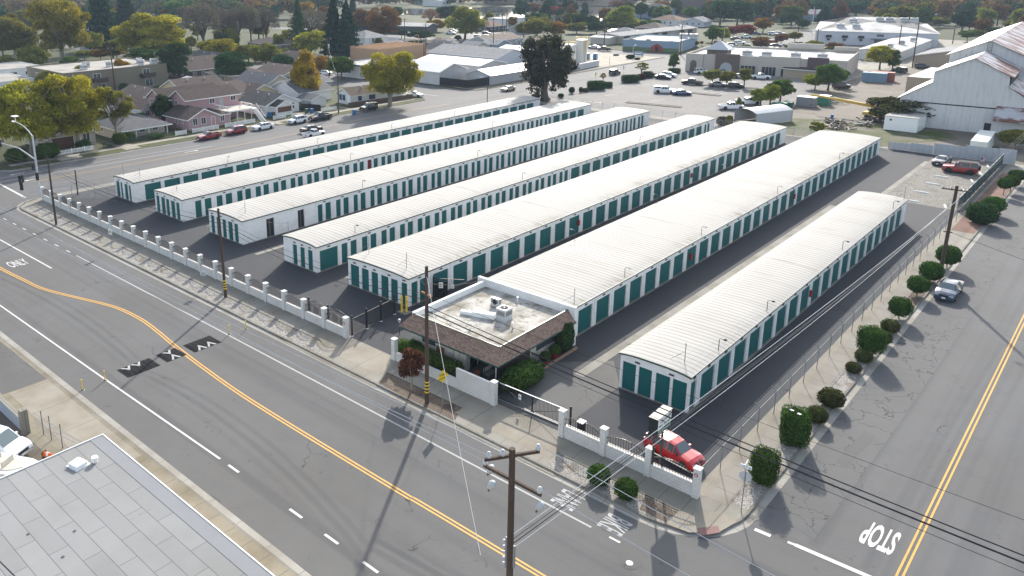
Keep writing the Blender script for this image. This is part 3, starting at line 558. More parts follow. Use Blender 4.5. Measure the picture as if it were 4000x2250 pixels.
def ac_unit(x, y, z, sx, sy, h, lb, fan_top=True, rz=0):
    r = thing('air_conditioner', lb, 'air conditioner', (x, y, z), rz)
    m = MB(); m.box(-sx / 2, sx / 2, -sy / 2, sy / 2, .08, h); m.box(-sx / 2 - .04, sx / 2 + .04, -sy / 2 - .04, sy / 2 + .04, 0, .08, 1); m.build('cabinet', [M['lightgrey'], M['cream']], r)
    g = MB()
    if fan_top: g.lathe([(min(sx, sy) * .38, h + .012)], 18); g.build('fan_grille', M['black2'], r); m = MB(); m.lathe([(.08, h + .013), (.07, h + .05)], 10); m.build('fan_hub', M['lightgrey'], r)
    else: g.lathe([(.24, 0), (.22, .03)], 16); o = g.build('fan_grille', M['black2'], r, False, (0, -sy / 2, h * .55)); o.rotation_euler = (pi / 2, 0, 0)
    m = MB()
    for k in range(4): m.box(-sx / 2 + .08, sx / 2 - .08, -sy / 2 - .012, -sy / 2 - .004, h * .45 + k * .1, h * .45 + k * .1 + .06)
    for k in range(4): m.box(sx / 2 + .004, sx / 2 + .012, -sy / 2 + .08, sy / 2 - .08, h * .45 + k * .1, h * .45 + k * .1 + .06)
    m.build('louvre', M['vent'], r); return r
ac_unit(-37.9, 50.9, 2.87, 1.0, 1.0, 1.05, 'square air conditioner with a round top fan on the office roof')
ac_unit(-40.1, 52.6, 2.87, .9, .38, .75, 'small flat air conditioner near the back of the office roof', False)
m = MB(); m.box(-2.0, .0, -.3, .3, 0, .42); m.box(-3.1, -2.0, -.22, .22, 0, .3); o = tag(m.build('air_duct', M['wall_smooth'], None, False, (-38.5, 50.4, 2.87)), 'long white air duct lying on the office flat roof beside the fan unit', 'duct'); o.rotation_euler = (0, 0, .35)
for x, y, lb in ((-38.9, 47.6, 'short white vent pipe near the front of the office roof'), (-36.3, 50.0, 'short white vent pipe by the right shingle edge of the office roof'), (-39.2, 54.6, 'vent pipe by the rear block wall of the office roof')):
    m = MB(); m.lathe([(.06, 0), (.06, .4), (.09, .4), (.09, .48)], 10); tag(m.build('vent_pipe', M['whitem'], None, False, (x, y, 2.87)), lb, 'vent pipe')
r = thing('globe_lamp', 'thin lamp post with two white globes at the office corner', 'lamp post', (-34.15, 45.5, 0))
m = MB(); m.tube([(0, 0, 0), (0, 0, 2.5)], .03, 8); m.tube([(-.22, 0, 2.35), (.22, 0, 2.35)], .02, 6); m.build('post', M['black'], r)
for dx, z in ((-.0, 2.62), (.24, 2.3)): m = MB(); m.ball((dx, 0, z), .13, .13, .13); m.build('globe', M['whitem'], r, True)
r = thing('bench', 'weathered wooden bench on the office porch', 'bench', (-35.6, 46.2, .06), pi / 2)
m = MB()
for k in range(4): m.box(-.6, .6, -.25 + k * .13, -.14 + k * .13, .42, .46)
m.build('seat', plain('weathered_wood', (.22, .2, .17), .9), r); m = MB()
for k in range(3): m.box(-.6, .6, .27, .3, .55 + k * .13, .65 + k * .13)
m.build('backrest', M['cream'], r)
for x in (-.5, .5): m = MB(); m.box(x - .03, x + .03, -.22, -.17, 0, .42); m.box(x - .03, x + .03, .24, .29, 0, .9); m.build('leg', M['vent'], r)
def pot(x, y, z, lb, c, s=1., plant=None):
    r = thing('flower_pot', lb, 'flower pot', (x, y, z)); m = MB(); m.lathe([(.16 * s, 0), (.24 * s, .3 * s), (.26 * s, .34 * s), (.22 * s, .34 * s)], 14); m.build('pot', c, r); return r
pot(-36.6, 45.7, .06, 'terracotta pot on the office porch floor', plain('terracotta', (.3, .1, .05), .8))
POT_R = plain('red_glazed_pot', (.25, .02, .02), .3)
POTS = [pot(-33.75, 52.6, .02, 'red glazed pot with a leafy plant nearest the tall climber', POT_R, 1.3), pot(-33.65, 51.0, .02, 'red glazed pot with a plant nearest the small iron gate', POT_R, 1.3)]
m = MB(); m.box(-33.35, -33.2, 46.4, 55.3, 0, .22); tag(m.build('planter_kerb', plain('planter_brick', (.25, .16, .11), .9), None), 'low brick planter kerb along the right side of the office', 'planter kerb')
m = MB()
for k in range(9): m.tube([(-34.1 + k * .1, 49.7, 0), (-34.1 + k * .1, 49.7, 1.5)], .015, 4)
m.box(-34.15, -33.2, 49.68, 49.72, 1.35, 1.4); tag(m.build('iron_gate', M['black'], None), 'small black iron gate beside the office planting', 'gate')
# ================================================================ front boundary wall with piers and railings
def railing_mesh(L, h0, h1, n, arched=True, mat='black'):
    m = MB()
    top = lambda t: h0 + (h1 - h0) * (sin(pi * t) if arched else 1)
    for k in range(n):
        t = (k + .5) / n; m.bar((L * t, 0, 0), (L * t, 0, top(t) + .12), .022, .022)
    N = 8
    for i in range(N): m.bar((L * i / N, 0, top(i / N)), (L * (i + 1) / N, 0, top((i + 1) / N)), .04, .04)
    m.box(0, L, -.02, .02, .08, .12)
    return m
def wall_run(name, label, xs, y, hp, hw, rail=(.55, .95), n=16, first_black=()):
    r = thing(name, label, 'wall', (xs[0], y, 0)); pm = MB(); pm.box(-.2, .2, -.2, .2, 0, hp - .05); pm.box(-.24, .24, -.24, .24, hp - .05, hp + .02); pme = pm.mesh('pier', M['wall_fence'])
    wm = None; rm = None
    for i, x in enumerate(xs): link('pier', pme, r, (x - xs[0], 0, 0))
    for i, (a, b) in enumerate(zip(xs, xs[1:])):
        L = b - a - .4; m = MB(); m.box(.2, .2 + L, -.1, .1, 0, hw - .04); m.box(.2, .2 + L, -.13, .13, hw - .04, hw + .015); m.build('low_wall', M['wall_fence'], r, False, (a - xs[0], 0, 0))
        if rail: railing_mesh(L, rail[0], rail[1], n).build('railing', M['black'], r, False, (a - xs[0] + .2, 0, hw + .02))
    return r
PX_ = [-115.3 + i * (65.6 / 22) for i in range(23)]
wall_run('boundary_wall', 'long white block wall with square piers and arched black railings along the front street', PX_, 43.2, 1.95, .85)
wall_run('boundary_wall', 'short white block wall with four piers in front of the shop sign', [-26.8, -23.5, -20.2, -16.95], 43.1, 2.05, .95, (.45, .85), 15)
r = thing('boundary_wall', 'white block wall in front of the office, low at its hedges and tall at the gate end', 'wall', (-43.5, 43.15, 0))
m = MB(); m.box(-.2, .2, -.2, .2, 0, 1.9); m.box(-.24, .24, -.24, .24, 1.9, 1.97); m.build('pier', M['wall_fence'], r)
m = MB(); m.box(-.2, .2, -.2, .2, 0, 1.9); m.box(-.24, .24, -.24, .24, 1.9, 1.97); m.build('pier', M['wall_fence'], r, False, (10.6, 0, 0))
m = MB(); m.box(.2, 6.9, -.1, .1, 0, .8); m.build('low_wall', M['wall_fence'], r); m = MB(); m.box(6.9, 10.4, -.1, .1, 0, 1.75); m.build('tall_wall', M['wall_fence'], r)
for px_, py_, z in ((-49.9, 42.98, 1.45), (-16.95, 42.87, 1.65)):
    m = MB(); m.lathe([(.13, 0), (.13, .02)], 6); m2 = MB(); m2.lathe([(.06, .021), (.055, .03)], 8)
    o = thing('security_badge', 'red six sided badge on the pier beside the %s' % ('entry fence' if px_ < -30 else 'corner ramp'), 'badge', (px_ + (.2 if px_ < -30 else 0), py_, z)); o.rotation_euler = (pi / 2, 0, 0); m.build('plate', M['red'], o); m2.build('emblem', M['whitem'], o)
def picket_panel(L, h, n, z0=.08, brace=False):
    m = MB()
    for k in range(n): m.bar((L * (k + .5) / n, 0, z0), (L * (k + .5) / n, 0, h), .022, .022)
    m.box(0, L, -.025, .025, h - .05, h); m.box(0, L, -.025, .025, z0, z0 + .05); 
    if brace: m.bar((0, 0, z0), (L, 0, h), .05, .04)
    return m
r = thing('iron_fence', 'black iron picket fence running back from the entry pier to the storage row', 'fence', (-49.5, 43.7, 0), pi / 2 + .085)
for k in range(4): m = MB(); m.box(-.07, .07, -.07, .07, 0, 1.9); m.ball((0, 0, 1.95), .09, .09, .09); m.build('post', M['black'], r, False, (k * 2.0, 0, 0)); 
for k in range(3): picket_panel(1.86, 1.65, 15).build('picket_panel', M['black'], r, False, (k * 2.0 + .07, 0, 0))
for k in range(4): m = MB(); m.lathe([(.16, 0), (.13, .03)], 12); m.build('base_collar', M['whitem'], r, False, (k * 2, 0, .008))
r = thing('swing_gate', 'tall black arched swing gate standing open behind the front wall', 'gate', (-55.6, 43.75, .02), .03)
railing_mesh(2.6, 1.45, 1.85, 14).build('leaf_panel', M['black'], r); railing_mesh(2.6, 1.45, 1.85, 14).build('leaf_panel', M['black'], r, False, (2.8, 0, 0)); m = MB(); m.box(-.06, .06, -.06, .06, 0, 2.0); m.box(2.64, 2.76, -.06, .06, 0, 2.0); m.build('gate_post', M['black'], r)
r = thing('entry_gate', 'black gate with white notices between the office and the fifth storage row', 'gate', (-49.7, 54.9, .02), .62)
for a, b in ((0, 1.5), (1.56, 1.5)): picket_panel(b, 2.2, 12).build('leaf_panel', M['black'], r, False, (a, 0, 0)); 
m = MB(); m.box(.1, 1.4, -.01, .01, .2, 1.9); m.build('dark_screen', see_through('gate_screen', (.01, .01, .012), .7), r)
for x, w_, h_ in ((.75, .42, .62), (1.95, .25, .36)):
    m = MB(); m.box(x - w_ / 2, x + w_ / 2, -.05, -.03, 1.2, 1.2 + h_); o = m.build('notice', M['whitem'], r)
    m = MB()
    for k in range(4): m.box(x - w_ * .36, x + w_ * (.2 + .1 * (k % 2)), -.053, -.051, 1.2 + h_ * (.2 + .17 * k), 1.2 + h_ * (.27 + .17 * k))
    m.build('lettering', M['vent'], o)
m = MB(); m.box(-.08, .08, -.08, .08, 0, 2.4); m.build('gate_post', M['black'], r)
r = thing('sliding_gate', 'black sliding gate with a bright top rail beside the office', 'gate', (-33.0, 44.0, .02), .03)
picket_panel(5.9, 1.4, 52, .1).build('picket_panel', M['black'], r); m = MB(); m.box(-.02, 5.95, -.035, .035, 1.4, 1.45); m.build('top_rail', M['lightgrey'], r)
m = MB(); m.bar((3.0, .03, .15), (5.8, .03, 1.3), .04, .03); m.bar((2.9, .03, .15), (.1, .03, 1.3), .04, .03); m.box(2.92, 2.98, -.03, .03, .1, 1.4); m.build('brace', M['black'], r)
m = MB(); m.box(1.75, 1.98, -.05, -.03, .75, 1.15); o = m.build('notice', M['whitem'], r); m = MB(); m.box(1.8, 1.93, -.053, -.051, .9, 1.0); m.box(1.8, 1.9, -.053, -.051, 1.04, 1.08); m.build('symbol', M['vent'], o)
m = MB(); m.box(0, 5.9, -.05, .05, .0, .06); m.build('track', M['steel'], r)
m = MB(); m.tube([(0, 0, 0), (0, 0, 1.62)], .08, 10); m.ball((0, 0, 1.63), .1, .1, .08); tag(m.build('gate_post', M['black'], None, False, (-26.95, 44.4, 0)), 'round black post where the sliding gate closes', 'post')
r = thing('keypad_box', 'black gate operator box on a stand behind the pier', 'gate box', (-26.2, 44.7, 0)); m = MB(); m.box(-.22, .22, -.22, .22, .02, .62); m.build('housing', M['black'], r); m = MB(); m.box(-.26, .26, -.26, .26, .62, .7); m.build('lid', M['lightgrey'], r)
for k, (x, y) in enumerate(((-49.75, 50.4), (-49.45, 50.75))):
    m = MB(); m.lathe([(.1, 0), (.1, 1.6), (.06, 1.68)], 12); tag(m.build('bollard', M['yellow'], None, False, (x, y, .08)), 'tall yellow bollard on a white pad, the %s of the two' % ('one nearer the street' if k == 0 else 'one nearer the storage doors'), 'bollard', 'yellow bollards at the entry')
m = MB(); m.box(-.55, .55, -.45, .45, 0, .075); tag(m.build('concrete_pad', M['drain'], None, False, (-49.6, 50.6, .007)), 'small pale pad under the two yellow bollards', 'pad')
r = thing('keypad_post', 'bent black keypad post in the entry drive', 'post', (-46.6, 46.9, .01)); m = MB(); m.tube([(0, 0, 0), (0, 0, .9), (-.1, .1, 1.0), (-.5, .5, 1.02)], .03, 6); m.build('gooseneck', M['black'], r); m = MB(); m.box(-.6, -.42, .42, .6, .92, 1.14); m.build('keypad', M['lightgrey'], r)
# ================================================================ chain link fence along the side street
CLM = see_through('chain_link', (.42, .44, .46), .16)
def chain_fence(label, p, q, n, h=1.85, arm=.35, side=1):
    p = Vector(p); q = Vector(q); L = (q - p).length; a = math.atan2(q.y - p.y, q.x - p.x)
    r = thing('chain_link_fence', label, 'fence', (p.x, p.y, 0), a)
    m = MB(); m.tube([(0, 0, 0), (0, 0, h), (0, arm * side, h + arm)], .03, 6); me = m.mesh('post', M['steel'])
    for k in range(n + 1): link('post', me, r, (L * k / n, 0, 0))
    m = MB(); m.poly([(0, 0, .04), (L, 0, .04), (L, 0, h), (0, 0, h)]); m.build('wire_mesh', CLM, r)
    m = MB(); m.tube([(0, 0, h), (L, 0, h)], .02, 6); m.build('top_rail', M['steel'], r)
    m = MB()
    for k in range(3): t = (k + 1) / 3; m.tube([(0, arm * side * t, h + arm * t), (L, arm * side * t, h + arm * t)], .007, 4)
    m.build('barbed_wire', M['steel'], r); return r
chain_fence('galvanised chain link fence with barbed wire along the side sidewalk', (-16.95, 43.6), (-16.75, 122.0), 25)
chain_fence('chain link fence with barbed wire behind the corner pole of the back street', (-115.2, 44), (-108.6, 51.2), 3, 1.8, .35, 1)
chain_fence('chain link fence at the far end of the storage rows before the car park', (-109.0, 162.4), (-66.1, 159.8), 14, 1.7)
chain_fence('chain link fence by the carport beyond the storage rows', (-66, 159.6), (-36.0, 161.0), 10, 1.6)
r = thing('screened_fence', 'dark green screened fence sloping away beside the brick path', 'fence', (-17.6, 124.0, 0), pi / 2); 
m = MB(); m.box(0, 35.5, -.02, .02, .1, 1.85); m.build('screen', plain('green_screen', (.012, .042, .036), .9, .15), r)
for k in range(13): m = MB(); m.tube([(0, 0, 0), (0, 0, 2.1)], .035, 6); m.build('post', M['steel'], r, False, (k * 35.4 / 12, -.05, 0))
m = MB(); m.tube([(0, -.05, 1.9), (35.5, -.05, 1.9)], .03, 6); m.build('top_rail', M['whitem'], r)
r = thing('sheet_metal_fence', 'grey corrugated sheet metal fence at the end of the gravel lot', 'fence', (-34.6, 160.7, 0))
SM = ribbed('grey_sheet_metal', (.36, .38, .4), 'x', .9, .04, .6, ((.25, .2, .17), .7, .95, (3, 1, .4)), .5, .15)
for k, (a, b, h) in enumerate(((0, 3.4, 1.35), (3.45, 6.9, 1.55), (7.0, 11.5, 2.0), (11.5, 16.2, 2.35), (16.2, 18.6, 2.5))): m = MB(); m.box(a, b - .03, -.02 + .003 * k, .02 + .003 * k, .02, h); m.build('panel', SM, r); m = MB(); m.box(a - .05, a + .05, .03, .13, 0, h + .05); m.build('post', M['steel'], r)
# ================================================================ pole sign
r = thing('shop_sign', 'white and green cabinet sign on a dark post above the red car', 'sign', (-19.9, 43.65, 0))
m = MB(); m.box(-.3, .3, -.95, .95, 3.2, 4.43); m.box(-.33, .33, -.98, .98, 4.43, 4.47, 1); m.build('cabinet', [M['black2'], M['cream']], r)
for sx in (1, -1):
    m = MB(); m.box(sx * .301, sx * .315, -.9, .9, 3.62, 4.38) if sx > 0 else m.box(-.315, -.301, -.9, .9, 3.62, 4.38); o = m.build('sign_face', M['whitem'], r)
    m = MB(); m.box(.301, .317, -.9, .9, 3.24, 3.6) if sx > 0 else m.box(-.317, -.301, -.9, .9, 3.24, 3.6); o2 = m.build('phone_panel', plain('sign_green', (.012, .09, .05), .5), r)
    for t, z, s, par, mt, dy in (('Marysville', 4.16, .36, o, 'black', .1), ('Mini Storage', 3.83, .33, o, 'sgreen', 0), ('530-923-4112', 3.42, .29, o2, 'whitem', 0)):
        me = text_mesh(t, s, .004); me.materials.clear(); me.materials.append(M.get(mt) or M.setdefault('sgreen', plain('sign_lettering_green', (.01, .08, .045), .5)))
        tx = link('lettering', me, par, (.32 * sx, dy * sx, z)); tx.rotation_euler = (pi / 2, .0, pi / 2 * sx)
for y in (.5,): m = MB(); m.tube([(0, y, 0), (0, y, 3.2)], .075, 10); m.build('post', M['wood'], r)
m = MB(); m.tube([(-.05, -.55, 0), (-.05, -.55, 3.2)], .075, 10); m.build('post', M['wood'], r)
m = MB(); m.bar((-20.0, 43.15, 1.75), (-16.95, 43.15, 1.45), .05, .05); tag(m.build('top_rail_bar', M['cream'], None), 'bare pale rail spanning the last two piers below the sign', 'rail')
# ================================================================ street signs
def sign_post(x, y, h, lb, build, z=0, rz=0, cat='sign', name='street_sign'):
    r = thing(name, lb, cat, (x, y, z), rz); m = MB(); m.tube([(0, 0, 0), (0, 0, h)], .03, 6); m.build('post', M['steel'], r); build(r, h); return r
def txt(par, body, size, loc, rot, mat): me = text_mesh(body, size, .003); me.materials.clear(); me.materials.append(mat); o = link('lettering', me, par, loc); o.rotation_euler = rot; return o
def b_hump(r, h):
    m = MB(); a = .53; m.prism_y([(0, h - 2 * a + .1), (a, h - a + .1), (0, h + .1), (-a, h - a + .1)], -.06, -.045); o = m.build('plate', M['yellow'], r)
    txt(o, 'SPEED', .26, (0, -.066, h - a + .24), (pi / 2, 0, 0), M['black']); txt(o, 'HUMP', .26, (0, -.066, h - a - .06), (pi / 2, 0, 0), M['black'])
sign_post(-35.5, 40.2, 3.05, 'yellow diamond speed hump sign in the brown planting strip', b_hump, 0, pi / 2 - .15)
def b_bus(r, h):
    m = MB(); m.box(-.25, .25, -.05, -.035, h - .65, h); o = m.build('plate', M['whitem'], r); m = MB(); m.box(-.17, .17, -.056, -.051, h - .42, h - .24); m.build('symbol', plain('bus_green', (.03, .16, .03), .5), o); m = MB(); m.box(-.1, .1, -.059, -.057, h - .38, h - .28); m.build('bus_shape', M['yellow'], o); txt(o, 'BUS', .15, (0, -.056, h - .13), (pi / 2, 0, 0), M['black']); txt(o, 'STOP', .12, (0, -.056, h - .54), (pi / 2, 0, 0), M['black'])
sign_post(-87.8, 40.0, 2.5, 'small white bus stop sign with a green picture on a thin post', b_bus, 0, .4)
def b_bike(r, h):
    m = MB(); m.box(-.3, .3, -.05, -.035, h - .45, h); m.build('plate', M['lightgrey'], r)
    m = MB()
    for sx in (-1, 1):
        for k in range(12): a, b = 2 * pi * k / 12, 2 * pi * (k + 1) / 12; m.bar((sx * .12 + .08 * cos(a), -.055, h - .28 + .08 * sin(a)), (sx * .12 + .08 * cos(b), -.055, h - .28 + .08 * sin(b)), .014, .014)
    m.bar((-.12, -.055, h - .28), (.02, -.055, h - .28), .014, .014); m.bar((.02, -.055, h - .28), (.12, -.055, h - .15), .014, .014); m.bar((-.1, -.055, h - .14), (.1, -.055, h - .16), .014, .014); m.build('bicycle_symbol', M['black'], r)
sign_post(-69.1, 40.8, 1.9, 'small grey bicycle sign on a thin post by the gravel bed', b_bike, 0, .7)
def b_stop(r, h):
    m = MB(); o8 = [(.38 * cos(pi / 8 + k * pi / 4), h - .55 + .38 * sin(pi / 8 + k * pi / 4)) for k in range(8)]; m.prism_y(o8, .04, .055); m.poly([(x, .058, z) for x, z in o8[::-1]], 1); st = m.build('stop_plate', [M['lightgrey'], M['red']], r); txt(st, 'STOP', .27, (0, .062, h - .55), (pi / 2, 0, pi), M['whitem'])
    m = MB(); m.box(-.32, .32, -.015, .015, h + .02, h + .24); o = m.build('street_name_plate', M['whitem'], r); txt(o, '14th St', .2, (0, -.02, h + .13), (pi / 2, 0, 0), M['blue']); m = MB(); m.box(-.012, .012, -.32, .32, h + .26, h + .46); m.build('street_name_plate', M['whitem'], r)
sign_post(-14.3, 43.6, 3.0, 'stop sign seen from behind with a street name plate at the corner', b_stop, 0, .1)
# ================================================================ utility poles
def insul(m, x, y, z, s=1., mi=1):
    b = len(m.v); m.lathe([(.03 * s, 0), (.09 * s, .03), (.11 * s, .12 * s), (.06 * s, .2 * s), (.08 * s, .24 * s), (.03 * s, .28 * s)], 8, mi)
    for i in range(b, len(m.v)): v = m.v[i]; m.v[i] = (v[0] + x, v[1] + y, v[2] + z)
def upole(x, y, h, lb, lean=(0, 0), rad=.15, arms=(), bands=False, z=0, name='utility_pole', cat='utility pole', group=None, extra=None):
    r = thing(name, lb, cat, (x, y, z), 0, group); m = MB(); m.tube([(0, 0, 0), (lean[0] * .5, lean[1] * .5, h * .5), (lean[0], lean[1], h)], [rad, rad * .88, rad * .72], 10); m.build('pole', M['wood'], r)
    if bands:
        for k in range(4): m = MB(); m.lathe([(rad + .006, .9 + k * .28), (rad + .006, 1.0 + k * .28)], 10); m.build('yellow_band', M['yellow'], r)
    for az, L, ang, ins, clr in arms:
        m = MB(); c, s_ = cos(ang), sin(ang); t = az / h; bx, by = lean[0] * t, lean[1] * t
        m.bar((bx - c * L / 2, by - s_ * L / 2, az), (bx + c * L / 2, by + s_ * L / 2, az), .1, .12); o = m.build('crossarm', clr or M['wood'], r)
        for u in ins: m = MB(); insul(m, bx + c * L / 2 * u, by + s_ * L / 2 * u, az + .05, 1., 0); m.build('insulator', M['lightgrey'], o)
    if extra: extra(r)
    return r
ORW = plain('new_crossarm_wood', (.32, .15, .06), .9, .2)
upole(-102.3, 39.5, 8.85, 'leaning brown utility pole in the gravel bed nearest the traffic signal', (-.3, .1), .15, bands=False)
upole(-65.5, 41.0, 9.35, 'brown utility pole with yellow bands in the middle of the long gravel bed', (-.2, .0), .16, bands=True)
def transf(r): pass
upole(-36.8, 39.9, 11.1, 'tall brown utility pole with yellow bands by the small red-leaved tree', (0, 0), .17, [(8.9, 1.25, -.2, (), ORW)], True)
def rextra(r):
    for k, (dx, dz) in enumerate(((.28, 8.4), (-.28, 8.0))): m = MB(); m.tube([(dx, 0, dz), (dx * .5, 0, dz)], .05, 6); m.tube([(dx, 0, dz - .2), (dx, 0, dz + .35)], .04, 6); m.build('fuse_cutout', M['lightgrey'], r)
    m = MB(); m.bar((-.35, 0, 5.2), (.45, 0, 5.25), .1, .1); m.build('short_arm', M['wood'], r)
    m = MB(); m.tube([(.17, 0, .0), (.15, 0, 6.5)], .04, 6); m.build('riser_conduit', M['black2'], r)
upole(-13.95, 94.9, 10.2, 'dark utility pole with a wide crossarm beside the parked blue grey sedan', (.15, 0), .2, [(9.75, 2.5, .12, (-.9, -.35, .35), None)], False, 0, extra=rextra)
def nextra(r):
    m = MB(); m.tube([(-.18, -.1, 9.2), (-.18, -.1, 10.6)], .05, 6); m.tube([(.2, -.1, 9.4), (.2, -.1, 10.4)], .05, 6); m.build('cable_rack', M['steel'], r)
    for i in range(5): m = MB(); m.ball((-.28, -.12, 9.35 + i * .26), .07, .07, .05, 8); m.build('spool_insulator', M['lightgrey'], r)
    for x, y, z in ((-1.35, .2, 12.75), (1.2, -.1, 12.55), (-.75, -.5, 12.7)): m = MB(); m.lathe([(.05, 0), (.13, .12), (.15, .4), (.1, .52)], 10); o = m.build('fuse_cutout', M['lightgrey'], r, True, (x, y, z)); o.rotation_euler = (.2, .5, 0); m = MB(); m.lathe([(.04, -.18), (.04, 0)], 6); m.build('fuse_tube', M['black'], o)
upole(-15.45, 21.6, 14.5, 'big near utility pole with two white insulator crossarms over the front street', (-.1, 0), .17, [(14.2, 2.2, 1.0, (-.85, -.35, .95), None), (13.15, 2.7, .0, (-.95, .95), None)], False, 0, extra=nextra)
upole(-114.3, 47.8, 3.8, 'short brown post with boxes at the left end of the lot', (0, 0), .12)
upole(-121.1, 153.6, 6.2, 'thin brown pole behind the roof of the farthest left storage row', (0, 0), .1)
upole(-137.2, 119.1, 9.4, 'brown pole on the grass strip by the white house with blue window trim', (.1, 0), .15, [(8.9, 1.6, 0.2, (-.8, .8), None)])
upole(-209.6, 101.3, 12.2, 'tall pole rising in front of the tan apartment roof', (-.5, 0), .18, [(11.6, 1.6, .9, (-.8, .8), None)])
upole(-186.7, 158.7, 12.0, 'tall dark pole with a white transformer behind the green trees', (-.2, 0), .17, [(11.6, 2.2, .8, (-.9, .9), None)], extra=lambda r: (lambda m: (m.lathe([(.22, 9.2), (.22, 10.1)], 12, 0, .35, 0), m.build('transformer', M['lightgrey'], r)))(MB()))
upole(-235.4, 182.7, 9.7, 'pole with two crossarms in front of the yellow tree', (0, 0), .16, [(9.3, 2.4, .8, (-.9, .9), None), (8.0, 2.0, .8, (-.9, .9), None)])
for (r_, c_, x, y, ty), lb in (((0, 1, 1690, 600, 380), 'pole beside the white cottage with the gabled front'), ((0, 1, 1708, 600, 235), 'taller pole close behind the white cottage front'), ((0, 1, 1495, 400, 180), 'pole with crossarms before the long dark roof by the lake'), ((0, 1, 2385, 500, 180), 'pole behind the grey sheds near the parked cars'), ((0, 1, 2475, 330, 90), 'pole with a white transformer among the parked cars'), ((0, 1, 2515, 410, 150), 'bare pole beside the carport of parked vans'), ((0, 2, 495, 390, 280), 'pole with a lamp just behind the white tanks'), ((0, 2, 925, 470, 180), 'pole with crossarms by the gated yard'), ((0, 2, 1690, 545, 250), 'dark pole at the corner of the mural building'), ((0, 2, 2085, 260, 60), 'tall pole with a transformer in front of the big dark trees'), ((0, 3, 480, 520, 290), 'dark pole behind the flat roofed shop'), ((0, 3, 1300, 560, 250), 'leaning pole between the white workshop and the yard tree'), ((0, 3, 1450, 680, 225), 'leaning pole at the corner of the tan workshop'), ((0, 3, 1855, 440, 250), 'pole at the far corner of the pale works building'), ((0, 3, 305, 320, 10), 'tall pole in front of the hazy park trees')):
    X, Y = T(r_, c_, x, y); h = height_at(X, Y, RO[r_] + ty / 2.574); upole(X, Y, h, lb, (0, 0), .2, [(h - .6, 2.2, .6, (-.9, .9), None)] if 'bare' not in lb and 'thin' not in lb else (), group=None)
# street lights
def light_pole(x, y, h, lb, L, ang, mat='lightgrey'):
    r = thing('street_light', lb, 'street light', (x, y, 0), ang); m = MB(); m.tube([(0, 0, 0), (0, 0, h)], [.1, .07], 8); m.build('pole', M[mat], r); m = MB(); m.tube([(0, 0, h - .1), (L * .4, 0, h + .3), (L, 0, h + .35)], .04, 6); m.build('arm', M[mat], r); m = MB(); m.box(L - .2, L + .5, -.15, .15, h + .3, h + .42); m.build('lamp_head', M[mat], r)
for (c_, x, y, ty), lb in (((2, 1212, 590, 465), 'grey lamp post on the small planted island'), ((2, 85, 640, 425), 'lamp post behind the white sheds'), ((2, 2120, 490, 285), 'slim white pole in front of the round green tree'), ((2, 980, 640, 570), 'short grey post at the gated concrete yard')):
    X, Y = T(0, c_, x, y); light_pole(X, Y, height_at(X, Y, ty / 2.574), lb, .6, .5)
# traffic signal
r = thing('traffic_signal', 'grey traffic signal pole with two long curved arms at the street corner', 'traffic light', (-117.4, 43.6, 0))
m = MB(); m.tube([(0, 0, 0), (0, 0, 9.2)], [.17, .13], 10); m.build('pole', M['lightgrey'], r)
m = MB(); m.tube(smooth([(0, 0, 9.0), (-1.5, 0, 9.75), (-3.5, 0, 10.4), (-6.2, 0, 10.5)] if 0 else [(0, 0), (1, 1)])[:0] or [(0, 0, 9.1), (-1.2, 0, 9.7), (-2.8, 0, 10.2), (-4.6, 0, 10.42), (-6.3, 0, 10.45)], .07, 8); o = m.build('lamp_arm', M['lightgrey'], r); m = MB(); m.box(-6.9, -6.1, -.15, .15, 10.36, 10.5); m.tube([(-5.7, 0, 10.45), (-5.7, 0, 11.3)], .05, 6); m.box(-6.3, -5.1, -.4, .4, 11.3, 11.36); m.build('solar_lamp', M['whitem'], o)
m = MB(); m.tube([(0, 0, 5.6), (-4, -.6, 6.8), (-12, -1.5, 7.0)], .09, 8); o = m.build('mast_arm', M['lightgrey'], r)
def head(par, x, y, z, rz=0):
    m = MB(); m.box(-.2, .2, -.14, .14, -.55, .55); h_ = m.build('signal_head', M['black'], par, False, (x, y, z)); h_.rotation_euler = (0, 0, rz)
    for k in (-1, 0, 1): m = MB(); m.lathe([(.12, 0), (.12, .02)], 10); l_ = m.build('lens', M['dark'], h_, False, (0, -.14, k * .34)); l_.rotation_euler = (pi / 2, 0, 0)
head(r, -.35, -.3, 4.6, .6); head(r, .3, -.2, 3.2, .2); head(o, -9.5, -1.3, 6.9, 0)
r = thing('signal_post', 'short grey post with black signal heads on the corner pavement', 'traffic light', (-115.4, 40.6, 0)); m = MB(); m.tube([(0, 0, 0), (0, 0, 3.6)], .06, 8); m.build('post', M['lightgrey'], r)
head(r, -.25, -.1, 3.6, .5); head(r, .2, .1, 3.75, -.5); head(r, 0, -.15, 2.6, .2)
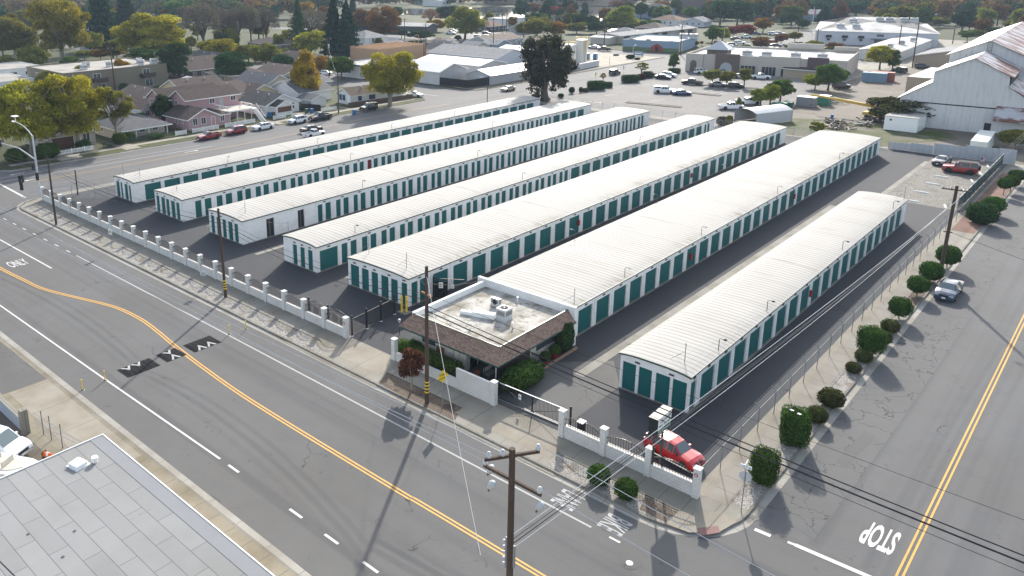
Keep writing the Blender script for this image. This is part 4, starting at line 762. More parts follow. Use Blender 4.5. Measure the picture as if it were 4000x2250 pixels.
# ================================================================ overhead wires
def wire(p, q, sag, rad, lb, n=20, mat='black', name='overhead_wire'):
    p = Vector(p); q = Vector(q); m = MB(); mid = (p + q) / 2
    m.tube([(p.lerp(q, i / n) + Vector((0, 0, -4 * sag * (i / n) * (1 - i / n)))) - p for i in range(n + 1)], rad, 4)
    return tag(m.build(name, M[mat], None, False, p), lb, 'cable')
N_ = (-15.5, 21.6)
for k, (dx, dy, z, sg) in enumerate(((-.55, -.85, 14.4, .5), (-.1, -.25, 14.4, .45), (-1.25, 0, 13.35, .5))): wire((N_[0] + dx, N_[1] + dy, z), (-95, 20.6 + .9 * k, 13.4 + .2 * k), sg, .016, ('bright wire over the front street from the top insulator of the near pole', 'bright wire over the front street just below the topmost one', 'lowest bright wire along the front street from the near pole')[k], mat='palewire')
for k, (dx, dy, z) in enumerate(((.75, .95, 14.4), (1.25, 0, 13.35))): wire((N_[0] + dx, N_[1] + dy, z), (30, 21 + dy, 13.2), .5, .016, ('wire running off the corner from the top arm of the near pole', 'wire running off the corner from the lower arm of the near pole')[k], mat='palewire')
for k in range(4): wire((-15.7 - .05 * k, 21.6, 10.4 - .28 * k), (-13.95 + (.5, .2, -.2, -.4)[k], 94.9, (8.9, 8.4, 8.1, 7.7)[k]), (.5, .6, .7, .8)[k], (.02, .016, .024, .018)[k], ('upper pale cable of the bundle crossing the corner to the side street pole', 'second cable of the bundle crossing the corner', 'thick dark cable of the bundle crossing the corner', 'lowest cable of the bundle crossing the corner')[k], mat=('palewire', 'black', 'black', 'palewire')[k])
for k in range(4): wire((-36.8, 39.9, (8.95, 8.0, 7.6, 7.3)[k]), (30, 39.6, (9.2, 7.6, 7.3, 6.9)[k]), (.5, .9, .9, 1.0)[k], (.012, .035, .05, .016)[k], ('uppermost wire from the office pole across the corner', 'black cable from the office pole across the corner sign', 'thickest black cable above the corner shrub', 'lowest thin wire of the cables across the corner')[k])
for a, b, nm in (((-36.8, 39.9, 8.9), (-65.5, 41, 8.3), 'office pole and the banded middle pole'), ((-65.5, 41, 8.3), (-102.3, 39.5, 8.0), 'banded middle pole and the leaning left pole'), ((-102.3, 39.5, 8.0), (-150, 38.5, 8.0), 'leaning left pole and the street corner')):
    for k in range(3): wire((a[0], a[1], a[2] - .45 * k), (b[0], b[1], b[2] - .35 * k), .7 + .15 * k, (.014, .03, .022)[k], ('thin upper wire', 'thick cable', 'lower cable')[k] + ' strung between the ' + nm)
wire((-36.8, 39.9, 9.8), (-43.6, 55.0, 3.7), .3, .012, 'service wire dropping from the office pole to the office roof'); wire((-36.8, 39.9, 10.4), (-20.6, 26.2, 4.0), .2, .014, 'pale guy wire slanting down over the front street', mat='palewire')
wire((-65.5, 41, 9.0), (-69.3, 52.0, 4.4), .3, .012, 'service wire from the banded pole to the fourth storage row'); wire((-36.8, 39.9, 9.5), (-51.8, 53.2, 4.6), .3, .012, 'service wire from the office pole to the fifth storage row')
for k in range(3): wire((-13.95, 94.9, 9.7 - .5 * k), (-13.2, 165, 9.6 - .5 * k), .6, .014, ('top', 'middle', 'low')[k] + ' wire leaving the side street pole over the brick path')
wire((-13.95, 94.9, 5.3), (22, 72, 5.6), .4, .02, 'service wire from the side street pole across the side street')
for (a, b, lb) in (((-209.6, 101.3, 11.5), (-186.7, 158.7, 11.4), 'wire between the apartment pole and the transformer pole'), ((-186.7, 158.7, 11.4), (-235.4, 182.7, 9.2), 'wire from the transformer pole to the twin crossarm pole'), ((-137.2, 119.1, 8.8), (-186.7, 158.7, 9.5), 'wire from the grass strip pole back over the houses')): wire(a, b, .8, .02, lb)
# ================================================================ vehicles
PAINT = {k: gloss('car_paint_' + k, c, .28, .7) for k, c in dict(red=(.40, .006, .011), maroon=(.24, .008, .014), white=(.72, .73, .74), black=(.012, .013, .015), silver=(.42, .43, .44), blue=(.02, .05, .13), steelblue=(.03, .055, .095), darkred=(.3, .008, .012), navy=(.012, .018, .035), tan=(.38, .33, .25), green=(.02, .05, .04), grey=(.12, .125, .13), yellow=(.65, .45, .02), brown=(.06, .05, .04), plum=(.05, .015, .03)).items()}
# stations along the car: x, belt height, top height, half width at the top (share of the width); a cabin station has top well over belt
KINDS = dict(
    sedan=(4.8, 1.82, .33, [(-2.4, .72, .75, .8), (-2.32, .93, .97, .82), (-1.72, .98, 1.04, .8), (-1.0, .97, 1.37, .62), (-.15, .95, 1.45, .64), (.5, .94, 1.4, .62), (1.2, .92, 1.0, .78), (1.95, .84, .9, .8), (2.3, .72, .78, .74), (2.42, .5, .55, .66)]),
    suv=(4.4, 1.82, .36, [(-2.2, .78, .82, .84), (-2.16, 1.0, 1.05, .84), (-1.95, 1.04, 1.52, .7), (-1.5, 1.03, 1.63, .71), (-.1, 1.0, 1.66, .7), (.45, .99, 1.58, .66), (1.08, .98, 1.08, .8), (1.8, .93, .99, .82), (2.1, .8, .86, .78), (2.2, .55, .6, .7)]),
    boxy=(4.5, 1.85, .4, [(-2.25, 1.0, 1.05, .9), (-2.2, 1.05, 1.7, .8), (-1.2, 1.05, 1.78, .82), (0, 1.05, 1.78, .82), (.45, 1.05, 1.72, .8), (.78, 1.05, 1.14, .86), (1.6, 1.03, 1.08, .84), (2.15, .98, 1.03, .8), (2.25, .65, .7, .78)]),
    van=(5.0, 1.95, .36, [(-2.5, .95, 1.0, .85), (-2.45, 1.05, 1.6, .74), (-2.0, 1.05, 1.76, .76), (-.6, 1.02, 1.78, .78), (.7, 1.0, 1.7, .74), (1.6, .98, 1.1, .8), (2.2, .88, .93, .8), (2.45, .7, .76, .74), (2.5, .5, .55, .7)]),
    pickup=(5.6, 1.95, .4, [(-2.8, .7, .72, .96), (-2.78, .78, .8, .96), (-.75, .78, .82, .96), (-.7, 1.1, 1.65, .72), (-.1, 1.1, 1.83, .74), (.6, 1.1, 1.77, .72), (1.2, 1.09, 1.2, .84), (1.9, 1.06, 1.13, .86), (2.65, .98, 1.05, .8), (2.8, .6, .65, .78)]),
    cab=(4.9, 1.78, .36, [(-2.45, .62, .64, .96), (-2.43, .7, .72, .96), (-.3, .7, .74, .96), (-.25, .98, 1.4, .72), (.1, .98, 1.55, .74), (.45, .98, 1.5, .72), (1.05, .96, 1.05, .84), (1.7, .9, .96, .86), (2.3, .8, .86, .8), (2.45, .5, .55, .78)]))
def car_protos():
    out = {}
    for kind, (L, Wd, wr, st) in KINDS.items():
        w = Wd / 2; zb = .22 if kind in ('sedan',) else .3; rings = []
        for x, b, t, ws in st:
            ex = abs(x) / (L / 2); tap = 1 - .1 * max(0, ex - .75) / .25
            rings.append([(x, w * tap * .92, zb), (x, w * tap, zb + .18), (x, w * tap, b * .72), (x, w * tap * .97, b), (x, w * tap * ws, t - .03), (x, w * tap * ws * .6, t)])
        full = [r + [(x, -y, z) for x, y, z in r[::-1]] for r in rings]; n = 12; m = MB()
        for r in full: m.v += r
        for i in range(len(full) - 1):
            for k in range(n): m.f.append((i * n + k, i * n + (k + 1) % n, (i + 1) * n + (k + 1) % n, (i + 1) * n + k)); m.m.append(0)
        m.f += [tuple(range(n))[::-1][::-1], tuple((len(full) - 1) * n + k for k in range(n))[::-1]]; m.m += [0, 0]
        wx = [x * L for x in ((-.29, .31) if kind not in ('pickup', 'cab') else (-.29, .33))]
        for x in wx:                        # dark wheel arches on both flanks
            for s in (-1, 1): c = [(x + (wr + .07) * cos(a), s * (w + .003), max(zb, wr + (wr + .07) * sin(a))) for a in [pi * k / 8 for k in range(9)]]; m.poly(c if s < 0 else c[::-1], 1)
        m.box(-L / 2 + .1, L / 2 - .1, -w * .9, w * .9, zb - .06, zb + .02, 1)
        for s in (-1, 1): xm = [q for q in st if q[2] - q[1] > .3][-1][0] + .25; m.box(xm - .08, xm + .08, s * w * .95 - .0, s * (w + .16), st[4][1] + .0, st[4][1] + .14, 0) if s > 0 else m.box(xm - .08, xm + .08, s * (w + .16), s * w * .95, st[4][1], st[4][1] + .14, 0)
        if kind in ('pickup', 'cab'):
            x0, x1, z0, z1 = -L / 2 + .01, (-.78 if kind == 'pickup' else -.33), st[1][1] - .02, (1.12 if kind == 'pickup' else .98)
            for q in ((x0, x1, w * .86, w * .97), (x0, x1, -w * .97, -w * .86), (x0, x0 + .08, -w * .86, w * .86), (x1 - .06, x1, -w * .86, w * .86)): m.box(*q, z0, z1, 0)
            m.box(x0 + .09, x1 - .07, -w * .85, w * .85, z0 + .06, z0 + .09, 1)
        body = m.mesh('body', [PAINT['white'], M['black2']])
        for p in body.polygons: p.use_smooth = False
        # glazing: the cabin faces again, drawn in from their edges and a finger's breadth proud
        glass = {'side_window': MB(), 'side_window.001': MB(), 'windscreen': MB(), 'rear_window': MB()}
        def pane(g, q, ins, push):
            q = [Vector(p) for p in q]; c = sum(q, Vector()) / len(q); nn = (q[1] - q[0]).cross(q[2] - q[1]); nn.normalize()
            if nn.dot(c - Vector((0, 0, .9))) < 0: nn = -nn
            g.poly([tuple(p.lerp(c, ins) + nn * push) for p in q])
        for i in range(len(full) - 1):
            a, b = st[i], st[i + 1]; ca, cb = a[2] - a[1] > .3, b[2] - b[1] > .3
            if ca or cb:
                for k, gk in ((3, 'side_window'), (7, 'side_window.001')): pane(glass[gk], (full[i][k], full[i][k + 1], full[i + 1][k + 1], full[i + 1][k]), .12, .012)
            if ca != cb:
                for k in ((4, 5, 6),):
                    q = (full[i][4], full[i][7], full[i + 1][7], full[i + 1][4]); pane(glass['windscreen' if ca else 'rear_window'], q, .1, .03)
        if kind in ('boxy', 'suv', 'van'): 
            x, b, t, ws = st[0]; x2, b2, t2, ws2 = st[1]
        gm = {k: g.mesh(k, M['glass'] if k != 'windscreen' else M['glass_lit']) for k, g in glass.items() if g.f}
        t_ = MB(); t_.lathe([(wr * .5, -.11), (wr * .95, -.11), (wr, -.06), (wr, .06), (wr * .95, .11), (wr * .62, .11)], 18); ty = t_.mesh('tyre', M['rubber'], True)
        r_ = MB(); r_.lathe([(wr * .66, .09), (wr * .62, .1), (wr * .3, .07), (.05, .09)], 14); rm = r_.mesh('rim', M['rim'])
        hz_ = st[-2][1]
        h_ = MB(); h_.box(-.2, .0, -.2, .2, -.075, .075); hm = h_.mesh('headlight', M['lamp_w']); l_ = MB(); l_.box(0, .1, -.13, .13, -.16, .16); tm = l_.mesh('tail_light', M['lamp_red'])
        g_ = MB(); g_.box(-.06, .0, -w * .45, w * .45, -.09, .09); grm = g_.mesh('grille', M['black2']); p_ = MB(); p_.box(-.02, .0, -.16, .16, -.08, .08); pm = p_.mesh('number_plate', M['whitem'])
        out[kind] = (L, w, wr, wx, body, gm, ty, rm, hm, tm, grm, pm, st)
    return out
CARS = car_protos()
def car(kind, color, x, y, ang, label, cat='car', z=0., group=None, detail=2, s=1.):
    L, w, wr, wx, body, gm, ty, rm, hm, tm, grm, pm, st = CARS[kind]
    r = thing('parked_car' if cat not in ('pickup truck', 'van') else cat.replace(' ', '_'), label, cat, (x, y, z), ang, group)
    b = link('body', body, r); paint(b, PAINT[color])
    for k, g in gm.items(): link(k.split('.')[0], g, r)
    for xx in wx:
        for sg in (-1, 1):
            t = link('wheel', ty, r, (xx, sg * (w - .1), wr)); t.rotation_euler = (-pi / 2 * sg, 0, 0)
            if detail > 1: link('rim', rm, t)
    if detail:
        zb = st[-2][1] * .88; zt = st[1][1] * .84
        for sg in (-1, 1):
            link('headlight', hm, r, (st[-1][0] - .06, sg * w * .62, zb)); link('tail_light', tm, r, (st[0][0] - .015, sg * w * .72, zt))
        if detail > 1: link('grille', grm, r, (st[-1][0] + .02, 0, zb - .02)); link('number_plate', pm, r, (st[-1][0] + .025, 0, .42)); link('number_plate', pm, r, (st[0][0] - .0, 0, zt - .1))
    if s != 1: r.scale = (s, s, s)
    return r
N90 = pi / 2; RZ = GZ
k_ = (CH - GZ) / CH
rs = car('suv', 'red', -19.85, 46.0, -.16, 'bright red compact SUV parked behind the corner railing under the shop sign', s=.88)
for sg in (-1, 1): m = MB(); m.tube([(-1.5, sg * .62, 1.7), (.2, sg * .62, 1.71)], .02, 6); m.build('roof_rail', M['black2'], rs)
m = MB(); m.box(-2.3, -2.18, -.42, .42, .55, 1.15, 0); m.build('spare_wheel_cover', PAINT['red'], rs)
car('sedan', 'steelblue', -12.35 * k_, 90.6 * k_, -N90, 'blue grey sedan parked at the side street kerb below the dark utility pole', z=RZ)
jp = car('boxy', 'darkred', -21.6, 148.6, pi + .12, 'red off-road car with black top and a flag on the gravel lot', 'off-road car', s=1.06)
m = MB(); m.box(-2.1, .35, -.78, .78, 1.77, 1.83); m.build('hard_top', M['black2'], jp); m = MB(); m.lathe([(.38, -.12), (.38, .1), (.2, .12)], 16); sp = m.build('spare_wheel', M['rubber'], jp, False, (-2.36, 0, 1.05)); sp.rotation_euler = (0, -pi / 2, 0)
m = MB(); m.tube([(0, 0, 0), (0, 0, 1.5)], .02, 5); fp = m.build('flag_pole', M['steel'], jp, False, (-2.3, .5, 1.3)); m = MB(); m.box(-.5, 0, -.01, .01, .9, 1.45)
fl = NG('striped_flag'); _, _, z_ = fl.sep(); x_ = fl.sep()[0]; fc = fl.mix(fl.math('LESS_THAN', fl.math('FRACT', fl.math('MULTIPLY', z_, 12.)), .5), (.6, .6, .6), (.4, .02, .03)); fc = fl.mix(fl.math('MULTIPLY', fl.math('GREATER_THAN', x_, -.22), fl.math('GREATER_THAN', z_, 1.15)), fc, (.02, .03, .12)); fl.done(fc, .9); m.build('flag', fl.mat, fp)
car('sedan', 'black', -25.0, 153.6, -N90 - .1, 'black sedan parked beside the red off-road car')
for kind, col, x, y0, y1, d, lb, cat in (('cab', 'maroon', -134.75, 81.3, 85.2, -1, 'small maroon pickup with a red bed in front of the pink house', 'pickup truck'), ('suv', 'maroon', -135.05, 87.7, 91.8, -1, 'maroon SUV parked between the small red pickup and the white sedan', 'car'), ('sedan', 'white', -134.8, 94.4, 98.0, -1, 'white sedan parked at the kerb below the white balcony stairs', 'car'), ('suv', 'white', -134.85, 103.4, 107.2, -1, 'white SUV parked just behind the black crew cab pickup', 'car'), ('pickup', 'black', -134.1, 108.6, 113.5, -1, 'black crew cab pickup parked at the kerb of the back street', 'pickup truck'), ('boxy', 'black', -135.1, 124.4, 128.9, -1, 'black boxy SUV parked next to the wheelie bins', 'car'), ('sedan', 'black', -125.2, 98.8, 103.6, 1, 'dark sedan driving on the back street next to the white pickup', 'car'), ('cab', 'white', -121.2, 96.0, 101.0, 1, 'white pickup half hidden by the farthest left storage roof', 'pickup truck'), ('sedan', 'tan', -128.8, 170.5, 174, -1, 'tan sedan driving up the back street near the junction', 'car'), ('boxy', 'green', -124.3, 218.3, 223, 1, 'dark green boxy car driving away on the back street', 'car')):
    car(kind, col, x * k_, (y0 + y1) / 2 * k_, N90 * d, lb, cat, RZ)
car('cab', 'white', -140.8 * k_, 148.2 * k_, .25, 'white pickup parked on the cross street beside the big sycamore', 'pickup truck', RZ)
car('pickup', 'brown', -148.5, 118.0, -.2, 'brown truck in the driveway by the grey bungalow', 'pickup truck')
def lot(kind, col, r_, c_, x, y, a, lb, cat='car', d=1): X, Y = T(r_, c_, x, y); return car(kind, col, X, Y, a, lb, cat, .01, None, d)
lot('sedan', 'black', 0, 2, 1520, 795, .1, 'black coupe parked by the hedge gap of the car park'); lot('suv', 'white', 0, 2, 1580, 775, .1, 'pale wagon parked right behind the black coupe')
lot('pickup', 'black', 0, 2, 1810, 850, pi + .1, 'black pickup alone in the middle of the car park', 'pickup truck')
wp = lot('pickup', 'white', 0, 2, 1535, 935, .35, 'white pickup with a white camper shell beside the planted island', 'pickup truck'); m = MB(); m.box(-2.75, -.75, -.88, .88, 1.05, 1.8); m.build('camper_shell', PAINT['white'], wp); m = MB(); m.box(-2.5, -1.0, -.9, .9, 1.35, 1.65); m.build('shell_window', M['glass'], wp)
lot('sedan', 'blue', 0, 2, 1705, 955, .5, 'small blue sedan next to the white camper pickup'); lot('sedan', 'grey', 0, 2, 2065, 870, .5, 'grey sedan under the lot trees'); lot('suv', 'black', 0, 2, 2245, 885, .6, 'black hatchback under the right-hand lot tree')
lot('pickup', 'white', 0, 2, 2495, 795, .5, 'white crew cab pickup before the shop windows', 'pickup truck'); lot('boxy', 'white', 0, 2, 1905, 740, .9, 'white SUV partly hidden by the lot tree at the shop front')
lot('sedan', 'silver', 0, 2, 2110, 740, .8, 'silver car glimpsed between the lot trees'); lot('sedan', 'silver', 0, 2, 2290, 785, .8, 'silver car behind the right-hand lot tree')
lot('pickup', 'white', 0, 2, 2200, 1100, .75, 'white four door pickup behind the carport', 'pickup truck'); lot('pickup', 'white', 0, 2, 2370, 1050, .75, 'second white pickup behind the carport, partly covered by leaves', 'pickup truck')
lot('sedan', 'silver', 0, 2, 825, 488, pi + .2, 'silver sedan parked by the black gate across the cross street'); lot('pickup', 'plum', 0, 2, 925, 508, pi + .2, 'dark plum pickup in front of the mural building', 'pickup truck')
lot('boxy', 'black', 0, 3, 735, 890, .9, 'black trailer-like car under the yard trees', 'car'); lot('boxy', 'green', 0, 3, 1320, 728, 2.6, 'dark green SUV beside the red shipping container'); lot('suv', 'navy', 0, 3, 1550, 690, .3, 'dark blue SUV at the front of the tan workshop'); lot('pickup', 'black', 0, 3, 1680, 672, .3, 'black pickup beside the dark blue SUV', 'pickup truck')
for i, (r_, c_, x, y, kd, col, a) in enumerate(((0, 2, 1765, 345, 'van', 'white', 1.4), (0, 2, 1690, 285, 'pickup', 'white', .2), (0, 2, 1745, 290, 'sedan', 'black', .2), (0, 2, 2250, 400, 'sedan', 'black', .5), (0, 2, 2350, 385, 'pickup', 'white', .4), (0, 2, 2290, 445, 'boxy', 'white', .4), (0, 2, 2215, 465, 'suv', 'black', .4), (0, 2, 2165, 470, 'sedan', 'white', .4), (0, 2, 2125, 468, 'sedan', 'navy', .4), (0, 2, 2440, 350, 'pickup', 'blue', .3), (0, 3, 40, 515, 'suv', 'silver', .4), (0, 3, 100, 520, 'suv', 'white', .4), (0, 3, 80, 470, 'sedan', 'black', .4), (0, 3, 50, 355, 'boxy', 'white', .3), (0, 3, 120, 350, 'boxy', 'silver', .3))):
    lot(kd, col, r_, c_, x, y, a, ('white work van behind the black bar fence', 'white pickup near the grey porch cottage', 'black sedan near the grey porch cottage', 'black car under the red leaved trees', 'white pickup under the red leaved trees', 'long white SUV in the far street row', 'black SUV second in the far street row', 'white sedan third in the far street row', 'navy sedan last in the far street row', 'bright blue pickup far down the tree lined street', 'silver car on the left in the works car park', 'white car beside the silver one in the works car park', 'black car at the back of the works car park', 'white van on the road before the flagpole', 'silver van on the road before the flagpole')[i], 'van' if kd == 'van' else 'car', 1)
for i, (x, y, kd, col, a) in enumerate(((1960, 345, 'pickup', 'white', .2), (1985, 325, 'suv', 'silver', .2), (2085, 335, 'sedan', 'silver', .2), (2320, 350, 'boxy', 'grey', .4), (2240, 385, 'boxy', 'white', .5), (2330, 385, 'boxy', 'white', .5), (2450, 380, 'sedan', 'navy', .5), (2530, 380, 'boxy', 'white', .5), (2060, 555, 'cab', 'silver', .3), (1905, 620, 'suv', 'white', .2), (1800, 612, 'sedan', 'white', .2), (1985, 610, 'pickup', 'yellow', .2), (2050, 598, 'pickup', 'yellow', .2), (2480, 510, 'pickup', 'silver', .4), (690, 750, 'sedan', 'white', .9), (1530, 348, 'sedan', 'white', .2))):
    lot(kd, col, 0, 1, x, y, a, ('white pickup parked below the round green tree', 'silver car behind the white pickup below the green tree', 'silver sedan to the right of the green tree trunk', 'grey SUV before the solar roofed house', 'white van in the crowded side car park', 'second white van in the crowded side car park', 'navy sedan in the crowded side car park', 'white van before the open carport', 'silver pickup by the white propane tank', 'white car behind the low white barn roof', 'small white car behind the low white barn roof', 'yellow utility truck left of the other yellow one', 'yellow utility truck nearer the white tank', 'silver pickup by the grey sheds', 'white sedan in the side street between the orange trees', 'white car showing past the long dark roof')[i], 'car', 1)
car('van', 'white', -54.2, 14.9, .45, 'white minivan parked behind the near grey flat roof', 'van', .01)
lot('suv', 'black', 0, 0, 1440, 955, -.6, 'black SUV parked on the apartment drive')
# white boat by the near roof
r = thing('boat', 'small white boat on a trailer tucked against the near grey roof', 'boat', (-50.0, 14.6, 0), .5)
m = MB(); hp = [(-2.6, .95), (.8, .95), (1.9, .6), (2.6, 0), (1.9, -.6), (.8, -.95), (-2.6, -.95)]; m.prism(hp, .5, 1.15); m.build('hull', M['whitem'], r)
m = MB(); m.prism([(x * .6 - .7, y * .72) for x, y in hp], 1.152, 1.19); m.build('cockpit', M['cream'], r); m = MB(); m.box(-1.9, -1.3, -.55, .55, 1.19, 1.5); m.box(-.4, -.3, -.5, .5, 1.19, 1.6); m.build('seat', M['cream'], r); m = MB(); m.box(-3.0, -2.6, -.25, .25, .4, 1.35); m.build('outboard', M['black2'], r)
m = MB(); m.box(-2.4, 2.0, -.05, .05, .35, .45); m.box(2.0, 3.4, -.04, .04, .35, .43); m.build('trailer_frame', M['steel'], r)
for sg in (-1, 1): t = link('wheel', CARS['sedan'][6], r, (-.6, sg * .85, .33)); t.rotation_euler = (-pi / 2 * sg, 0, 0)
# wheelie bins, cone
def bin_(x, y, c, lb, z=0., rz=0):
    r = thing('wheelie_bin', lb, 'bin', (x, y, z), rz); m = MB(); m.prism_y([(-.26, 0.05), (.26, .05), (.32, 1.0), (-.32, 1.0)], -.3, .3); m.build('tub', c, r); m = MB(); m.box(-.34, .38, -.33, .33, 1.0, 1.08); m.build('lid', c, r)
    for sg in (-1, 1): m = MB(); m.lathe([(.1, -.03), (.1, .03)], 10); o = m.build('wheel', M['black2'], r, False, (-.25, sg * .28, .1)); o.rotation_euler = (pi / 2, 0, 0)
bin_(-133.5 * k_, 120.6 * k_, M['blue'], 'bright blue wheelie bin standing in the street', RZ); bin_(-133.3 * k_, 124.0 * k_, M['vent'], 'grey wheelie bin in front of the black boxy SUV', RZ)
bin_(-145.3, 105.6, M['blue'], 'blue wheelie bin beside the screened porch'); bin_(-145.0, 106.5, M['vent'], 'grey wheelie bin beside the screened porch'); bin_(-142.8, 114.3, plain('green_plastic', (.02, .09, .05), .6), 'dark green wheelie bin in the drive behind the black pickup'); bin_(-142.0, 115.1, M['blue'], 'blue wheelie bin in the drive behind the black pickup')
r = thing('traffic_cone', 'orange traffic cone with a white band lying by the near roof', 'cone', (-51.2, 17.0, .22), .4); r.rotation_euler = (0, 1.45, .5)
m = MB(); m.lathe([(.19, .03), (.15, .25), (.12, .4), (.05, .72)], 12); m.build('cone', M['orange'], r); m = MB(); m.lathe([(.155, .26), (.125, .4)], 12); m.build('white_band', M['whitem'], r); m = MB(); m.box(-.22, .22, -.22, .22, 0, .03); m.build('base', M['black2'], r)
# ================================================================ near flat roofed building, bottom left
r = thing('near_building', 'grey building with a wide rolled roof nearest the camera', 'building', (-43.6, -20, 0))
g = NG('rolled_roofing'); b = g.n('ShaderNodeTexBrick'); mp = g.n('ShaderNodeMapping'); g.l(g.tc, mp.inputs[0]); g.l(mp.outputs[0], b.inputs['Vector']); b.inputs['Scale'].default_value = 1; b.inputs['Brick Width'].default_value = 3.2; b.inputs['Row Height'].default_value = .98; b.inputs['Mortar Size'].default_value = .018; b.inputs['Mortar Smooth'].default_value = .3
b.inputs['Color1'].default_value = (.232, .234, .232, 1); b.inputs['Color2'].default_value = (.262, .264, .26, 1); b.inputs['Mortar'].default_value = (.1, .1, .105, 1); f = g.mix(g.noise(1.1, 5, .7), g.mix(1., b.outputs['Color'], (.9, .9, .9), 'MULTIPLY'), b.outputs['Color']); f = g.mix(g.ramp(g.noise(.8, 3, .5, dist=.6), .68, .78), f, (.19, .185, .17)); f = g.mix(g.ramp(g.noise(.13, 4, .6), .45, .7), f, g.mix(1., f, (.88, .87, .84), 'MULTIPLY')); g.done(f, .9, .25)
m = MB(); m.box(0, 34, 0, 37.9, 0, 4.42); m.build('wall', M['wall_smooth'], r); m = MB(); m.box(-.1, 34.1, -.1, 38.0, 4.42, 4.5); m.build('roof', g.mat, r)
m = MB(); m.box(-.14, -.08, -.1, 38.06, 4.36, 4.56); m.box(-.08, 34.1, 38.0, 38.07, 4.36, 4.54); m.build('roof_edging', M['whitem'], r)
m = MB(); m.box(-.06, 34, 37.2, 37.98, 4.502, 4.515); m.build('edge_sheet', plain('edge_roofing', (.2, .205, .215), .9, .08, 1), r)
r = thing('roof_ventilator', 'white square roof ventilator near the corner of the near grey roof', 'roof vent', (-41.75, 15.6, 4.5), .2)
m = MB(); m.box(-.5, .5, -.45, .45, 0, .03); m.build('flashing', M['whitem'], r); m = MB(); m.poly([(-.42, -.36, .2), (.42, -.36, .2), (.3, 0, .3), (-.3, 0, .3)]); m.poly([(.42, .36, .2), (-.42, .36, .2), (-.3, 0, .3), (.3, 0, .3)]); m.poly([(.42, -.36, .2), (.42, .36, .2), (.3, 0, .3)]); m.poly([(-.42, .36, .2), (-.42, -.36, .2), (-.3, 0, .3)]); m.box(-.4, .4, -.34, .34, .03, .2); m.build('hood', M['whitem'], r)
m = MB(); m.lathe([(.14, 0), (.14, .25), (.2, .25), (.18, .36)], 14); tag(m.build('roof_vent_pipe', M['whitem'], None, False, (-41.3, 16.4, 4.515)), 'round white vent cap beside the square ventilator on the near roof', 'vent pipe')
for k, (x, y) in enumerate(((-37.9, 11.3), (-39.2, 9.7), (-36.4, 13.0), (-35.0, 11.8))): m = MB(); m.lathe([(.09, 0), (.07, .03)], 9); tag(m.build('roof_patch', M['vent'], None, False, (x, y, 4.502)), 'small dark tar patch on the near grey roof', 'tar patch', 'tar patches on the near roof')
wire((-52, 7, 8.2), (-30, 9.8, 5.2), .2, .035, 'thick black cable crossing the corner of the near grey roof')
r = thing('yard_wall', 'pale blue low wall with a broken top along the near left yard', 'wall', (-78, 17.3, 0)); m = MB(); m.box(0, 22.8, -.12, .12, 0, 1.0); m.build('wall', plain('bluish_wall', (.36, .4, .47), .85, .2, 1), r); m = MB(); m.box(22.6, 23.1, -.25, .25, 0, 1.9); m.build('end_post', M['drain'], r); m = MB(); m.box(0, 22.6, -.16, .16, 1.0, 1.05); m.build('coping', M['drain'], r)
for i in range(3): m = MB(); m.tube([(0, 0, 0), (0, 0, 1.9)], .035, 6); tag(m.build('fence_post', M['vent'], None, False, ((-54.0, -52.9, -51.3)[i], 18.1 + .1 * i, 0)), ('leaning grey fence post beside the broken wall end', 'rusty fence post in the middle by the near yard', 'fence post standing close to the corner of the near grey roof')[i], 'post')
r = thing('yard_fence', 'sagging chain link fence between the broken wall and the near roof', 'fence', (-54.6, 17.8, 0), .12); m = MB(); m.poly([(0, 0, .05), (8, 0, .05), (8, 0, 1.7), (0, 0, 1.7)]); m.build('wire_mesh', CLM, r); m = MB(); m.tube([(0, 0, 1.7), (4, 0, 1.55), (8, 0, 1.7)], .02, 5); m.tube([(0, 0, .9), (8, 0, 1.4)], .015, 5); m.build('rail', M['steel'], r)
sheet('near_yard', rect(-120, -43.8, -60, 17.2), .006, M['dirt']); sheet('pale_slab', rect(-61.8, -46.5, 18.6, 21.6), .008, M['apron']); sheet('worn_verge', rect(-110, -62, 18.2, 21.6), .007, M['lot_grey'])
sheet('roof_side_walk', rect(-43.5, 30, 18.2, 21.6), .009, M['tan_walk'])
# kerb stops on the gravel lot
for i, (x, y) in enumerate(((-23.2, 143.7), (-23.2, 137.9), (-23.3, 131.6), (-23.3, 125.6), (-19.2, 125.6), (-19.2, 137.2), (-19.1, 143.7), (-19.0, 149.9), (-19.0, 156.3))):
    m = MB(); m.prism_y([(-.11, 0), (.11, 0), (.07, .13), (-.07, .13)], -.9, .9); o = tag(m.build('wheel_stop', M['whitem'], None, False, (x, y, .012)), 'white concrete wheel stop on the gravel lot', 'wheel stop', 'white wheel stops on the gravel lot'); o.rotation_euler = (0, 0, pi / 2 if i < 4 else .3)
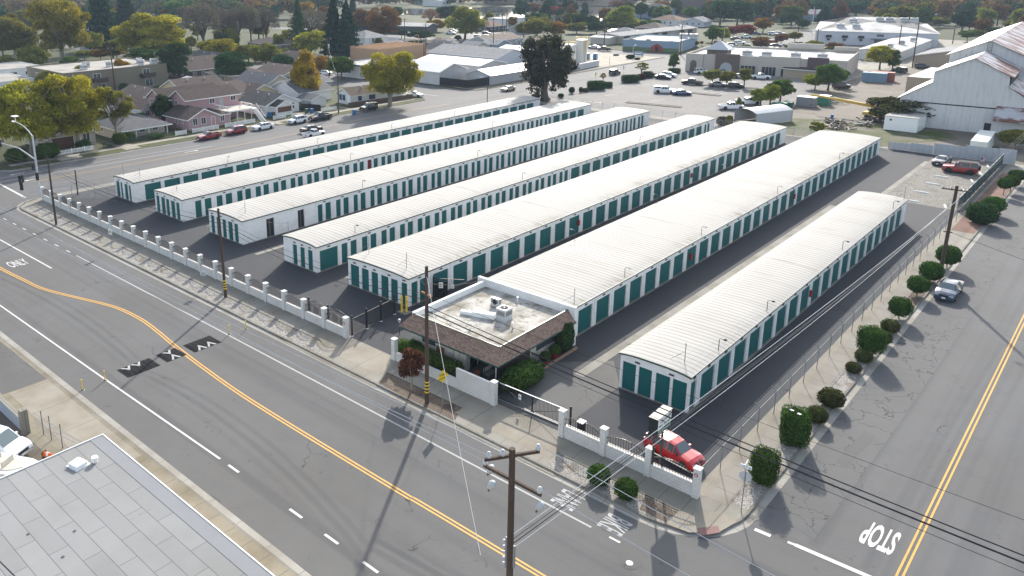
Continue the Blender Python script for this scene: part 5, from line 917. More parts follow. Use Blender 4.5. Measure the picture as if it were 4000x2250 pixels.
# ================================================================ houses and large buildings
RF = {k: shingle('shingles_' + k, c, .9, .2, .18) for k, c in dict(brown=(.085, .062, .055), grey=(.14, .14, .145), dark=(.05, .052, .058), light=(.22, .22, .225), rust=(.14, .075, .05), tan=(.14, .105, .08)).items()}
RF['metal'] = ribbed('grey_metal_roof', (.42, .43, .45), 'x', .6, .04, .75, ((.3, .29, .28), .7, .9, (1, 4, 1)), .5, .08)
RF['white'] = ribbed('white_sheet_roof', (.46, .46, .455), 'x', .6, .04, .8, ((.42, .4, .36), .68, .9, (1, 3, 1)), .5, .06)
FR = {}
def flat_mat(name, c, st):
    g = NG(name); f = g.mix(g.ramp(g.noise(.15, 5, .65), .45, .7), c, st); return g.done(f, .92, .1)
RF['flatw'] = flat_mat('white_flat_roof', (.47, .46, .44), (.33, .31, .28)); RF['flatb'] = flat_mat('beige_flat_roof', (.33, .31, .28), (.24, .225, .2)); RF['flatg'] = flat_mat('grey_flat_roof', (.36, .35, .33), (.25, .24, .22))
WL = {k: plain('siding_' + k, c, .85, .07, 1.2) for k, c in dict(pink=(.38, .245, .25), white=(.62, .62, .61), cream=(.52, .47, .36), tan=(.34, .28, .21), grey=(.34, .35, .36), olive=(.17, .15, .11), blue=(.2, .27, .34), brown=(.12, .09, .075), yellow=(.5, .42, .26), plum=(.09, .06, .065), beige=(.42, .38, .33), dark=(.08, .075, .075), steel=(.45, .46, .49)).items()}
SHEET = ribbed('white_sheet_wall', (.53, .53, .53), 'x', 1.0, .035, .72, ((.38, .37, .35), .48, .85, (2.5, 1, .5)), .55, .08)
RUST = ribbed('rusted_sheet_roof', (.42, .42, .44), 'y', .75, .05, .8, ((.15, .06, .04), .44, .56, (.35, .8, .4)), .6, .12)
PLY = plain('plywood', (.42, .27, .16), .9, .12, 1)
def window(par, face, u, z, w, h, mat='whitem', lx=0., ly=0., grid=1, shade=None):
    m = MB(); f = MB(); t = .07
    if face == 'x': m.box(lx + .005, lx + .02, u, u + w, z, z + h); bx = lambda a, b, c, d: f.box(lx + .006, lx + .05, a, b, c, d)
    else: m.box(u, u + w, -.02, -.005, z, z + h); bx = lambda a, b, c, d: f.box(a, b, -.05, -.006, c, d)
    o = m.build('window', M['glass_w'], par)
    bx(u - t, u, z - t, z + h + t); bx(u + w, u + w + t, z - t, z + h + t); bx(u, u + w, z - t, z); bx(u, u + w, z + h, z + h + t)
    for g_ in range(grid): bx(u + w * (g_ + 1) / (grid + 1) - .025, u + w * (g_ + 1) / (grid + 1) + .025, z, z + h)
    f.build('frame', M[mat] if mat in M else WL[mat], o)
def door_(par, face, u, w, lx, mat='whitem', h=2.05, z=.15):
    m = MB(); f = MB()
    if face == 'x': m.box(lx + .005, lx + .03, u, u + w, z, z + h); f.box(lx + .006, lx + .05, u - .08, u, z, z + h); f.box(lx + .006, lx + .05, u + w, u + w + .08, z, z + h); f.box(lx + .006, lx + .05, u - .08, u + w + .08, z + h, z + h + .08)
    else: m.box(u, u + w, -.03, -.005, z, z + h); f.box(u - .08, u, -.05, -.006, z, z + h); f.box(u + w, u + w + .08, -.05, -.006, z, z + h); f.box(u - .08, u + w + .08, -.05, -.006, z + h, z + h + .08)
    o = m.build('door', mat if not isinstance(mat, str) else (M.get(mat) or WL[mat]), par); f.build('frame', M['whitem'], o)
def roof_mesh(lx, ly, e, rise, ridge, hip, ov=.45, x0=0., y0=0.):
    m = MB(); a, b, c, d = x0 - ov, x0 + lx + ov, y0 - ov, y0 + ly + ov; th = .12
    s = rise / ((ly if ridge == 'x' else lx) / 2); ez = e - s * ov
    A, B, C, D = (a, c, ez), (b, c, ez), (b, d, ez), (a, d, ez)
    if ridge == 'x': h = (ly / 2 + ov) if hip else 0; R0, R1 = (a + h, (c + d) / 2, e + rise), (b - h, (c + d) / 2, e + rise); q = [(A, B, R1, R0), (C, D, R0, R1)]; ends = [(D, A, R0), (B, C, R1)]
    else: h = (lx / 2 + ov) if hip else 0; R0, R1 = ((a + b) / 2, c + h, e + rise), ((a + b) / 2, d - h, e + rise); q = [(B, C, R1, R0), (D, A, R0, R1)]; ends = [(A, B, R0), (C, D, R1)]
    for f in q: m.poly(f); m.poly([(x, y, z - th) for x, y, z in f[::-1]])
    if hip:
        for f in ends: m.poly(f)
    else:
        for p, r_, t in ((ends[0][0], ends[0][1], ends[0][2]), (ends[1][0], ends[1][1], ends[1][2])):
            for u, v in ((p, t), (t, r_)): m.poly([u, v, (v[0], v[1], v[2] - th * 2), (u[0], u[1], u[2] - th * 2)], 1)
    for u, v in ((A, B), (B, C), (C, D), (D, A)):
        if hip or (ridge == 'x' and u[1] == v[1]) or (ridge == 'y' and u[0] == v[0]): m.poly([u, v, (v[0], v[1], v[2] - th * 1.6), (u[0], u[1], u[2] - th * 1.6)][::-1], 1)
    return m
def body(par, lx, ly, e, rise, ridge, hip, wall, roof, x0=0., y0=0., trim='whitem', ov=.45, z0=0.):
    m = MB()
    if hip: m.box(x0, x0 + lx, y0, y0 + ly, z0, e)
    elif ridge == 'x':
        b = len(m.v); m.v += [(x, y0 + yy, z) for x in (x0, x0 + lx) for yy, z in ((0, z0), (ly, z0), (ly, e), (ly / 2, e + rise - .06), (0, e))]; m.f += [tuple(b + i for i in range(5)), tuple(b + 5 + i for i in range(5))[::-1]] + [(b + i, b + (i + 1) % 5, b + 5 + (i + 1) % 5, b + 5 + i)[::-1] for i in range(5)]; m.m += [0] * 7
    else: m.prism_y([(x0, z0), (x0 + lx, z0), (x0 + lx, e), (x0 + lx / 2, e + rise - .06), (x0, e)], y0, y0 + ly)
    m.build('wall', WL.get(wall) if isinstance(wall, str) else wall, par)
    r = roof_mesh(lx, ly, e, rise, ridge, hip, ov, x0, y0).build('roof', [RF[roof] if isinstance(roof, str) else roof, M[trim]], par); return r
HG = dict()
def house(x1, y0, lx, ly, e, rise, ridge, hip, wall, roof, label, wins=(), doors=(), chim=0, cat='house', rz=0., name='house', trim='whitem', vents=2, auto=True, group=None):
    r = thing(name, label, cat, (x1 - lx * cos(rz), y0 - lx * sin(rz), 0), rz, group); ro = body(r, lx, ly, e, rise, ridge, hip, wall, roof, trim=trim)
    if auto and not wins:
        u = 1.0
        while u < ly - 1.6: window(r, 'x', u, 1.0, 1.0, 1.1, lx=lx); u += 3.1
        u = 1.2
        while u < lx - 1.6: window(r, 'y', u, 1.0, 1.0, 1.1); u += 3.4
    for q in wins: window(r, q[0], *q[1:5], lx=lx, mat=q[5] if len(q) > 5 else 'whitem')
    for q in doors: door_(r, q[0], q[1], q[2], lx, *(q[3:] if len(q) > 3 else ()))
    for k in range(vents): 
        m = MB(); f = .3 + .4 * k; m.lathe([(.12, 0), (.12, .35), (.2, .36), (.16, .46)], 8); z = e + rise * .72
        m.build('roof_vent', M['lightgrey'], ro, False, ((lx * f, ly * .36, z) if ridge == 'x' else (lx * .64, ly * f, z)))
    if chim: m = MB(); m.box(-.35, .35, -.3, .3, -.8, 1.0); m.build('chimney', RF['rust'], ro, False, (lx * .5, ly * .4, e + rise))
    return r
# the pink house
pk = thing('house', 'pink two storey house with white trim and a white railed balcony', 'house', (-154, 84.9, 0))
body(pk, 9.1, 7.4, 2.5, 1.75, 'x', False, 'pink', 'brown')
body(pk, 9.1, 2.6, 2.5, .5, 'x', True, 'pink', 'brown', 0, 7.4, ov=.3)
for u, w_ in ((1.1, 1.05), (3.1, 1.0), (7.7, .95)): window(pk, 'x', u, .95, w_, 1.4, lx=9.1)
door_(pk, 'x', 5.5, .85, 9.1, 'pink'); window(pk, 'y', 4.2, 1.0, .7, 1.0); window(pk, 'y', 6.6, 1.3, .6, .7)
body(pk, 6.2, 13.2, 5.5, 1.7, 'y', False, 'pink', 'brown', -3.2, 3.4); body(pk, 6.4, 14.5, 5.2, 1.9, 'y', False, 'pink', 'brown', -9.2, 1.2)
def win_at(par, x, y, z, w_, h, face):
    e_ = link('window_bay', None, par, (x, y, 0)); 
    m = MB(); f = MB(); t = .08
    if face == 'y': m.box(0, w_, -.02, -.005, z, z + h); [f.box(*q) for q in ((-t, 0, -.05, -.006, z - t, z + h + t), (w_, w_ + t, -.05, -.006, z - t, z + h + t), (0, w_, -.05, -.006, z - t, z), (0, w_, -.05, -.006, z + h, z + h + t), (w_ / 2 - .03, w_ / 2 + .03, -.05, -.006, z, z + h), (0, w_, -.045, -.007, z + h / 2 - .03, z + h / 2 + .03))]
    else: m.box(.005, .02, 0, w_, z, z + h); [f.box(*q) for q in ((.006, .05, -t, 0, z - t, z + h + t), (.006, .05, w_, w_ + t, z - t, z + h + t), (.006, .05, 0, w_, z - t, z), (.006, .05, 0, w_, z + h, z + h + t), (.006, .05, w_ / 2 - .03, w_ / 2 + .03, z, z + h))]
    bpy.data.objects.remove(e_); o = m.build('window', M['glass_w'], par, False, (x, y, 0)); f.build('frame', M['whitem'], o)
for x in (-8.0, -5.6): win_at(pk, x, 1.2, 3.3, 1.1, 1.5, 'y')
win_at(pk, -1.6, 3.4, 3.3, 1.1, 1.5, 'y')
for y in (9.2, 14.6): win_at(pk, 3.0, y, 3.9, 1.2, 1.0, 'x')
m = MB(); m.box(3.0, 3.04, 11.6, 12.6, 2.8, 4.9); m.build('door', WL['grey'], pk)
m = MB(); m.box(3.0, 9.0, 9.7, 15.9, 2.55, 2.75); m.build('balcony_deck', plain('deck_board', (.5, .42, .34), .9), pk)
m = MB()
for p, q in (((9.0, 9.7), (9.0, 15.9)), ((3.2, 9.7), (9.0, 9.7)), ((9.0, 15.9), (5.0, 15.9))):
    m.bar((*p, 3.7), (*q, 3.7), .09, .12); m.bar((*p, 2.65), (*q, 2.65), .06, .3)
for x, y in ((9, 9.7), (9, 12.8), (9, 15.9), (5, 15.9), (6, 9.7)): m.box(x - .06, x + .06, y - .06, y + .06, 2.6, 3.75)
m.build('balcony_railing', M['whitem'], pk)
for y in (10.2, 12.1, 14.0, 15.8): m = MB(); m.box(8.85, 8.97, y - .06, y + .06, 0, 2.55); m.build('porch_post', M['whitem'], pk)
m = MB()
for i in range(12): m.box(9.0 + i * .28 - .0, 9.3 + i * .28, 16.0, 17.1, 2.55 - .22 * i, 2.6 - .22 * i)
m.bar((9, 16, 3.6), (12.4, 16, .9), .07, .1); m.bar((9, 17.1, 3.6), (12.4, 17.1, .9), .07, .1); m.bar((9, 16, 2.5), (12.4, 16, -.1), .08, .25); m.bar((9, 17.1, 2.5), (12.4, 17.1, -.1), .08, .25); m.build('stair', M['whitem'], pk)
m = MB(); m.box(4.0, 9.0, 16.0, 17.2, 2.5, 2.62); m.build('stair_landing', M['whitem'], pk)
# porch house and its neighbours
ph = house(-147.6, 70.6, 9.5, 10.4, 2.3, 2.1, 'x', True, 'beige', 'grey', 'single storey house with a wide grey hipped porch roof and white posts', wins=(('y', 3, 1, 1, 1.1),))
m = MB(); b_ = roof_mesh(2.4, 10.6, 2.15, .5, 'y', True, .3, 9.4, -.1); b_.build('porch_roof', [RF['grey'], M['whitem']], ph)
for y in (.2, 3.1, 5.8, 9.8): m = MB(); m.box(11.35, 11.5, y, y + .15, 0, 2.1); m.build('porch_post', M['whitem'], ph)
for y in (1.2, 5, 7.8): win_at(ph, 9.5, y, .8, 1.0, 1.3, 'x')
house(-147.2, 57.2, 10, 9, 2.5, 1.7, 'x', False, 'beige', 'brown', 'small house with a brown garage front under the big street trees', wins=(('x', 6.6, .9, 1.3, 1.4),), doors=(('x', .8, 4.0, RF['rust'], 2.2, .05),))
gb = house(-146.6, 105.6, 10.5, 9.5, 2.6, 2.0, 'x', False, 'white', 'dark', 'white bungalow with a dark roof and a screened gable porch', wins=(('x', 6.6, .9, 1.5, 1.3), ('y', 2, 1, 1, 1), ('y', 5, 1, 1.2, 1), ('y', 8, 1, .8, 1)))
body(gb, 2.4, 4.6, 2.4, 1.1, 'x', False, 'white', 'dark', 10.5, 1.2, ov=.3); m = MB(); m.box(12.92, 12.95, 1.6, 5.4, .9, 2.1); m.build('porch_screen', RF['rust'], gb)
house(-147.5, 119.6, 5, 4.6, 2.1, .9, 'x', False, 'white', 'grey', 'tiny white garage by the side gate', auto=False, vents=0)
house(-154.5, 121.5, 12.5, 10.5, 2.8, 2.5, 'y', False, 'white', 'grey', 'white house with a steep grey roof and a rooftop cooler', wins=(('y', 2.4, 1, 1, 1.2), ('x', 3, 1, 1, 1.1)), chim=1)
hb_ = house(-143.4, 128.6, 5.8, 16.2, 2.5, 1.5, 'y', False, 'white', 'tan', 'long white house with blue window trim beside the big sycamore', wins=(('y', 1.0, .9, 1.0, 1.3, 'blue'), ('y', 2.4, .9, 1.0, 1.3, 'blue'), ('x', 2.2, .9, 1.0, 1.3, 'blue'), ('x', 5.6, .9, 1.8, 1.3, 'blue'), ('x', 11.5, .9, 1.4, 1.3, 'blue')), doors=(('y', 4.4, .85, 'whitem'),), rz=-.1)
def pickets(x0, y0, x1, y1, h, mat, label, step=.16, w_=.09, cat='fence'):
    p = Vector((x0, y0)); q = Vector((x1, y1)); L = (q - p).length; r = thing('picket_fence', label, cat, (x0, y0, 0), math.atan2(y1 - y0, x1 - x0)); m = MB()
    n = int(L / step)
    for i in range(n): m.box(i * step, i * step + w_, -.02, .02, .06, h)
    m.box(0, L, .02, .05, h * .3, h * .3 + .07); m.box(0, L, .02, .05, h * .75, h * .75 + .07); m.build('pickets', mat, r)
    for i in range(int(L / 2.4) + 1): m = MB(); m.box(i * 2.4 - .05, i * 2.4 + .05, .05, .14, 0, h + .05); m.build('post', mat, r)
WP = M['whitem']; GP = plain('green_pickets', (.05, .07, .045), .9, .2); BW = plain('brown_fence_wood', (.12, .08, .06), .9, .25)
pickets(-142.3, 80.4, -142.2, 82.8, .95, WP, 'short white picket fence at the corner of the pink house'); pickets(-142.2, 84.2, -142.1, 90.4, .95, WP, 'white picket fence in front of the pink gable', .22, .12); pickets(-142.1, 91.9, -141.9, 99.5, .95, WP, 'white picket fence in front of the pink porch', .22, .12)
pickets(-143.6, 66.0, -142.3, 80.2, .95, GP, 'green picket fence around the grey porch garden', .2, .1); pickets(-142.4, 57.0, -142.3, 63.6, .9, WP, 'old white picket fence under the street trees', .24, .12)
pickets(-141.6, 104.0, -141.6, 107.6, .9, WP, 'white picket fence in front of the screened porch', .2, .1); pickets(-141.5, 109.0, -141.5, 110.2, .9, WP, 'stub of white picket fence beside the drive', .2, .1); pickets(-141.9, 118.0, -141.6, 122.4, .8, WP, 'low white picket fence by the street pole', .2, .1)
pickets(-141.6, 126.2, -139.3, 146.2, 1.1, BW, 'brown board fence along the house with blue trim', .17, .15); pickets(-147.2, 116.2, -141.9, 117.9, 1.6, M['black2'], 'dark board fence beside the tiny garage', .17, .15); pickets(-157, 83.0, -147.2, 83.4, 1.5, BW, 'dark board fence between the porch house and the pink house', .17, .15)
# second and third rows of houses
house(-162.5, 84.0, 13, 10, 2.7, 2.0, 'x', False, 'white', 'brown', 'white house with broad brown roofs left of the pink house', rz=.12); house(-178, 92, 12, 9, 2.6, 1.8, 'x', False, 'cream', 'brown', 'cream house with a brown gabled roof behind the first brown roof')
house(-165.5, 99.5, 11, 16, 3.0, 2.2, 'y', False, 'cream', 'brown', 'cream house with a brown roof behind the pink balcony'); house(-163, 112.5, 13, 9, 2.6, 2.0, 'x', False, 'yellow', 'brown', 'yellowish gabled house behind the screened porch bungalow'); house(-169, 121.5, 14, 10, 3.0, 2.6, 'x', False, 'cream', 'grey', 'cream gabled house left of the orange tree')
house(-181, 105, 10, 13, 2.8, 2.2, 'y', False, 'yellow', 'brown', 'low yellow gabled house under a brown roof, behind the sheds'); house(-190, 112.5, 5.5, 8, 2.2, 1.0, 'x', False, 'yellow', 'light', 'yellow shed with a light grey roof', auto=False, vents=0); house(-196.5, 115, 5, 8, 2.2, 1.0, 'x', False, 'grey', 'white', 'grey shed with a white metal roof', auto=False, vents=0)
house(-215, 128, 13, 13, 3.0, 3.2, 'y', False, 'dark', 'brown', 'dark gabled house with a big brown roof right of the apartments'); house(-228, 143, 12, 10, 3.2, 2.6, 'x', False, 'grey', 'dark', 'house with a dark blue grey roof behind the brown gable')
house(-196, 130, 13, 12, 2.8, 2.0, 'x', True, 'tan', 'brown', 'tan house with a hipped brown roof beside the round green tree'); house(-186, 141, 14, 11, 2.8, 2.0, 'x', False, 'grey', 'brown', 'low house with a brown roof behind the orange trees'); house(-205, 166, 22, 10, 3.0, 2.2, 'x', True, 'plum', 'brown', 'long dark brown roof beneath the tall conifers')
house(-168, 136.5, 8, 7, 2.4, 1.4, 'y', False, 'grey', 'grey', 'small grey roofed shed behind the steep grey roof', auto=False); house(-236, 220, 12, 12, 5.6, 2.4, 'x', True, 'white', 'light', 'tall white house half hidden behind the conifers', wins=(('x', 4, 3.4, .9, 1.6), ('x', 8, 3.4, .9, 1.6), ('y', 8, 3.4, .9, 1.6)))
house(-316, 146, 14, 14, 7.0, 2.6, 'x', False, 'grey', 'grey', 'grey gable end standing between two yellow trees', auto=False, wins=(('x', 4, 3.8, 1.2, 1.0),)); house(-262, 196, 20, 12, 3.0, 2.0, 'x', True, 'brown', 'brown', 'brown roofed house between the bare trees and the conifer')
house(-198, 223, 9, 13, 2.8, 2.6, 'x', False, 'white', 'dark', 'white cottage with a steep dark roof and a gabled front', wins=(('x', 3, .9, 1.1, 1.5), ('x', 6.5, .9, 1.1, 1.5), ('y', 4, .9, 1, 1.3)), trim='whitem'); house(-206, 236, 9, 9, 2.8, 2.4, 'y', True, 'white', 'light', 'white house close behind the white cottage'); house(-199.5, 245, 8, 8, 2.5, 1.5, 'x', False, 'beige', 'light', 'beige garage with a white door', auto=False, doors=(('x', 1.2, 5, 'whitem', 2.0, .05),), vents=0)
house(-206, 262, 11, 26, 2.8, 2.0, 'y', False, 'grey', 'tan', 'long grey house with a tan grey roof', rz=.1); house(-199, 258, 8, 9, 2.5, 1.4, 'x', False, 'blue', 'light', 'small blue grey gabled house'); house(-196, 276.5, 7, 9.5, 2.4, 1.3, 'y', False, 'grey', 'tan', 'grey house at the right end of the grey row'); house(-217, 245, 10, 10, 2.8, 1.8, 'x', True, 'tan', 'tan', 'house with a hipped tan roof and a rooftop cooler'); house(-221, 221, 9, 9, 2.8, 1.6, 'y', False, 'white', 'light', 'white bay windowed house behind the plywood building'); house(-233, 232, 14, 9, 2.8, 1.8, 'x', False, 'grey', 'light', 'pale roofed house with white vents behind the plywood building')
house(-260, 331, 15, 13, 3.0, 2.6, 'x', True, 'dark', 'rust', 'house with a rusty hipped roof and a solar panel'); house(-238, 330, 9, 12, 3.0, 1.6, 'y', False, 'grey', 'tan', 'open carport roof over parked vans', auto=False, vents=0)
house(-264, 352, 14, 20, 5.6, .3, 'x', True, 'white', 'flatw', 'white flat topped building behind the rusty roof', cat='building', name='building'); house(-205, 430, 16, 14, 3.2, 2.4, 'x', True, 'white', 'rust', 'white house with a hipped rust red roof'); house(-190, 430, 11, 11, 3.0, 2.2, 'y', False, 'steel', 'light', 'grey cottage with a white columned porch'); house(-238, 482, 20, 14, 6.2, 3.0, 'x', True, 'blue', 'dark', 'blue two storey house with dark roofs', wins=(('x', 3, 3.6, 1.4, 1.5), ('x', 8, 3.6, 1.4, 1.5), ('y', 4, 3.6, 1.4, 1.5), ('y', 11, 3.6, 1.4, 1.5))); house(-258, 494, 14, 12, 5, 2.0, 'x', True, 'grey', 'light', 'grey house with a sun struck white roof'); house(-178, 330, 14, 12, 3.0, 2.4, 'x', True, 'tan', 'light', 'pale hipped roof behind the white tanks'); house(-183, 345, 16, 8, 2.6, .8, 'x', False, 'dark', 'white', 'low patio cover with a white roof beyond the tanks', auto=False)
house(-186, 372, 13, 12, 3.0, 2.2, 'x', True, 'brown', 'brown', 'brown roofed house among the dark trees'); house(-128, 700, 22, 16, 5, 4, 'x', True, 'grey', 'light', 'grey house with a big pale roof in the park trees'); house(-92, 560, 30, 10, 3.4, .4, 'x', False, 'dark', 'white', 'open park shelter with a flat white roof', auto=False, vents=0); house(-160, 520, 16, 14, 4, 2.4, 'x', False, 'blue', 'light', 'blue house left of the yellow crossing sign'); house(-48, 395, 12, 12, 3.2, 2.0, 'x', True, 'white', 'brown', 'white building with a brown roof behind the big works'); house(-20, 380, 20, 14, 3, 2.2, 'x', True, 'grey', 'dark', 'dark roofed house in the trees above the rusty roof'); house(-24, 350, 12, 10, 3, 1.8, 'x', True, 'grey', 'grey', 'grey shingled house roof low in the trees')
# apartments and other flat roofed blocks
def flat(x1, y0, lx, ly, h, wall, roof, label, rz=0., parapet=.5, wins=(), cat='building', name='building', band=None):
    r = thing(name, label, cat, (x1 - lx * cos(rz), y0 - lx * sin(rz), 0), rz); wm = WL.get(wall) if isinstance(wall, str) else wall
    m = MB(); m.box(0, lx, 0, ly, 0, h); m.build('wall', wm, r); m = MB(); m.box(.25, lx - .25, .25, ly - .25, h, h + .06); ro = m.build('roof', RF[roof], r)
    m = MB(); 
    for q in ((-.03, lx + .03, -.03, .22), (-.03, lx + .03, ly - .22, ly + .03), (-.03, .22, .22, ly - .22), (lx - .22, lx + .03, .22, ly - .22)): m.box(*q, h - .15, h + parapet)
    m.build('parapet', band or wm, r)
    for q in wins: window(r, *q[:5], lx=lx, mat=q[5] if len(q) > 5 else 'whitem')
    return r
ap = flat(-210.6, 88, 24, 30, 5.9, 'olive', 'flatb', 'tan two storey apartment block with balconies and rooftop coolers', 0, .3, [('x', 22.5, 3.6, 2, 1.6), ('x', 23, .3, 2.2, 2), ('x', 8, 3.6, 2, 1.6), ('x', 9, .3, 2.2, 2), ('y', 6, 3.6, 2, 1.4), ('y', 14, 3.6, 2, 1.4)])
for y in (22, 8): m = MB(); m.box(24, 25.4, y - .6, y + 3.6, 3.0, 3.15); m.box(25.3, 25.4, y - .6, y + 3.6, 3.15, 4.1); m.box(24, 25.4, y - .6, y - .5, 3.15, 4.1); m.build('balcony', RF['brown'], ap)
for i, (x, y) in enumerate(((-216, 96), (-221, 99), (-217, 104), (-214, 112), (-219, 114), (-214.5, 116))): ac_unit(x, y, 5.97, 1.6, 1.4, 1.5, ('first', 'second', 'third', 'fourth', 'fifth', 'sixth')[i] + ' rooftop cooler from the left on the tan apartment roof', rz=.3 * i)
flat(-224.5, 60, 18, 26, 3.7, 'white', 'flatb', 'long white flat roofed block behind the left trees', 0, .2, [('x', 22, 1.5, 1.2, 1.5), ('x', 8, 1.5, 1.2, 1.5)]); flat(-249, 62, 18, 36, 4.2, 'white', 'flatb', 'second white flat roofed block nearer the left edge', 0, .2, [('x', 26, 2.2, 2.5, 1), ('x', 31, 2.2, 2.5, 1), ('x', 18, 2.2, 2.5, 1)]); house(-209, 80, 7, 8, 2.6, .9, 'y', False, 'white', 'tan', 'small white garage behind the thin street tree', auto=False, doors=(('x', 1.2, 4.6, 'white', 2.1, .05),))
cb = thing('construction', 'unfinished plywood building with open roof framing', 'building', (-215, 193, 0)); m = MB(); m.box(0, 14.5, 0, 24, 0, 5.0); m.build('wall', PLY, cb); m = MB()
for i in range(24): m.bar((0, .5 + i, 5.1), (14.5, .5 + i, 5.1), .08, .2)
for q in ((0, 0, 14.5, 0), (14.5, 0, 14.5, 24), (14.5, 24, 0, 24), (0, 24, 0, 0)): m.bar((q[0], q[1], 5.3), (q[2], q[3], 5.3), .15, .25)
m.build('roof_framing', plain('fresh_lumber', (.5, .33, .2), .9), cb); m = MB(); m.bar((13, 20, 5.4), (13, 20, 7.6), .15, .15); m.bar((13, 22, 5.4), (13, 22, 8.6), .15, .15); m.bar((13, 22, 8.6), (13, 20, 8.6), .15, .15); m.build('lumber_stub', PLY, cb)
flat(-176.5, 163, 12, 16, 3.8, 'white', 'flatg', 'white and blue shop behind the big sycamore', 0, .3, [('x', 3, .6, 2, 1.8), ('x', 9, .6, 2, 1.8)], band=plain('blue_band', (.03, .1, .2), .6))
house(-150.3, 168.6, 20, 12, 3.8, 1.9, 'x', False, SHEET, 'white', 'white barn with a gabled end beside the black screen fence', auto=False, cat='barn', name='barn', vents=0); house(-139.2, 178.0, 9, 42, 2.8, 1.3, 'y', False, SHEET, 'white', 'long low white barn along the back street kerb', auto=False, cat='barn', name='barn', doors=(('y', 5, 1.6, 'whitem', 2.2, .05),), vents=0)
house(-153, 190, 26, 13, 3.4, 1.2, 'x', False, SHEET, 'white', 'open white shed with a wide pale canopy roof', auto=False, cat='shed', name='shed', vents=0); house(-158, 205, 30, 17, 4.2, 2.2, 'x', False, 'steel', 'light', 'big shed with a grey shingle roof behind the white canopy', auto=False, cat='shed', name='shed', vents=0); house(-150, 222, 22, 14, 4.6, 1.2, 'x', False, SHEET, 'white', 'white roofed shed tucked behind the drooping dark tree', auto=False, cat='shed', name='shed', vents=0)
for (p, q, lb) in (((-149.8, 168.2), (-140, 168.5), 'black screened fence across the front of the white barns'), ((-140, 168.5), (-139.6, 177.8), 'black screened fence closing the yard between the barns')):
    L = math.hypot(q[0] - p[0], q[1] - p[1]); r = thing('screen_fence', lb, 'fence', (*p, 0), math.atan2(q[1] - p[1], q[0] - p[0])); m = MB(); m.box(0, L, -.03, .03, .05, 2.3); m.build('screen', M['black2'], r)
    for i in range(5): m = MB(); m.tube([(0, 0, 0), (0, 0, 2.45)], .04, 6); m.build('post', M['steel'], r, False, (L * (i + .02) / 4.1, .06, 0))
TANKM = plain('white_tank', (.62, .62, .6), .5, .1, .4); TR = NG('rust_streaked_tank'); f = TR.mix(TR.ramp(TR.noise(.5, 4, .6, stretch=(1.2, 1.2, .05)), .5, .62), (.62, .6, .55), (.45, .33, .17)); TR.done(f, .5, .4)
for x, y, rad, h, mt, lb in ((-155.5, 233, 2.6, 7.4, TANKM, 'large white tank farthest left of the concrete plant'), (-151.0, 236.4, 1.9, 6.6, TANKM, 'shorter white tank in the middle of the plant'), (-148.2, 239.5, 2.0, 8.2, TR.mat, 'tall white tank with rusty brown streaks')):
    m = MB(); m.lathe([(rad, 0), (rad, h - .1), (rad * .98, h), (rad * .3, h + .25), (.05, h + .3)], 24); r = thing('storage_tank', lb, 'tank', (x, y, 0), 0, None); m.build('shell', mt, r); m = MB()
    for k in range(10): a = 2 * pi * k / 10; m.tube([(rad * cos(a), rad * sin(a), h - .1), (rad * cos(a), rad * sin(a), h + .9)], .04, 5)
    for k in range(20): a, b = 2 * pi * k / 20, 2 * pi * (k + 1) / 20; m.bar((rad * cos(a), rad * sin(a), h + .9), (rad * cos(b), rad * sin(b), h + .9), .06, .06)
    m.build('top_railing', M['yellow'], r)
m = MB(); m.box(0, 18.5, -.15, .15, 0, 1.9); o = tag(m.build('plant_wall', SHEET, None, False, (-138.8, 219.5, 0)), 'white block wall in front of the white tanks', 'wall'); o.rotation_euler = (0, 0, pi / 2 + .08)
for i, (x, y) in enumerate(((-153.5, 252.5), (-151.2, 254.0))): r = thing('portable_toilet', 'blue and white portable toilet, the %s of two by the plant gate' % ('left' if i == 0 else 'right'), 'portable toilet', (x, y, 0)); m = MB(); m.box(-.6, .6, -.6, .6, 0, 2.0); m.build('cabin', M['blue'], r); m = MB(); m.prism_y([(-.65, 2.0), (.65, 2.0), (.45, 2.3), (-.45, 2.3)], -.65, .65); m.build('roof', M['whitem'], r); m = MB(); m.box(.6, .63, -.4, .4, .1, 1.85); m.build('door', M['lightgrey'], r)
# shops, mural building, works
sh = flat(-67.6, 251.2, 45.2, 33, 4.9, 'beige', 'flatw', 'long tan shop building with arches and a pointed corner tower', .17, .7, cat='shop building', band=WL['beige'])
for x0, x1, h, mt, pz in ((0, 5.2, 5.6, 'beige', -.6), (9.0, 16.0, 6.0, 'brown', -.7), (21.5, 33, 5.9, 'beige', -.45), (35, 40.5, 6.2, 'plum', -.7)): m = MB(); m.box(x0, x1, pz, .0, 0, h); m.build('bay_front', WL[mt], sh)
for xa, w_, h, z in ((2.4, 2.0, 3.6, -.62), (12.3, 3.6, 3.4, -.72), (37.5, 3.0, 3.4, -.72)): m = MB(); m.prism_y([(xa - w_ / 2, 0), (xa + w_ / 2, 0), (xa + w_ / 2, h - w_ / 2)] + [(xa + w_ / 2 * cos(pi * k / 8), h - w_ / 2 + w_ / 2 * sin(pi * k / 8)) for k in range(1, 8)] + [(xa - w_ / 2, h - w_ / 2)], z - .02, z); m.build('arch_recess', WL['grey'] if xa > 3 else WL['brown'], sh)
for a, b in ((16.6, 20.8), (22.6, 26.6), (28, 32.2)): 
    m = MB(); m.box(a, b, -.48, -.455, .1, 2.7); o = m.build('shop_window', M['glass'], sh); m = MB()
    for k in range(5): m.box(a + (b - a) * k / 4 - .04, a + (b - a) * k / 4 + .04, -.52, -.485, .1, 2.7)
    m.build('frame', M['lightgrey'], o)
tw = link('tower', None, sh, (8.2, 3.5, 0)); bpy.data.objects.remove(tw)
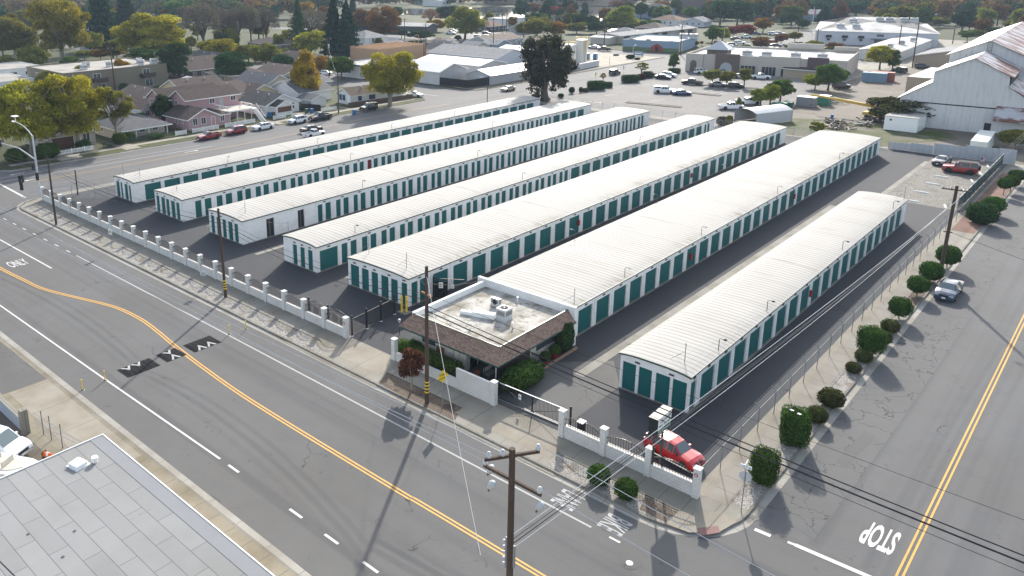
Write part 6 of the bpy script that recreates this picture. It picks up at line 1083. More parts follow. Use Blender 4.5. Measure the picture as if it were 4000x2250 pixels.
m = MB(); m.box(5.5, 11.5, 2.5, 8.5, 4.96, 7.4); m.build('tower', WL['brown'], sh); roof_mesh(6, 6, 7.4, 2.2, 'x', True, .7, 5.5, 2.5).build('tower_roof', [RF['metal'], M['vent']], sh)
m = MB(); m.box(24, 35, 31.9, 32.7, 5.61, 7.3); m.build('raised_parapet', WL['beige'], sh); m = MB(); m.box(38, 45, 31.8, 32.6, 5.61, 6.8); m.build('raised_parapet', WL['beige'], sh)
for i, (x, y) in enumerate(((-92, 256), (-84, 258), (-77, 260), (-98, 256))): ac_unit(x, y, 4.97, 2.6, 2.0, 1.5, ('second', 'third', 'rightmost', 'leftmost')[i] + ' rooftop unit on the long tan shop roof', rz=.17)
house(-74.5, 247.0, 9, 13, 2.8, 1.2, 'x', False, 'tan', 'brown', 'low tan metal shed in front of the shop building corner', auto=False, cat='shed', name='shed')
mu = flat(-139.0, 294.4, 22, 30, 3.7, 'blue', 'flatw', 'white roofed building with a blue and green field mural', .2, .5, cat='building')
m = MB(); m.box(0, 22, -.03, -.005, 0, 1.5); m.build('mural_field', plain('mural_green', (.1, .15, .07), .8, .2), mu); m = MB(); m.prism_y([(11.3, 0), (15.8, 0), (15.8, 1.8), (13.5, 3.2), (11.3, 1.8)], -.06, -.035); o = m.build('mural_barn', plain('mural_red', (.25, .05, .03), .8), mu); m = MB(); m.box(13, 14.2, -.09, -.062, 0, 1.9); m.build('mural_barn_door', M['black2'], o)
m = MB(); m.box(22, 22.06, .2, 5, .2, 3.6); m.build('end_panel', WL['beige'], mu)
ac_unit(-147, 315, 3.8, 3, 2.4, 1.9, 'big rooftop unit left of the pole on the mural building', rz=.2); ac_unit(-143.3, 316, 3.8, 3, 2.4, 1.9, 'big rooftop unit right of the pole on the mural building', rz=.2)
gr_ = house(-174, 312, 12, 66, 3.6, .8, 'y', False, 'tan', 'light', 'long tan garage row with dark bay doors', auto=False, cat='garage row', name='garage_row', vents=0, rz=-.06)
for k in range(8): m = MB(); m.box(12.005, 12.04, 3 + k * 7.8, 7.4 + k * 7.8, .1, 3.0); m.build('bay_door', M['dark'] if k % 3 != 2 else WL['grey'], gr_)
house(-176, 306, 9, 7, 3.0, .5, 'x', False, 'beige', 'flatw', 'small beige workshop in front of the long garage row', auto=False, cat='workshop', name='workshop', vents=2)
wk = house(-69.5, 376.5, 44, 64, 5.6, 4.2, 'x', True, 'steel', 'flatw', 'large pale blue works building with a stained white hipped roof', auto=False, cat='works building', name='works_building', rz=.27, vents=0)
for k, x in enumerate((4.5, 10.5, 16.5, 30, 35.5)): 
    m = MB(); m.box(x, x + 1.2, -.02, -.004, 1.6, 2.5); m.build('window', M['glass_w'], wk); m = MB(); m.poly([(x - .5, -.01, 3.9), (x + 1.7, -.01, 3.9), (x + 1.7, -1.2, 2.9), (x - .5, -1.2, 2.9)]); m.poly([(x - .5, -.01, 3.9), (x - .5, -1.2, 2.9), (x - .5, -.01, 2.9)]); m.build('awning', M['black2'], wk)
m = MB(); m.box(22, 25, -.04, -.004, .1, 2.4); m.build('entrance', M['glass_w'], wk); m = MB(); m.box(20.6, 26.6, -1.2, 0, 2.7, 2.85); m.build('canopy', M['fascia'], wk); m = MB(); m.box(22.6, 25.2, -.03, -.004, 3.7, 4.6); m.build('window', M['glass_w'], wk)
for i, (t, s_) in enumerate(((.2, 8), (.33, 8), (.3, 20), (.52, 24), (.6, 24), (.72, 24), (.8, 24))):
    X = -112 + 44 * t - s_ * .27; Y = 364.5 + 12 * t + s_; ac_unit(X, Y, 5.6 + 4.2 * min(1, s_ / 32) - .3, 3, 2.2, 1.8, ('left', 'right', 'lone upper', 'first of the ridge', 'second of the ridge', 'third of the ridge', 'last of the ridge')[i] + ' rooftop unit on the pale works roof', rz=.27)
lw = house(-68.4, 313.5, 13, 72, 3.5, 1.0, 'y', False, SHEET, 'flatw', 'long low white workshop with a pale roof in front of the works', auto=False, cat='workshop', name='workshop', vents=0, rz=.045)
for i, y in enumerate((320, 336, 352)): ac_unit(-73, y, 4.1, 1.6, 1.4, 1.3, ('nearest', 'middle', 'farthest')[i] + ' cooler on the long low white workshop')
house(-38, 300, 23, 26, 3.9, 2.3, 'y', False, 'tan', 'light', 'tan workshop with a light grey gabled roof', auto=False, cat='workshop', name='workshop', doors=(('y', 9, 1.4, 'vent', 2.2, .05), ('y', 13.5, 4, 'dark', 2.6, .05)))
def container(x, y, rz, L, mt, lb, h=2.6):
    r = thing('shipping_container', lb, 'container', (x, y, .012), rz); m = MB(); m.box(0, L, 0, 2.44, 0, h); m.build('shell', mt, r); m = MB()
    for xx in (0, L - .12):
        for yy in (-.02, 2.34): m.box(xx - .02, xx + .14, yy, yy + .12, 0, h + .02)
    m.build('corner_post', mt, r); m = MB(); m.box(-.04, -.005, .1, 1.2, .1, h - .1); m.box(-.04, -.005, 1.24, 2.34, .1, h - .1); m.build('end_doors', mt, r)
    m = MB()
    for k in range(int(L / .5)): m.box(.2 + k * .5, .4 + k * .5, -.03, -.001, .15, h - .15)
    m.build('ribs', mt, r)
container(-63.6, 252.2, .15, 6.1, plain('blue_container', (.16, .25, .32), .7, .25, .8), 'faded blue shipping container with rust spots'); container(-62.4, 255.4, .15, 6.1, plain('red_container', (.28, .09, .07), .7, .2, .8), 'red shipping container behind the blue one')
container(-20.6, 164.0, pi / 2 + .05, 12.2, plain('pale_container', (.5, .52, .48), .7, .12, .6), 'long pale white shipping container beside the warehouse', 2.6)
r = thing('office_trailer', 'white box shed under the spreading tree in front of the warehouse', 'shed', (-40, 179.1, .012)); m = MB(); m.box(0, 5.8, 0, 7, .1, 2.85); m.build('wall', M['whitem'], r); m = MB(); m.box(-.08, 5.9, -.08, 7.1, 2.85, 2.95); m.build('roof', RF['flatg'], r); m = MB(); m.box(.9, 1.3, -.05, -.005, 2.0, 2.4); m.build('window', M['vent'], r); m = MB(); m.box(5.8, 6.4, 1.2, 2.0, .6, 1.2); m.build('cooler', M['lightgrey'], r)
# the old warehouse
wh = thing('warehouse', 'old white sheet metal warehouse with rusty stepped roofs', 'warehouse', (-39.5, 187.0, 0), .05)
m = MB(); pf = [(0, 0), (26.5, 0), (26.5, 4.0), (20.6, 7.4), (17.6, 9.4), (17.55, 11.4), (11.6, 14.4), (5.25, 11.3), (5.2, 9.1), (0, 5.7)]; m.prism_y(pf, 0, 18); m.build('front_wall', SHEET, wh)
m = MB(); m.prism_y([(5.2, 0), (18.8, 0), (18.8, 13.4), (12, 16.5), (5.2, 13.4)], 18.05, 90); m.build('rear_wall', SHEET, wh)
def rslab(name, a, b, y0, y1, mt, th=.14): m = MB(); m.prism_y([a, b, (b[0], b[1] + th), (a[0], a[1] + th)], y0, y1); m.build(name, mt, wh)
PALE = ribbed('pale_sheet_roof', (.5, .46, .4), 'y', .75, .04, .85, None, .5, .1)
rslab('roof', (4.6, 11.0), (11.6, 14.42), -.4, 18, PALE); rslab('roof', (11.6, 14.42), (18.2, 11.1), -.4, 18, RUST); rslab('roof', (-.6, 5.4), (5.2, 9.15), -.3, 20, PALE); rslab('roof', (17.55, 9.45), (27.2, 3.7), -.3, 30, RUST)
rslab('roof', (4.5, 13.1), (12, 16.55), 17.6, 91, PALE); rslab('roof', (12, 16.55), (19.5, 13.1), 17.6, 91, RUST); rslab('canopy_roof', (16.2, 5.2), (16.25, 5.2), -.0, .1, RUST)
m = MB(); m.poly([(16.3, 0, 5.6), (16.3, -2.6, 3.1), (26, -2.6, 3.1), (26, 0, 5.6)]); m.poly([(16.3, 0, 5.5), (26, 0, 5.5), (26, -2.6, 3.0), (16.3, -2.6, 3.0)]); m.build('canopy', RUST, wh)
m = MB(); m.box(3, 16.3, -.12, -.01, 4.95, 5.15); m.build('door_track', M['black2'], wh)
for a, b in ((3.2, 8.2), (8.3, 11.7), (11.75, 14.6)): m = MB(); m.box(a, b, -.09, -.02, .1, 4.9); m.build('sliding_door', SHEET, wh)
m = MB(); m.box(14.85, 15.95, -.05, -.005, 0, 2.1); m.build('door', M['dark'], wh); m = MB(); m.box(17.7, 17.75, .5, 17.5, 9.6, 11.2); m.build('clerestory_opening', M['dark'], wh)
m = MB()
for k in range(5): m.box(11.6, 12.4, 17.7, 17.76, 14.6 + k * .5, 14.66 + k * .5)
for x in (11.6, 12.4): m.tube([(x, 17.72, 14.3), (x, 17.72, 17.6)], .04, 5)
m.build('ladder', M['vent'], wh)
flat(-42, 236, 7, 26, 4.2, 'tan', 'white', 'low dark lean-to wing left of the rusty warehouse', 0, .1, cat='building')
# carport, yard things
cp = thing('carport', 'white arched metal carport beyond the storage rows', 'carport', (-65.8, 168.2, 0), -.35); N = 8; W_ = 5.6
m = MB(); pr = [(W_ * i / N, 2.5 + .75 * sin(pi * i / N)) for i in range(N + 1)]; m.prism_y(pr + [(x, z - .05) for x, z in pr[::-1]], 0, 11); m.build('roof', RF['metal'], cp)
for x in (0, W_ - .06): m = MB(); m.box(x, x + .05, 0, 11, .1, 2.5); m.build('side_panel', RF['metal'], cp)
for y in (0.02, 10.8): 
    for x in (0, W_ - .1): m = MB(); m.box(x - .02, x + .12, y, y + .1, 0, 2.5); m.build('leg', M['steel'], cp)
r = thing('mobile_crane', 'yellow crane boom with a hook block over the work yard', 'crane', (-44.2, 190.5, 0), pi - .12)
YC = plain('crane_yellow', (.5, .33, .06), .7, .2); m = MB(); m.box(-2, 2.5, -1, 1, .8, 1.5); m.build('chassis', YC, r); m = MB(); m.bar((-1, 0, 2.6), (9, 0, 3.4), .5, .6); m.bar((9, 0, 3.4), (14, 0, 3.75), .34, .4); m.build('boom', YC, r); m = MB(); m.box(-1.5, .3, -.7, .7, 1.5, 2.8); m.build('cab', M['cream'], r)
m = MB(); m.tube([(14, 0, 3.7), (14, 0, 1.7)], .03, 5); m.lathe([(.12, 1.3), (.2, 1.5), (.12, 1.75)], 8, 0, 14, 0); m.build('hook_block', M['vent'], r)
for x in (-1.3, 1.6):
    for s_ in (-1, 1): t = link('wheel', CARS['pickup'][6], r, (x, s_ * 1.0, .5), 0, (1.2, 1.2, 1.2)); t.rotation_euler = (-pi / 2 * s_, 0, 0)
def heap(x, y, L, n, lb, cat, cols, seed, name='scrap_pile'):
    rr = random.Random(seed); m = MB()
    for i in range(n): a = rr.uniform(0, pi); l_ = rr.uniform(.6, 2.2); cx, cy, cz = rr.gauss(0, L / 3), rr.gauss(0, 1.0), rr.uniform(.05, .7); m.bar((cx - cos(a) * l_ / 2, cy - sin(a) * l_ / 2, cz), (cx + cos(a) * l_ / 2, cy + sin(a) * l_ / 2, max(.05, cz + rr.uniform(-.4, .5))), rr.uniform(.08, .3), rr.uniform(.06, .2), rr.randrange(len(cols)))
    o = tag(m.build(name, cols, None, False, (x, y, .01)), lb, cat); o['kind'] = 'stuff'
for (x, y, lb, s_) in ((-49.5, 180, 'rusty scrap metal pile left of the white shed', 1), (-44.5, 181.5, 'scrap pile of pale pipes and beams beside the white shed', 2), (-44.0, 188.2, 'rusty scrap heap under the yellow crane', 3), (-58.0, 207, 'dark scrap heap beyond the green metal box', 4), (-60.5, 212, 'dark lumber and scrap under the yard trees', 5), (-47.5, 174.5, 'low pile of old timbers in the weeds', 6)): heap(x, y, 4.5, 34, lb, 'scrap pile', [plain('rusty_scrap%d' % s_, (.12, .07, .05), .9), M['vent'], M['cream'], M['black2']], s_)
m = MB(); m.lathe([(.3, 0), (.31, .3), (.3, .9), (.28, .92)], 14); tag(m.build('drum', M['blue'], None, False, (-51.5, 185.5, .01)), 'blue steel drum in the work yard', 'drum')
for i, (x, y, c) in enumerate(((-64.8, 190, 'door'), (-64.2, 192, 'door'), (-63.6, 194, 'door'))): m = MB(); m.prism_y([(-.9, .1), (.7, .1), (1, 1.3), (-.9, 1.5)], -.8, .8); tag(m.build('dumpster', plain('dumpster_green', (.02, .12, .08), .6), None, False, (x, y, .01)), 'green dumpster in the row by the yard trees, ' + ('nearest', 'middle', 'farthest')[i] + ' of three', 'dumpster')
for x, y, mt, lb, L in ((-61.0, 198.5, 'steel', 'grey steel storage bin beside the green dumpsters', 4), (-58.5, 203, 'door', 'green metal box beyond the steel storage bin', 2.4)): m = MB(); m.box(-L / 2, L / 2, -1.2, 1.2, .05, 2.2); m.box(-L / 2 - .05, L / 2 + .05, -1.25, 1.25, 2.2, 2.28, 1); tag(m.build('storage_box', [M[mt] if mt != 'door' else plain('box_green', (.03, .16, .1), .6), M['lightgrey']], None, False, (x, y, .01)), lb, 'storage box')
for i, (pl, lb) in enumerate(((((-95.4, 175.9), (-82.2, 177.8)), 'long planted island nearest the storage rows in the car park'), (((-95.6, 200.6), (-82.6, 200.5)), 'long planted island beside the white camper pickup'), (((-94.7, 216.2), (-80.1, 219.4)), 'planted island under the three lot trees'))):
    (ax, ay), (bx, by) = pl; L = math.hypot(bx - ax, by - ay); r = thing('planting_island', lb, 'planting island', (ax, ay, .006), math.atan2(by - ay, bx - ax)); m = MB()
    for q in ((0, L, -.9, -.75), (0, L, .75, .9), (0, .15, -.75, .75), (L - .15, L, -.75, .75)): m.box(*q, 0, .15)
    m.build('kerb', M['drain'], r); m = MB(); m.box(.15, L - .15, -.75, .75, 0, .09); m.build('soil', M['mulch'], r)
for k in range(4): line_path([(-108.5 + 2.5 * k, 168.2 + .7 * k), (-106.7 + 2.5 * k, 168.7 + .7 * k)], .35, M['white_line'], 'kerb_stop', .05)
rng = random.Random(5)
for k in range(26): line_path([(-76 + (k % 13) * -2.6, 181 + 22 * (k // 13)), (-74.5 + (k % 13) * -2.6, 185.5 + 22 * (k // 13))], .1, M['white_line'], 'parking_marking', .012) if rng.random() < .4 else None
line_path([(-143, 153), (-137, 153.4)], .15, M['white_line'])
# signs and a flag far off
def b_ped(r, h): m = MB(); m.prism_y([(0, h - 1.4), (.7, h - .7), (0, h), (-.7, h - .7)], -.06, -.04); o = m.build('plate', plain('lime_sign', (.5, .62, .03), .5), r); m = MB(); m.lathe([(.1, -.01), (.1, .0)], 8); m.box(-.1, .1, -.065, -.062, h - 1.0, h - .55); m.build('walker_symbol', M['black'], o, False, (0, 0, 0))
X, Y = T(0, 2, 840, 825); sign_post(X, Y, 3.0, 'lime yellow crossing sign by the car park hedge', b_ped, 0, -.7); X, Y = T(0, 3, 155, 325); sign_post(X, Y, 4.5, 'distant lime yellow crossing sign on the main road', b_ped, 0, -.6)
def b_wh(r, h): m = MB(); m.box(-.45, .45, -.06, -.04, h - 1.4, h); o = m.build('plate', M['whitem'], r); txt(o, 'SPEED', .24, (0, -.064, h - .25), (pi / 2, 0, 0), M['black']); txt(o, '25', .6, (0, -.064, h - .75), (pi / 2, 0, 0), M['black'])
X, Y = T(0, 2, 1118, 795); sign_post(X, Y, 4.2, 'white speed limit sign with a solar panel by the car park', b_wh, 0, -.6)
X, Y = T(0, 3, 435, 340); fpo = thing('flagpole', 'white flagpole with a drooping flag before the works building', 'flagpole', (X, Y, 0)); m = MB(); m.tube([(0, 0, 0), (0, 0, 13)], [.12, .05], 8); m.build('pole', M['whitem'], fpo); m = MB(); m.box(0, 1.1, -.02, .02, 9.2, 11.6); m.build('flag', plain('flag_cloth', (.35, .2, .24), .9, .3, 2), fpo)
X, Y = T(0, 2, 1270, 565); r = thing('plant_sign', 'low grey blue sign in the planted island of the concrete yard', 'sign', (X, Y, 0), .25); m = MB(); m.box(-1.8, 1.8, -.15, .15, .3, 1.7); m.build('panel', WL['blue'], r); m = MB(); m.box(-1.2, 1.2, -.2, -.155, .9, 1.2); m.build('lettering_bar', M['whitem'], r); 
for x in (-1.5, 1.5): m = MB(); m.box(x - .1, x + .1, -.1, .1, 0, .3); m.build('leg', M['steel'], r)
# far buildings beyond the lake
for c_, x, y, lx, ly, h, wall, lb in ((1, 1860, 68, 22, 14, 5, 'white', 'white flat building across the lake'), (1, 1800, 40, 30, 14, 12, 'grey', 'grey block behind the white flat building across the lake'), (2, 980, 62, 60, 20, 9, 'tan', 'long tan store building across the lake'), (2, 340, 55, 70, 20, 7, 'tan', 'pale tan building left of the long tan store'), (0, 770, 60, 20, 20, 22, 'white', 'white tall block peeping above the left trees'), (0, 240, 105, 60, 30, 7, 'grey', 'wide grey warehouse near the top left corner'), (0, 180, 20, 80, 30, 8, 'white', 'pale roofed hall at the top left corner'), (2, 1150, 20, 40, 20, 9, 'brown', 'brown brick end of the tan store')):
    X, Y = T(0, c_, x, y); flat(X, Y, lx, ly, h, wall, 'flatw', lb, .0, .4, [('x', 3, h - 3, 2, 1.6), ('x', 8, h - 3, 2, 1.6)] if c_ < 2 else [])
X, Y = T(0, 1, 1720, 345); dl = house(X, Y, 44, 14, 4, 1.2, 'x', False, 'dark', 'flatg', 'long dark building with a pale roof on the lake shore', auto=False, cat='building', name='building', rz=.35, vents=3)
X, Y = T(0, 2, 1990, 150); ch = thing('church', 'steep triangular church roof with a ribbed white gable', 'church', (X - 26, Y, 0)); m = MB(); m.prism_y([(0, 0), (26, 0), (13, 30)], 0, 40); m.build('roof', RF['tan'], ch); m = MB(); m.poly([(4, -.2, 12), (22, -.2, 12), (13, -.2, 29)]); m.build('gable_panel', WL['steel'], ch); m = MB(); m.poly([(1, -.1, 0), (25, -.1, 0), (21, -.1, 11.5), (5, -.1, 11.5)]); m.build('glass_front', WL['brown'], ch)
# ================================================================ trees, shrubs and hedges
LEAF = dict(yellow=leaf('leaves_yellow', (.20, .20, .024), (.38, .33, .03), .45), olive=leaf('leaves_olive', (.13, .145, .03), (.24, .22, .04), .45), green=leaf('leaves_green', (.06, .115, .024), (.11, .165, .032), .4), dark=leaf('leaves_dark', (.028, .062, .022), (.055, .10, .03), .3), conifer=leaf('needles_dark', (.014, .034, .024), (.028, .056, .034), .2), orange=leaf('leaves_orange', (.26, .14, .02), (.34, .24, .025)), rust=leaf('leaves_rust', (.16, .08, .03), (.22, .125, .04)), red=leaf('leaves_red', (.24, .03, .03), (.2, .07, .03)), grey=leaf('leaves_grey', (.105, .1, .08), (.15, .12, .085), .25), lime=leaf('leaves_lime', (.15, .2, .025), (.27, .27, .03), .4), gum=leaf('leaves_gum', (.042, .05, .026), (.095, .08, .045), .3), shrub=leaf('leaves_shrub', (.035, .085, .016), (.075, .125, .024), .25), maroon=leaf('leaves_maroon', (.07, .022, .02), (.13, .05, .03), .3), palm=leaf('palm_fronds', (.12, .14, .1), (.18, .2, .13), .2), bronze=leaf('leaves_bronze', (.07, .07, .026), (.075, .10, .026), .25))
BARK = plain('bark', (.09, .07, .055), .95, .35, 5); BARKP = plain('pale_bark', (.24, .21, .17), .9, .3, 3)
def leaf_mesh(name, P, Nn, size, tint, rs, extra=None):
    n = len(P); t = rs.normal(size=(n, 3)); t -= Nn * (t * Nn).sum(1)[:, None]; t /= np.linalg.norm(t, axis=1)[:, None] + 1e-9; b = np.cross(Nn, t); s = (size * rs.uniform(.6, 1.35, n))[:, None]
    V = np.stack([P - t * s - b * s * .7, P + t * s - b * s * .7, P + t * s * .8 + b * s * .7, P - t * s * .8 + b * s * .7], 1).reshape(-1, 3)
    F_ = [tuple(q) for q in np.arange(4 * n).reshape(-1, 4)]; T_ = np.repeat(tint, 4, 0)
    if extra: ev, ef, et = extra; o = len(V); V = np.vstack([V, np.array(ev)]); F_ += [tuple(i + o for i in q) for q in ef]; T_ = np.vstack([T_, np.tile(et, (len(ev), 1))])
    me = bpy.data.meshes.new(name); me.from_pydata(V.tolist(), [], F_); me.materials.append(LEAF['green'])
    at = me.attributes.new('tint', 'FLOAT_VECTOR', 'POINT'); at.data.foreach_set('vector', np.ascontiguousarray(T_, dtype=np.float32).ravel()); me.update(); return me
def unit(v): return v / (np.linalg.norm(v, axis=1)[:, None] + 1e-9)
def crown(kind, seed, n, size):
    rs = np.random.RandomState(seed)
    if kind in ('broad', 'tall', 'wide', 'sparse', 'small'):
        z0, rx, rz, K = dict(broad=(.54, .34, .34, 40), tall=(.52, .31, .42, 40), wide=(.53, .39, .37, 60), sparse=(.6, .34, .32, 17), small=(.62, .34, .3, 22))[kind]
        C = unit(rs.normal(size=(K, 3))) * rs.uniform(.25, 1, (K, 1)) ** .5; C = C * np.array([rx, rx, rz]) + np.array([0, 0, z0]); C[:, 2] = np.maximum(C[:, 2], z0 - rz * .75)
        if kind == 'tall': C[:, :2] *= (1.25 - .85 * np.clip((C[:, 2] - .3) / .7, 0, 1))[:, None]
        R = rs.uniform(.11, .2, K) * (.65 if kind == 'sparse' else .8 if kind == 'wide' else 1); li = rs.randint(0, K, n); d = unit(rs.normal(size=(n, 3))); d[:, 2] = np.where(d[:, 2] < -.35, -d[:, 2] * .6, d[:, 2]); d = unit(d)
        rr = rs.uniform(.55, 1.08, n) ** .7; P = C[li] + d * (R[li] * rr)[:, None] * np.array([1, 1, .82]); Nn = unit(d + rs.normal(size=(n, 3)) * .75)
        lb = rs.uniform(.72, 1.25, K); lm = rs.uniform(0, 1, K); tint = np.stack([lb[li] * rs.uniform(.75, 1.25, n), np.clip(lm[li] * .7 + rs.uniform(-.3, .5, n), 0, 1), np.zeros(n)], 1)
    elif kind in ('conifer', 'cypress'):
        z = rs.uniform(0, 1, n) ** 1.25; tier = .78 + .22 * np.sin(z * (70 if kind == 'conifer' else 12) + rs.uniform(0, .6, n)); base = .05 if kind == 'cypress' else .08; rad = .5 * (1 - z) ** (.8 if kind == 'conifer' else .55) * tier
        if kind == 'cypress': rad = .5 * np.sin(np.clip(z * .97 + .06, 0, 1) * pi) ** .6 * (1 - .35 * z)
        a = rs.uniform(0, 2 * pi, n); branch = 1 + .22 * np.sin(a * 7 + z * 40); q = rs.uniform(.45, 1, n) ** .5; P = np.stack([np.cos(a) * rad * q * branch, np.sin(a) * rad * q * branch, base + (1 - base) * z], 1)
        d = np.stack([np.cos(a), np.sin(a), np.full(n, .45)], 1); Nn = unit(d + rs.normal(size=(n, 3)) * .6); tint = np.stack([rs.uniform(.65, 1.3, n) * (1 + .25 * np.sin(z * 70)), rs.uniform(0, 1, n), np.zeros(n)], 1)
    elif kind == 'gum':                     # hanging curtains of leaves under open limbs
        K = 64; C = unit(rs.normal(size=(K, 3))) * rs.uniform(.5, 1, (K, 1)); C = C * np.array([.42, .42, .34]) + np.array([0, 0, .62]); li = rs.randint(0, K, n); hang = rs.uniform(.06, .3, K)
        t = rs.uniform(0, 1, n); P = C[li] + rs.normal(size=(n, 3)) * np.array([.03, .03, .02]); P[:, 2] -= t * hang[li]; P[:, 2] = np.maximum(P[:, 2], .06); Nn = unit(rs.normal(size=(n, 3)) + np.array([0, 0, .3])); lb = rs.uniform(.6, 1.3, K); tint = np.stack([lb[li] * rs.uniform(.7, 1.3, n), rs.uniform(0, 1, n) * rs.uniform(0, 1, K)[li], np.zeros(n)], 1)
    elif kind == 'bare':
        d = unit(rs.normal(size=(n, 3))); d[:, 2] = np.abs(d[:, 2]); P = d * (rs.uniform(.3, 1, n) ** .4)[:, None] * np.array([.5, .5, .55]) + np.array([0, 0, .45]); Nn = unit(rs.normal(size=(n, 3))); tint = np.stack([rs.uniform(.6, 1.2, n), rs.uniform(0, 1, n), np.zeros(n)], 1)
    elif kind == 'palm':
        P = []; Nn = []
        for f in range(46):
            a = rs.uniform(0, 2 * pi); e = rs.uniform(-.5, 1.2); L = rs.uniform(.4, .5)
            for k in range(n // 46): t = (k + 1) / (n // 46); r = L * t; P.append((cos(a) * r * cos(e * (1 - t * .5)), sin(a) * r * cos(e * (1 - t * .5)), .82 + r * sin(e) * .36 - .12 * t * t)); Nn.append((-sin(a) + rs.normal() * .4, cos(a) + rs.normal() * .4, .6))
        P = np.array(P); Nn = unit(np.array(Nn)); n = len(P); tint = np.stack([rs.uniform(.7, 1.2, n), rs.uniform(0, 1, n), np.zeros(n)], 1)
    return leaf_mesh('crown', P, Nn, size, tint, rs)
def trunk_mesh(kind, seed):
    rr = random.Random(seed); m = MB()
    if kind in ('conifer', 'cypress'): m.tube([(0, 0, 0), (0, 0, .9)], [.03, .006], 8)
    elif kind == 'palm': m.tube([(0, 0, 0), (.02, .01, .4), (0, 0, .82)], [.045, .035, .035], 8)
    else:
        top = .36 if kind not in ('bare', 'gum') else .3; r0 = dict(gum=.05, bare=.035).get(kind, .03)
        m.tube([(0, 0, 0), (rr.uniform(-.02, .02), rr.uniform(-.02, .02), top * .5), (0, 0, top)], [r0 * 1.25, r0 * .95, r0 * .85], 9)
        for i in range(9 if kind in ('bare', 'gum', 'sparse') else 6):
            a = i * 2 * pi / (9 if kind in ('bare', 'gum', 'sparse') else 6) + rr.uniform(-.3, .3); k = rr.uniform(.2, .36); zt = rr.uniform(.62, .9); p1 = (cos(a) * k * .45, sin(a) * k * .45, top + (zt - top) * .5); p2 = (cos(a) * k, sin(a) * k, zt)
            m.tube([(0, 0, top * rr.uniform(.7, 1)), p1, p2], [r0 * .6, r0 * .35, r0 * .08], 6)
            for j in range(4 if kind in ('bare', 'sparse') else 2):
                b = a + rr.uniform(-1, 1); q = (p1[0] + cos(b) * rr.uniform(.1, .2), p1[1] + sin(b) * rr.uniform(.1, .2), p1[2] + rr.uniform(.1, .28)); m.tube([p1, ((p1[0] + q[0]) / 2, (p1[1] + q[1]) / 2, (p1[2] + q[2]) / 2 + .03), q], [r0 * .28, r0 * .16, r0 * .05], 5)
                if kind == 'bare':
                    for h in range(3): c = b + rr.uniform(-1, 1); m.tube([q, (q[0] + cos(c) * .08, q[1] + sin(c) * .08, q[2] + rr.uniform(.05, .16))], [r0 * .07, r0 * .02], 4)
    return m.mesh('trunk', BARK)
PROTO = {}
def proto(kind, v):
    if (kind, v) not in PROTO:
        n, s = dict(broad=(9500, .0185), tall=(9500, .0185), wide=(32000, .0100), sparse=(4200, .014), small=(4200, .025), conifer=(8000, .024), cypress=(2500, .05), gum=(15000, .0135), bare=(5200, .010), palm=(1400, .018))[kind]
        PROTO[kind, v] = (crown(kind, 11 * v + len(kind) * 7 + ord(kind[0]), n, s), trunk_mesh(kind, v + 3))
    return PROTO[kind, v]
_tc = [0]
def tree_at(kind, mat, x, y, h, w, label, group=None, bark=None, var=None, cat='tree'):
    _tc[0] += 1; v = (_tc[0] if var is None else var) % (3 if kind in ('broad', 'tall', 'wide') else 2); cm, tm = proto(kind, v)
    r = thing(dict(conifer='conifer_tree', cypress='cypress_tree', palm='palm_tree', bare='bare_tree', gum='eucalyptus_tree').get(kind, 'leafy_tree'), label, cat, (x, y, 0), (_tc[0] * 2.4) % 6.28, group)
    c = link('crown', cm, r, None, 0, (w, w, h)); paint(c, LEAF[mat]); t = link('trunk', tm, r, None, 0, (min(w, h) * 1.1 if kind not in ('bare', 'gum', 'sparse') else w, min(w, h) * 1.1 if kind not in ('bare', 'gum', 'sparse') else w, h))
    if bark: paint(t, bark)
    return r
def tree(r_, c_, x, y, yt, wp, kind, mat, label, bark=None, group=None, var=None):
    X, Y = T(r_, c_, x, y); h = height_at(X, Y, RO[r_] + yt / 2.574); w = 1.12 * wp / 2.574 * depth(X, Y, h * .6) / FPX
    return tree_at(kind, mat, X, Y, max(h, 1.5), w, label, group, bark, var)
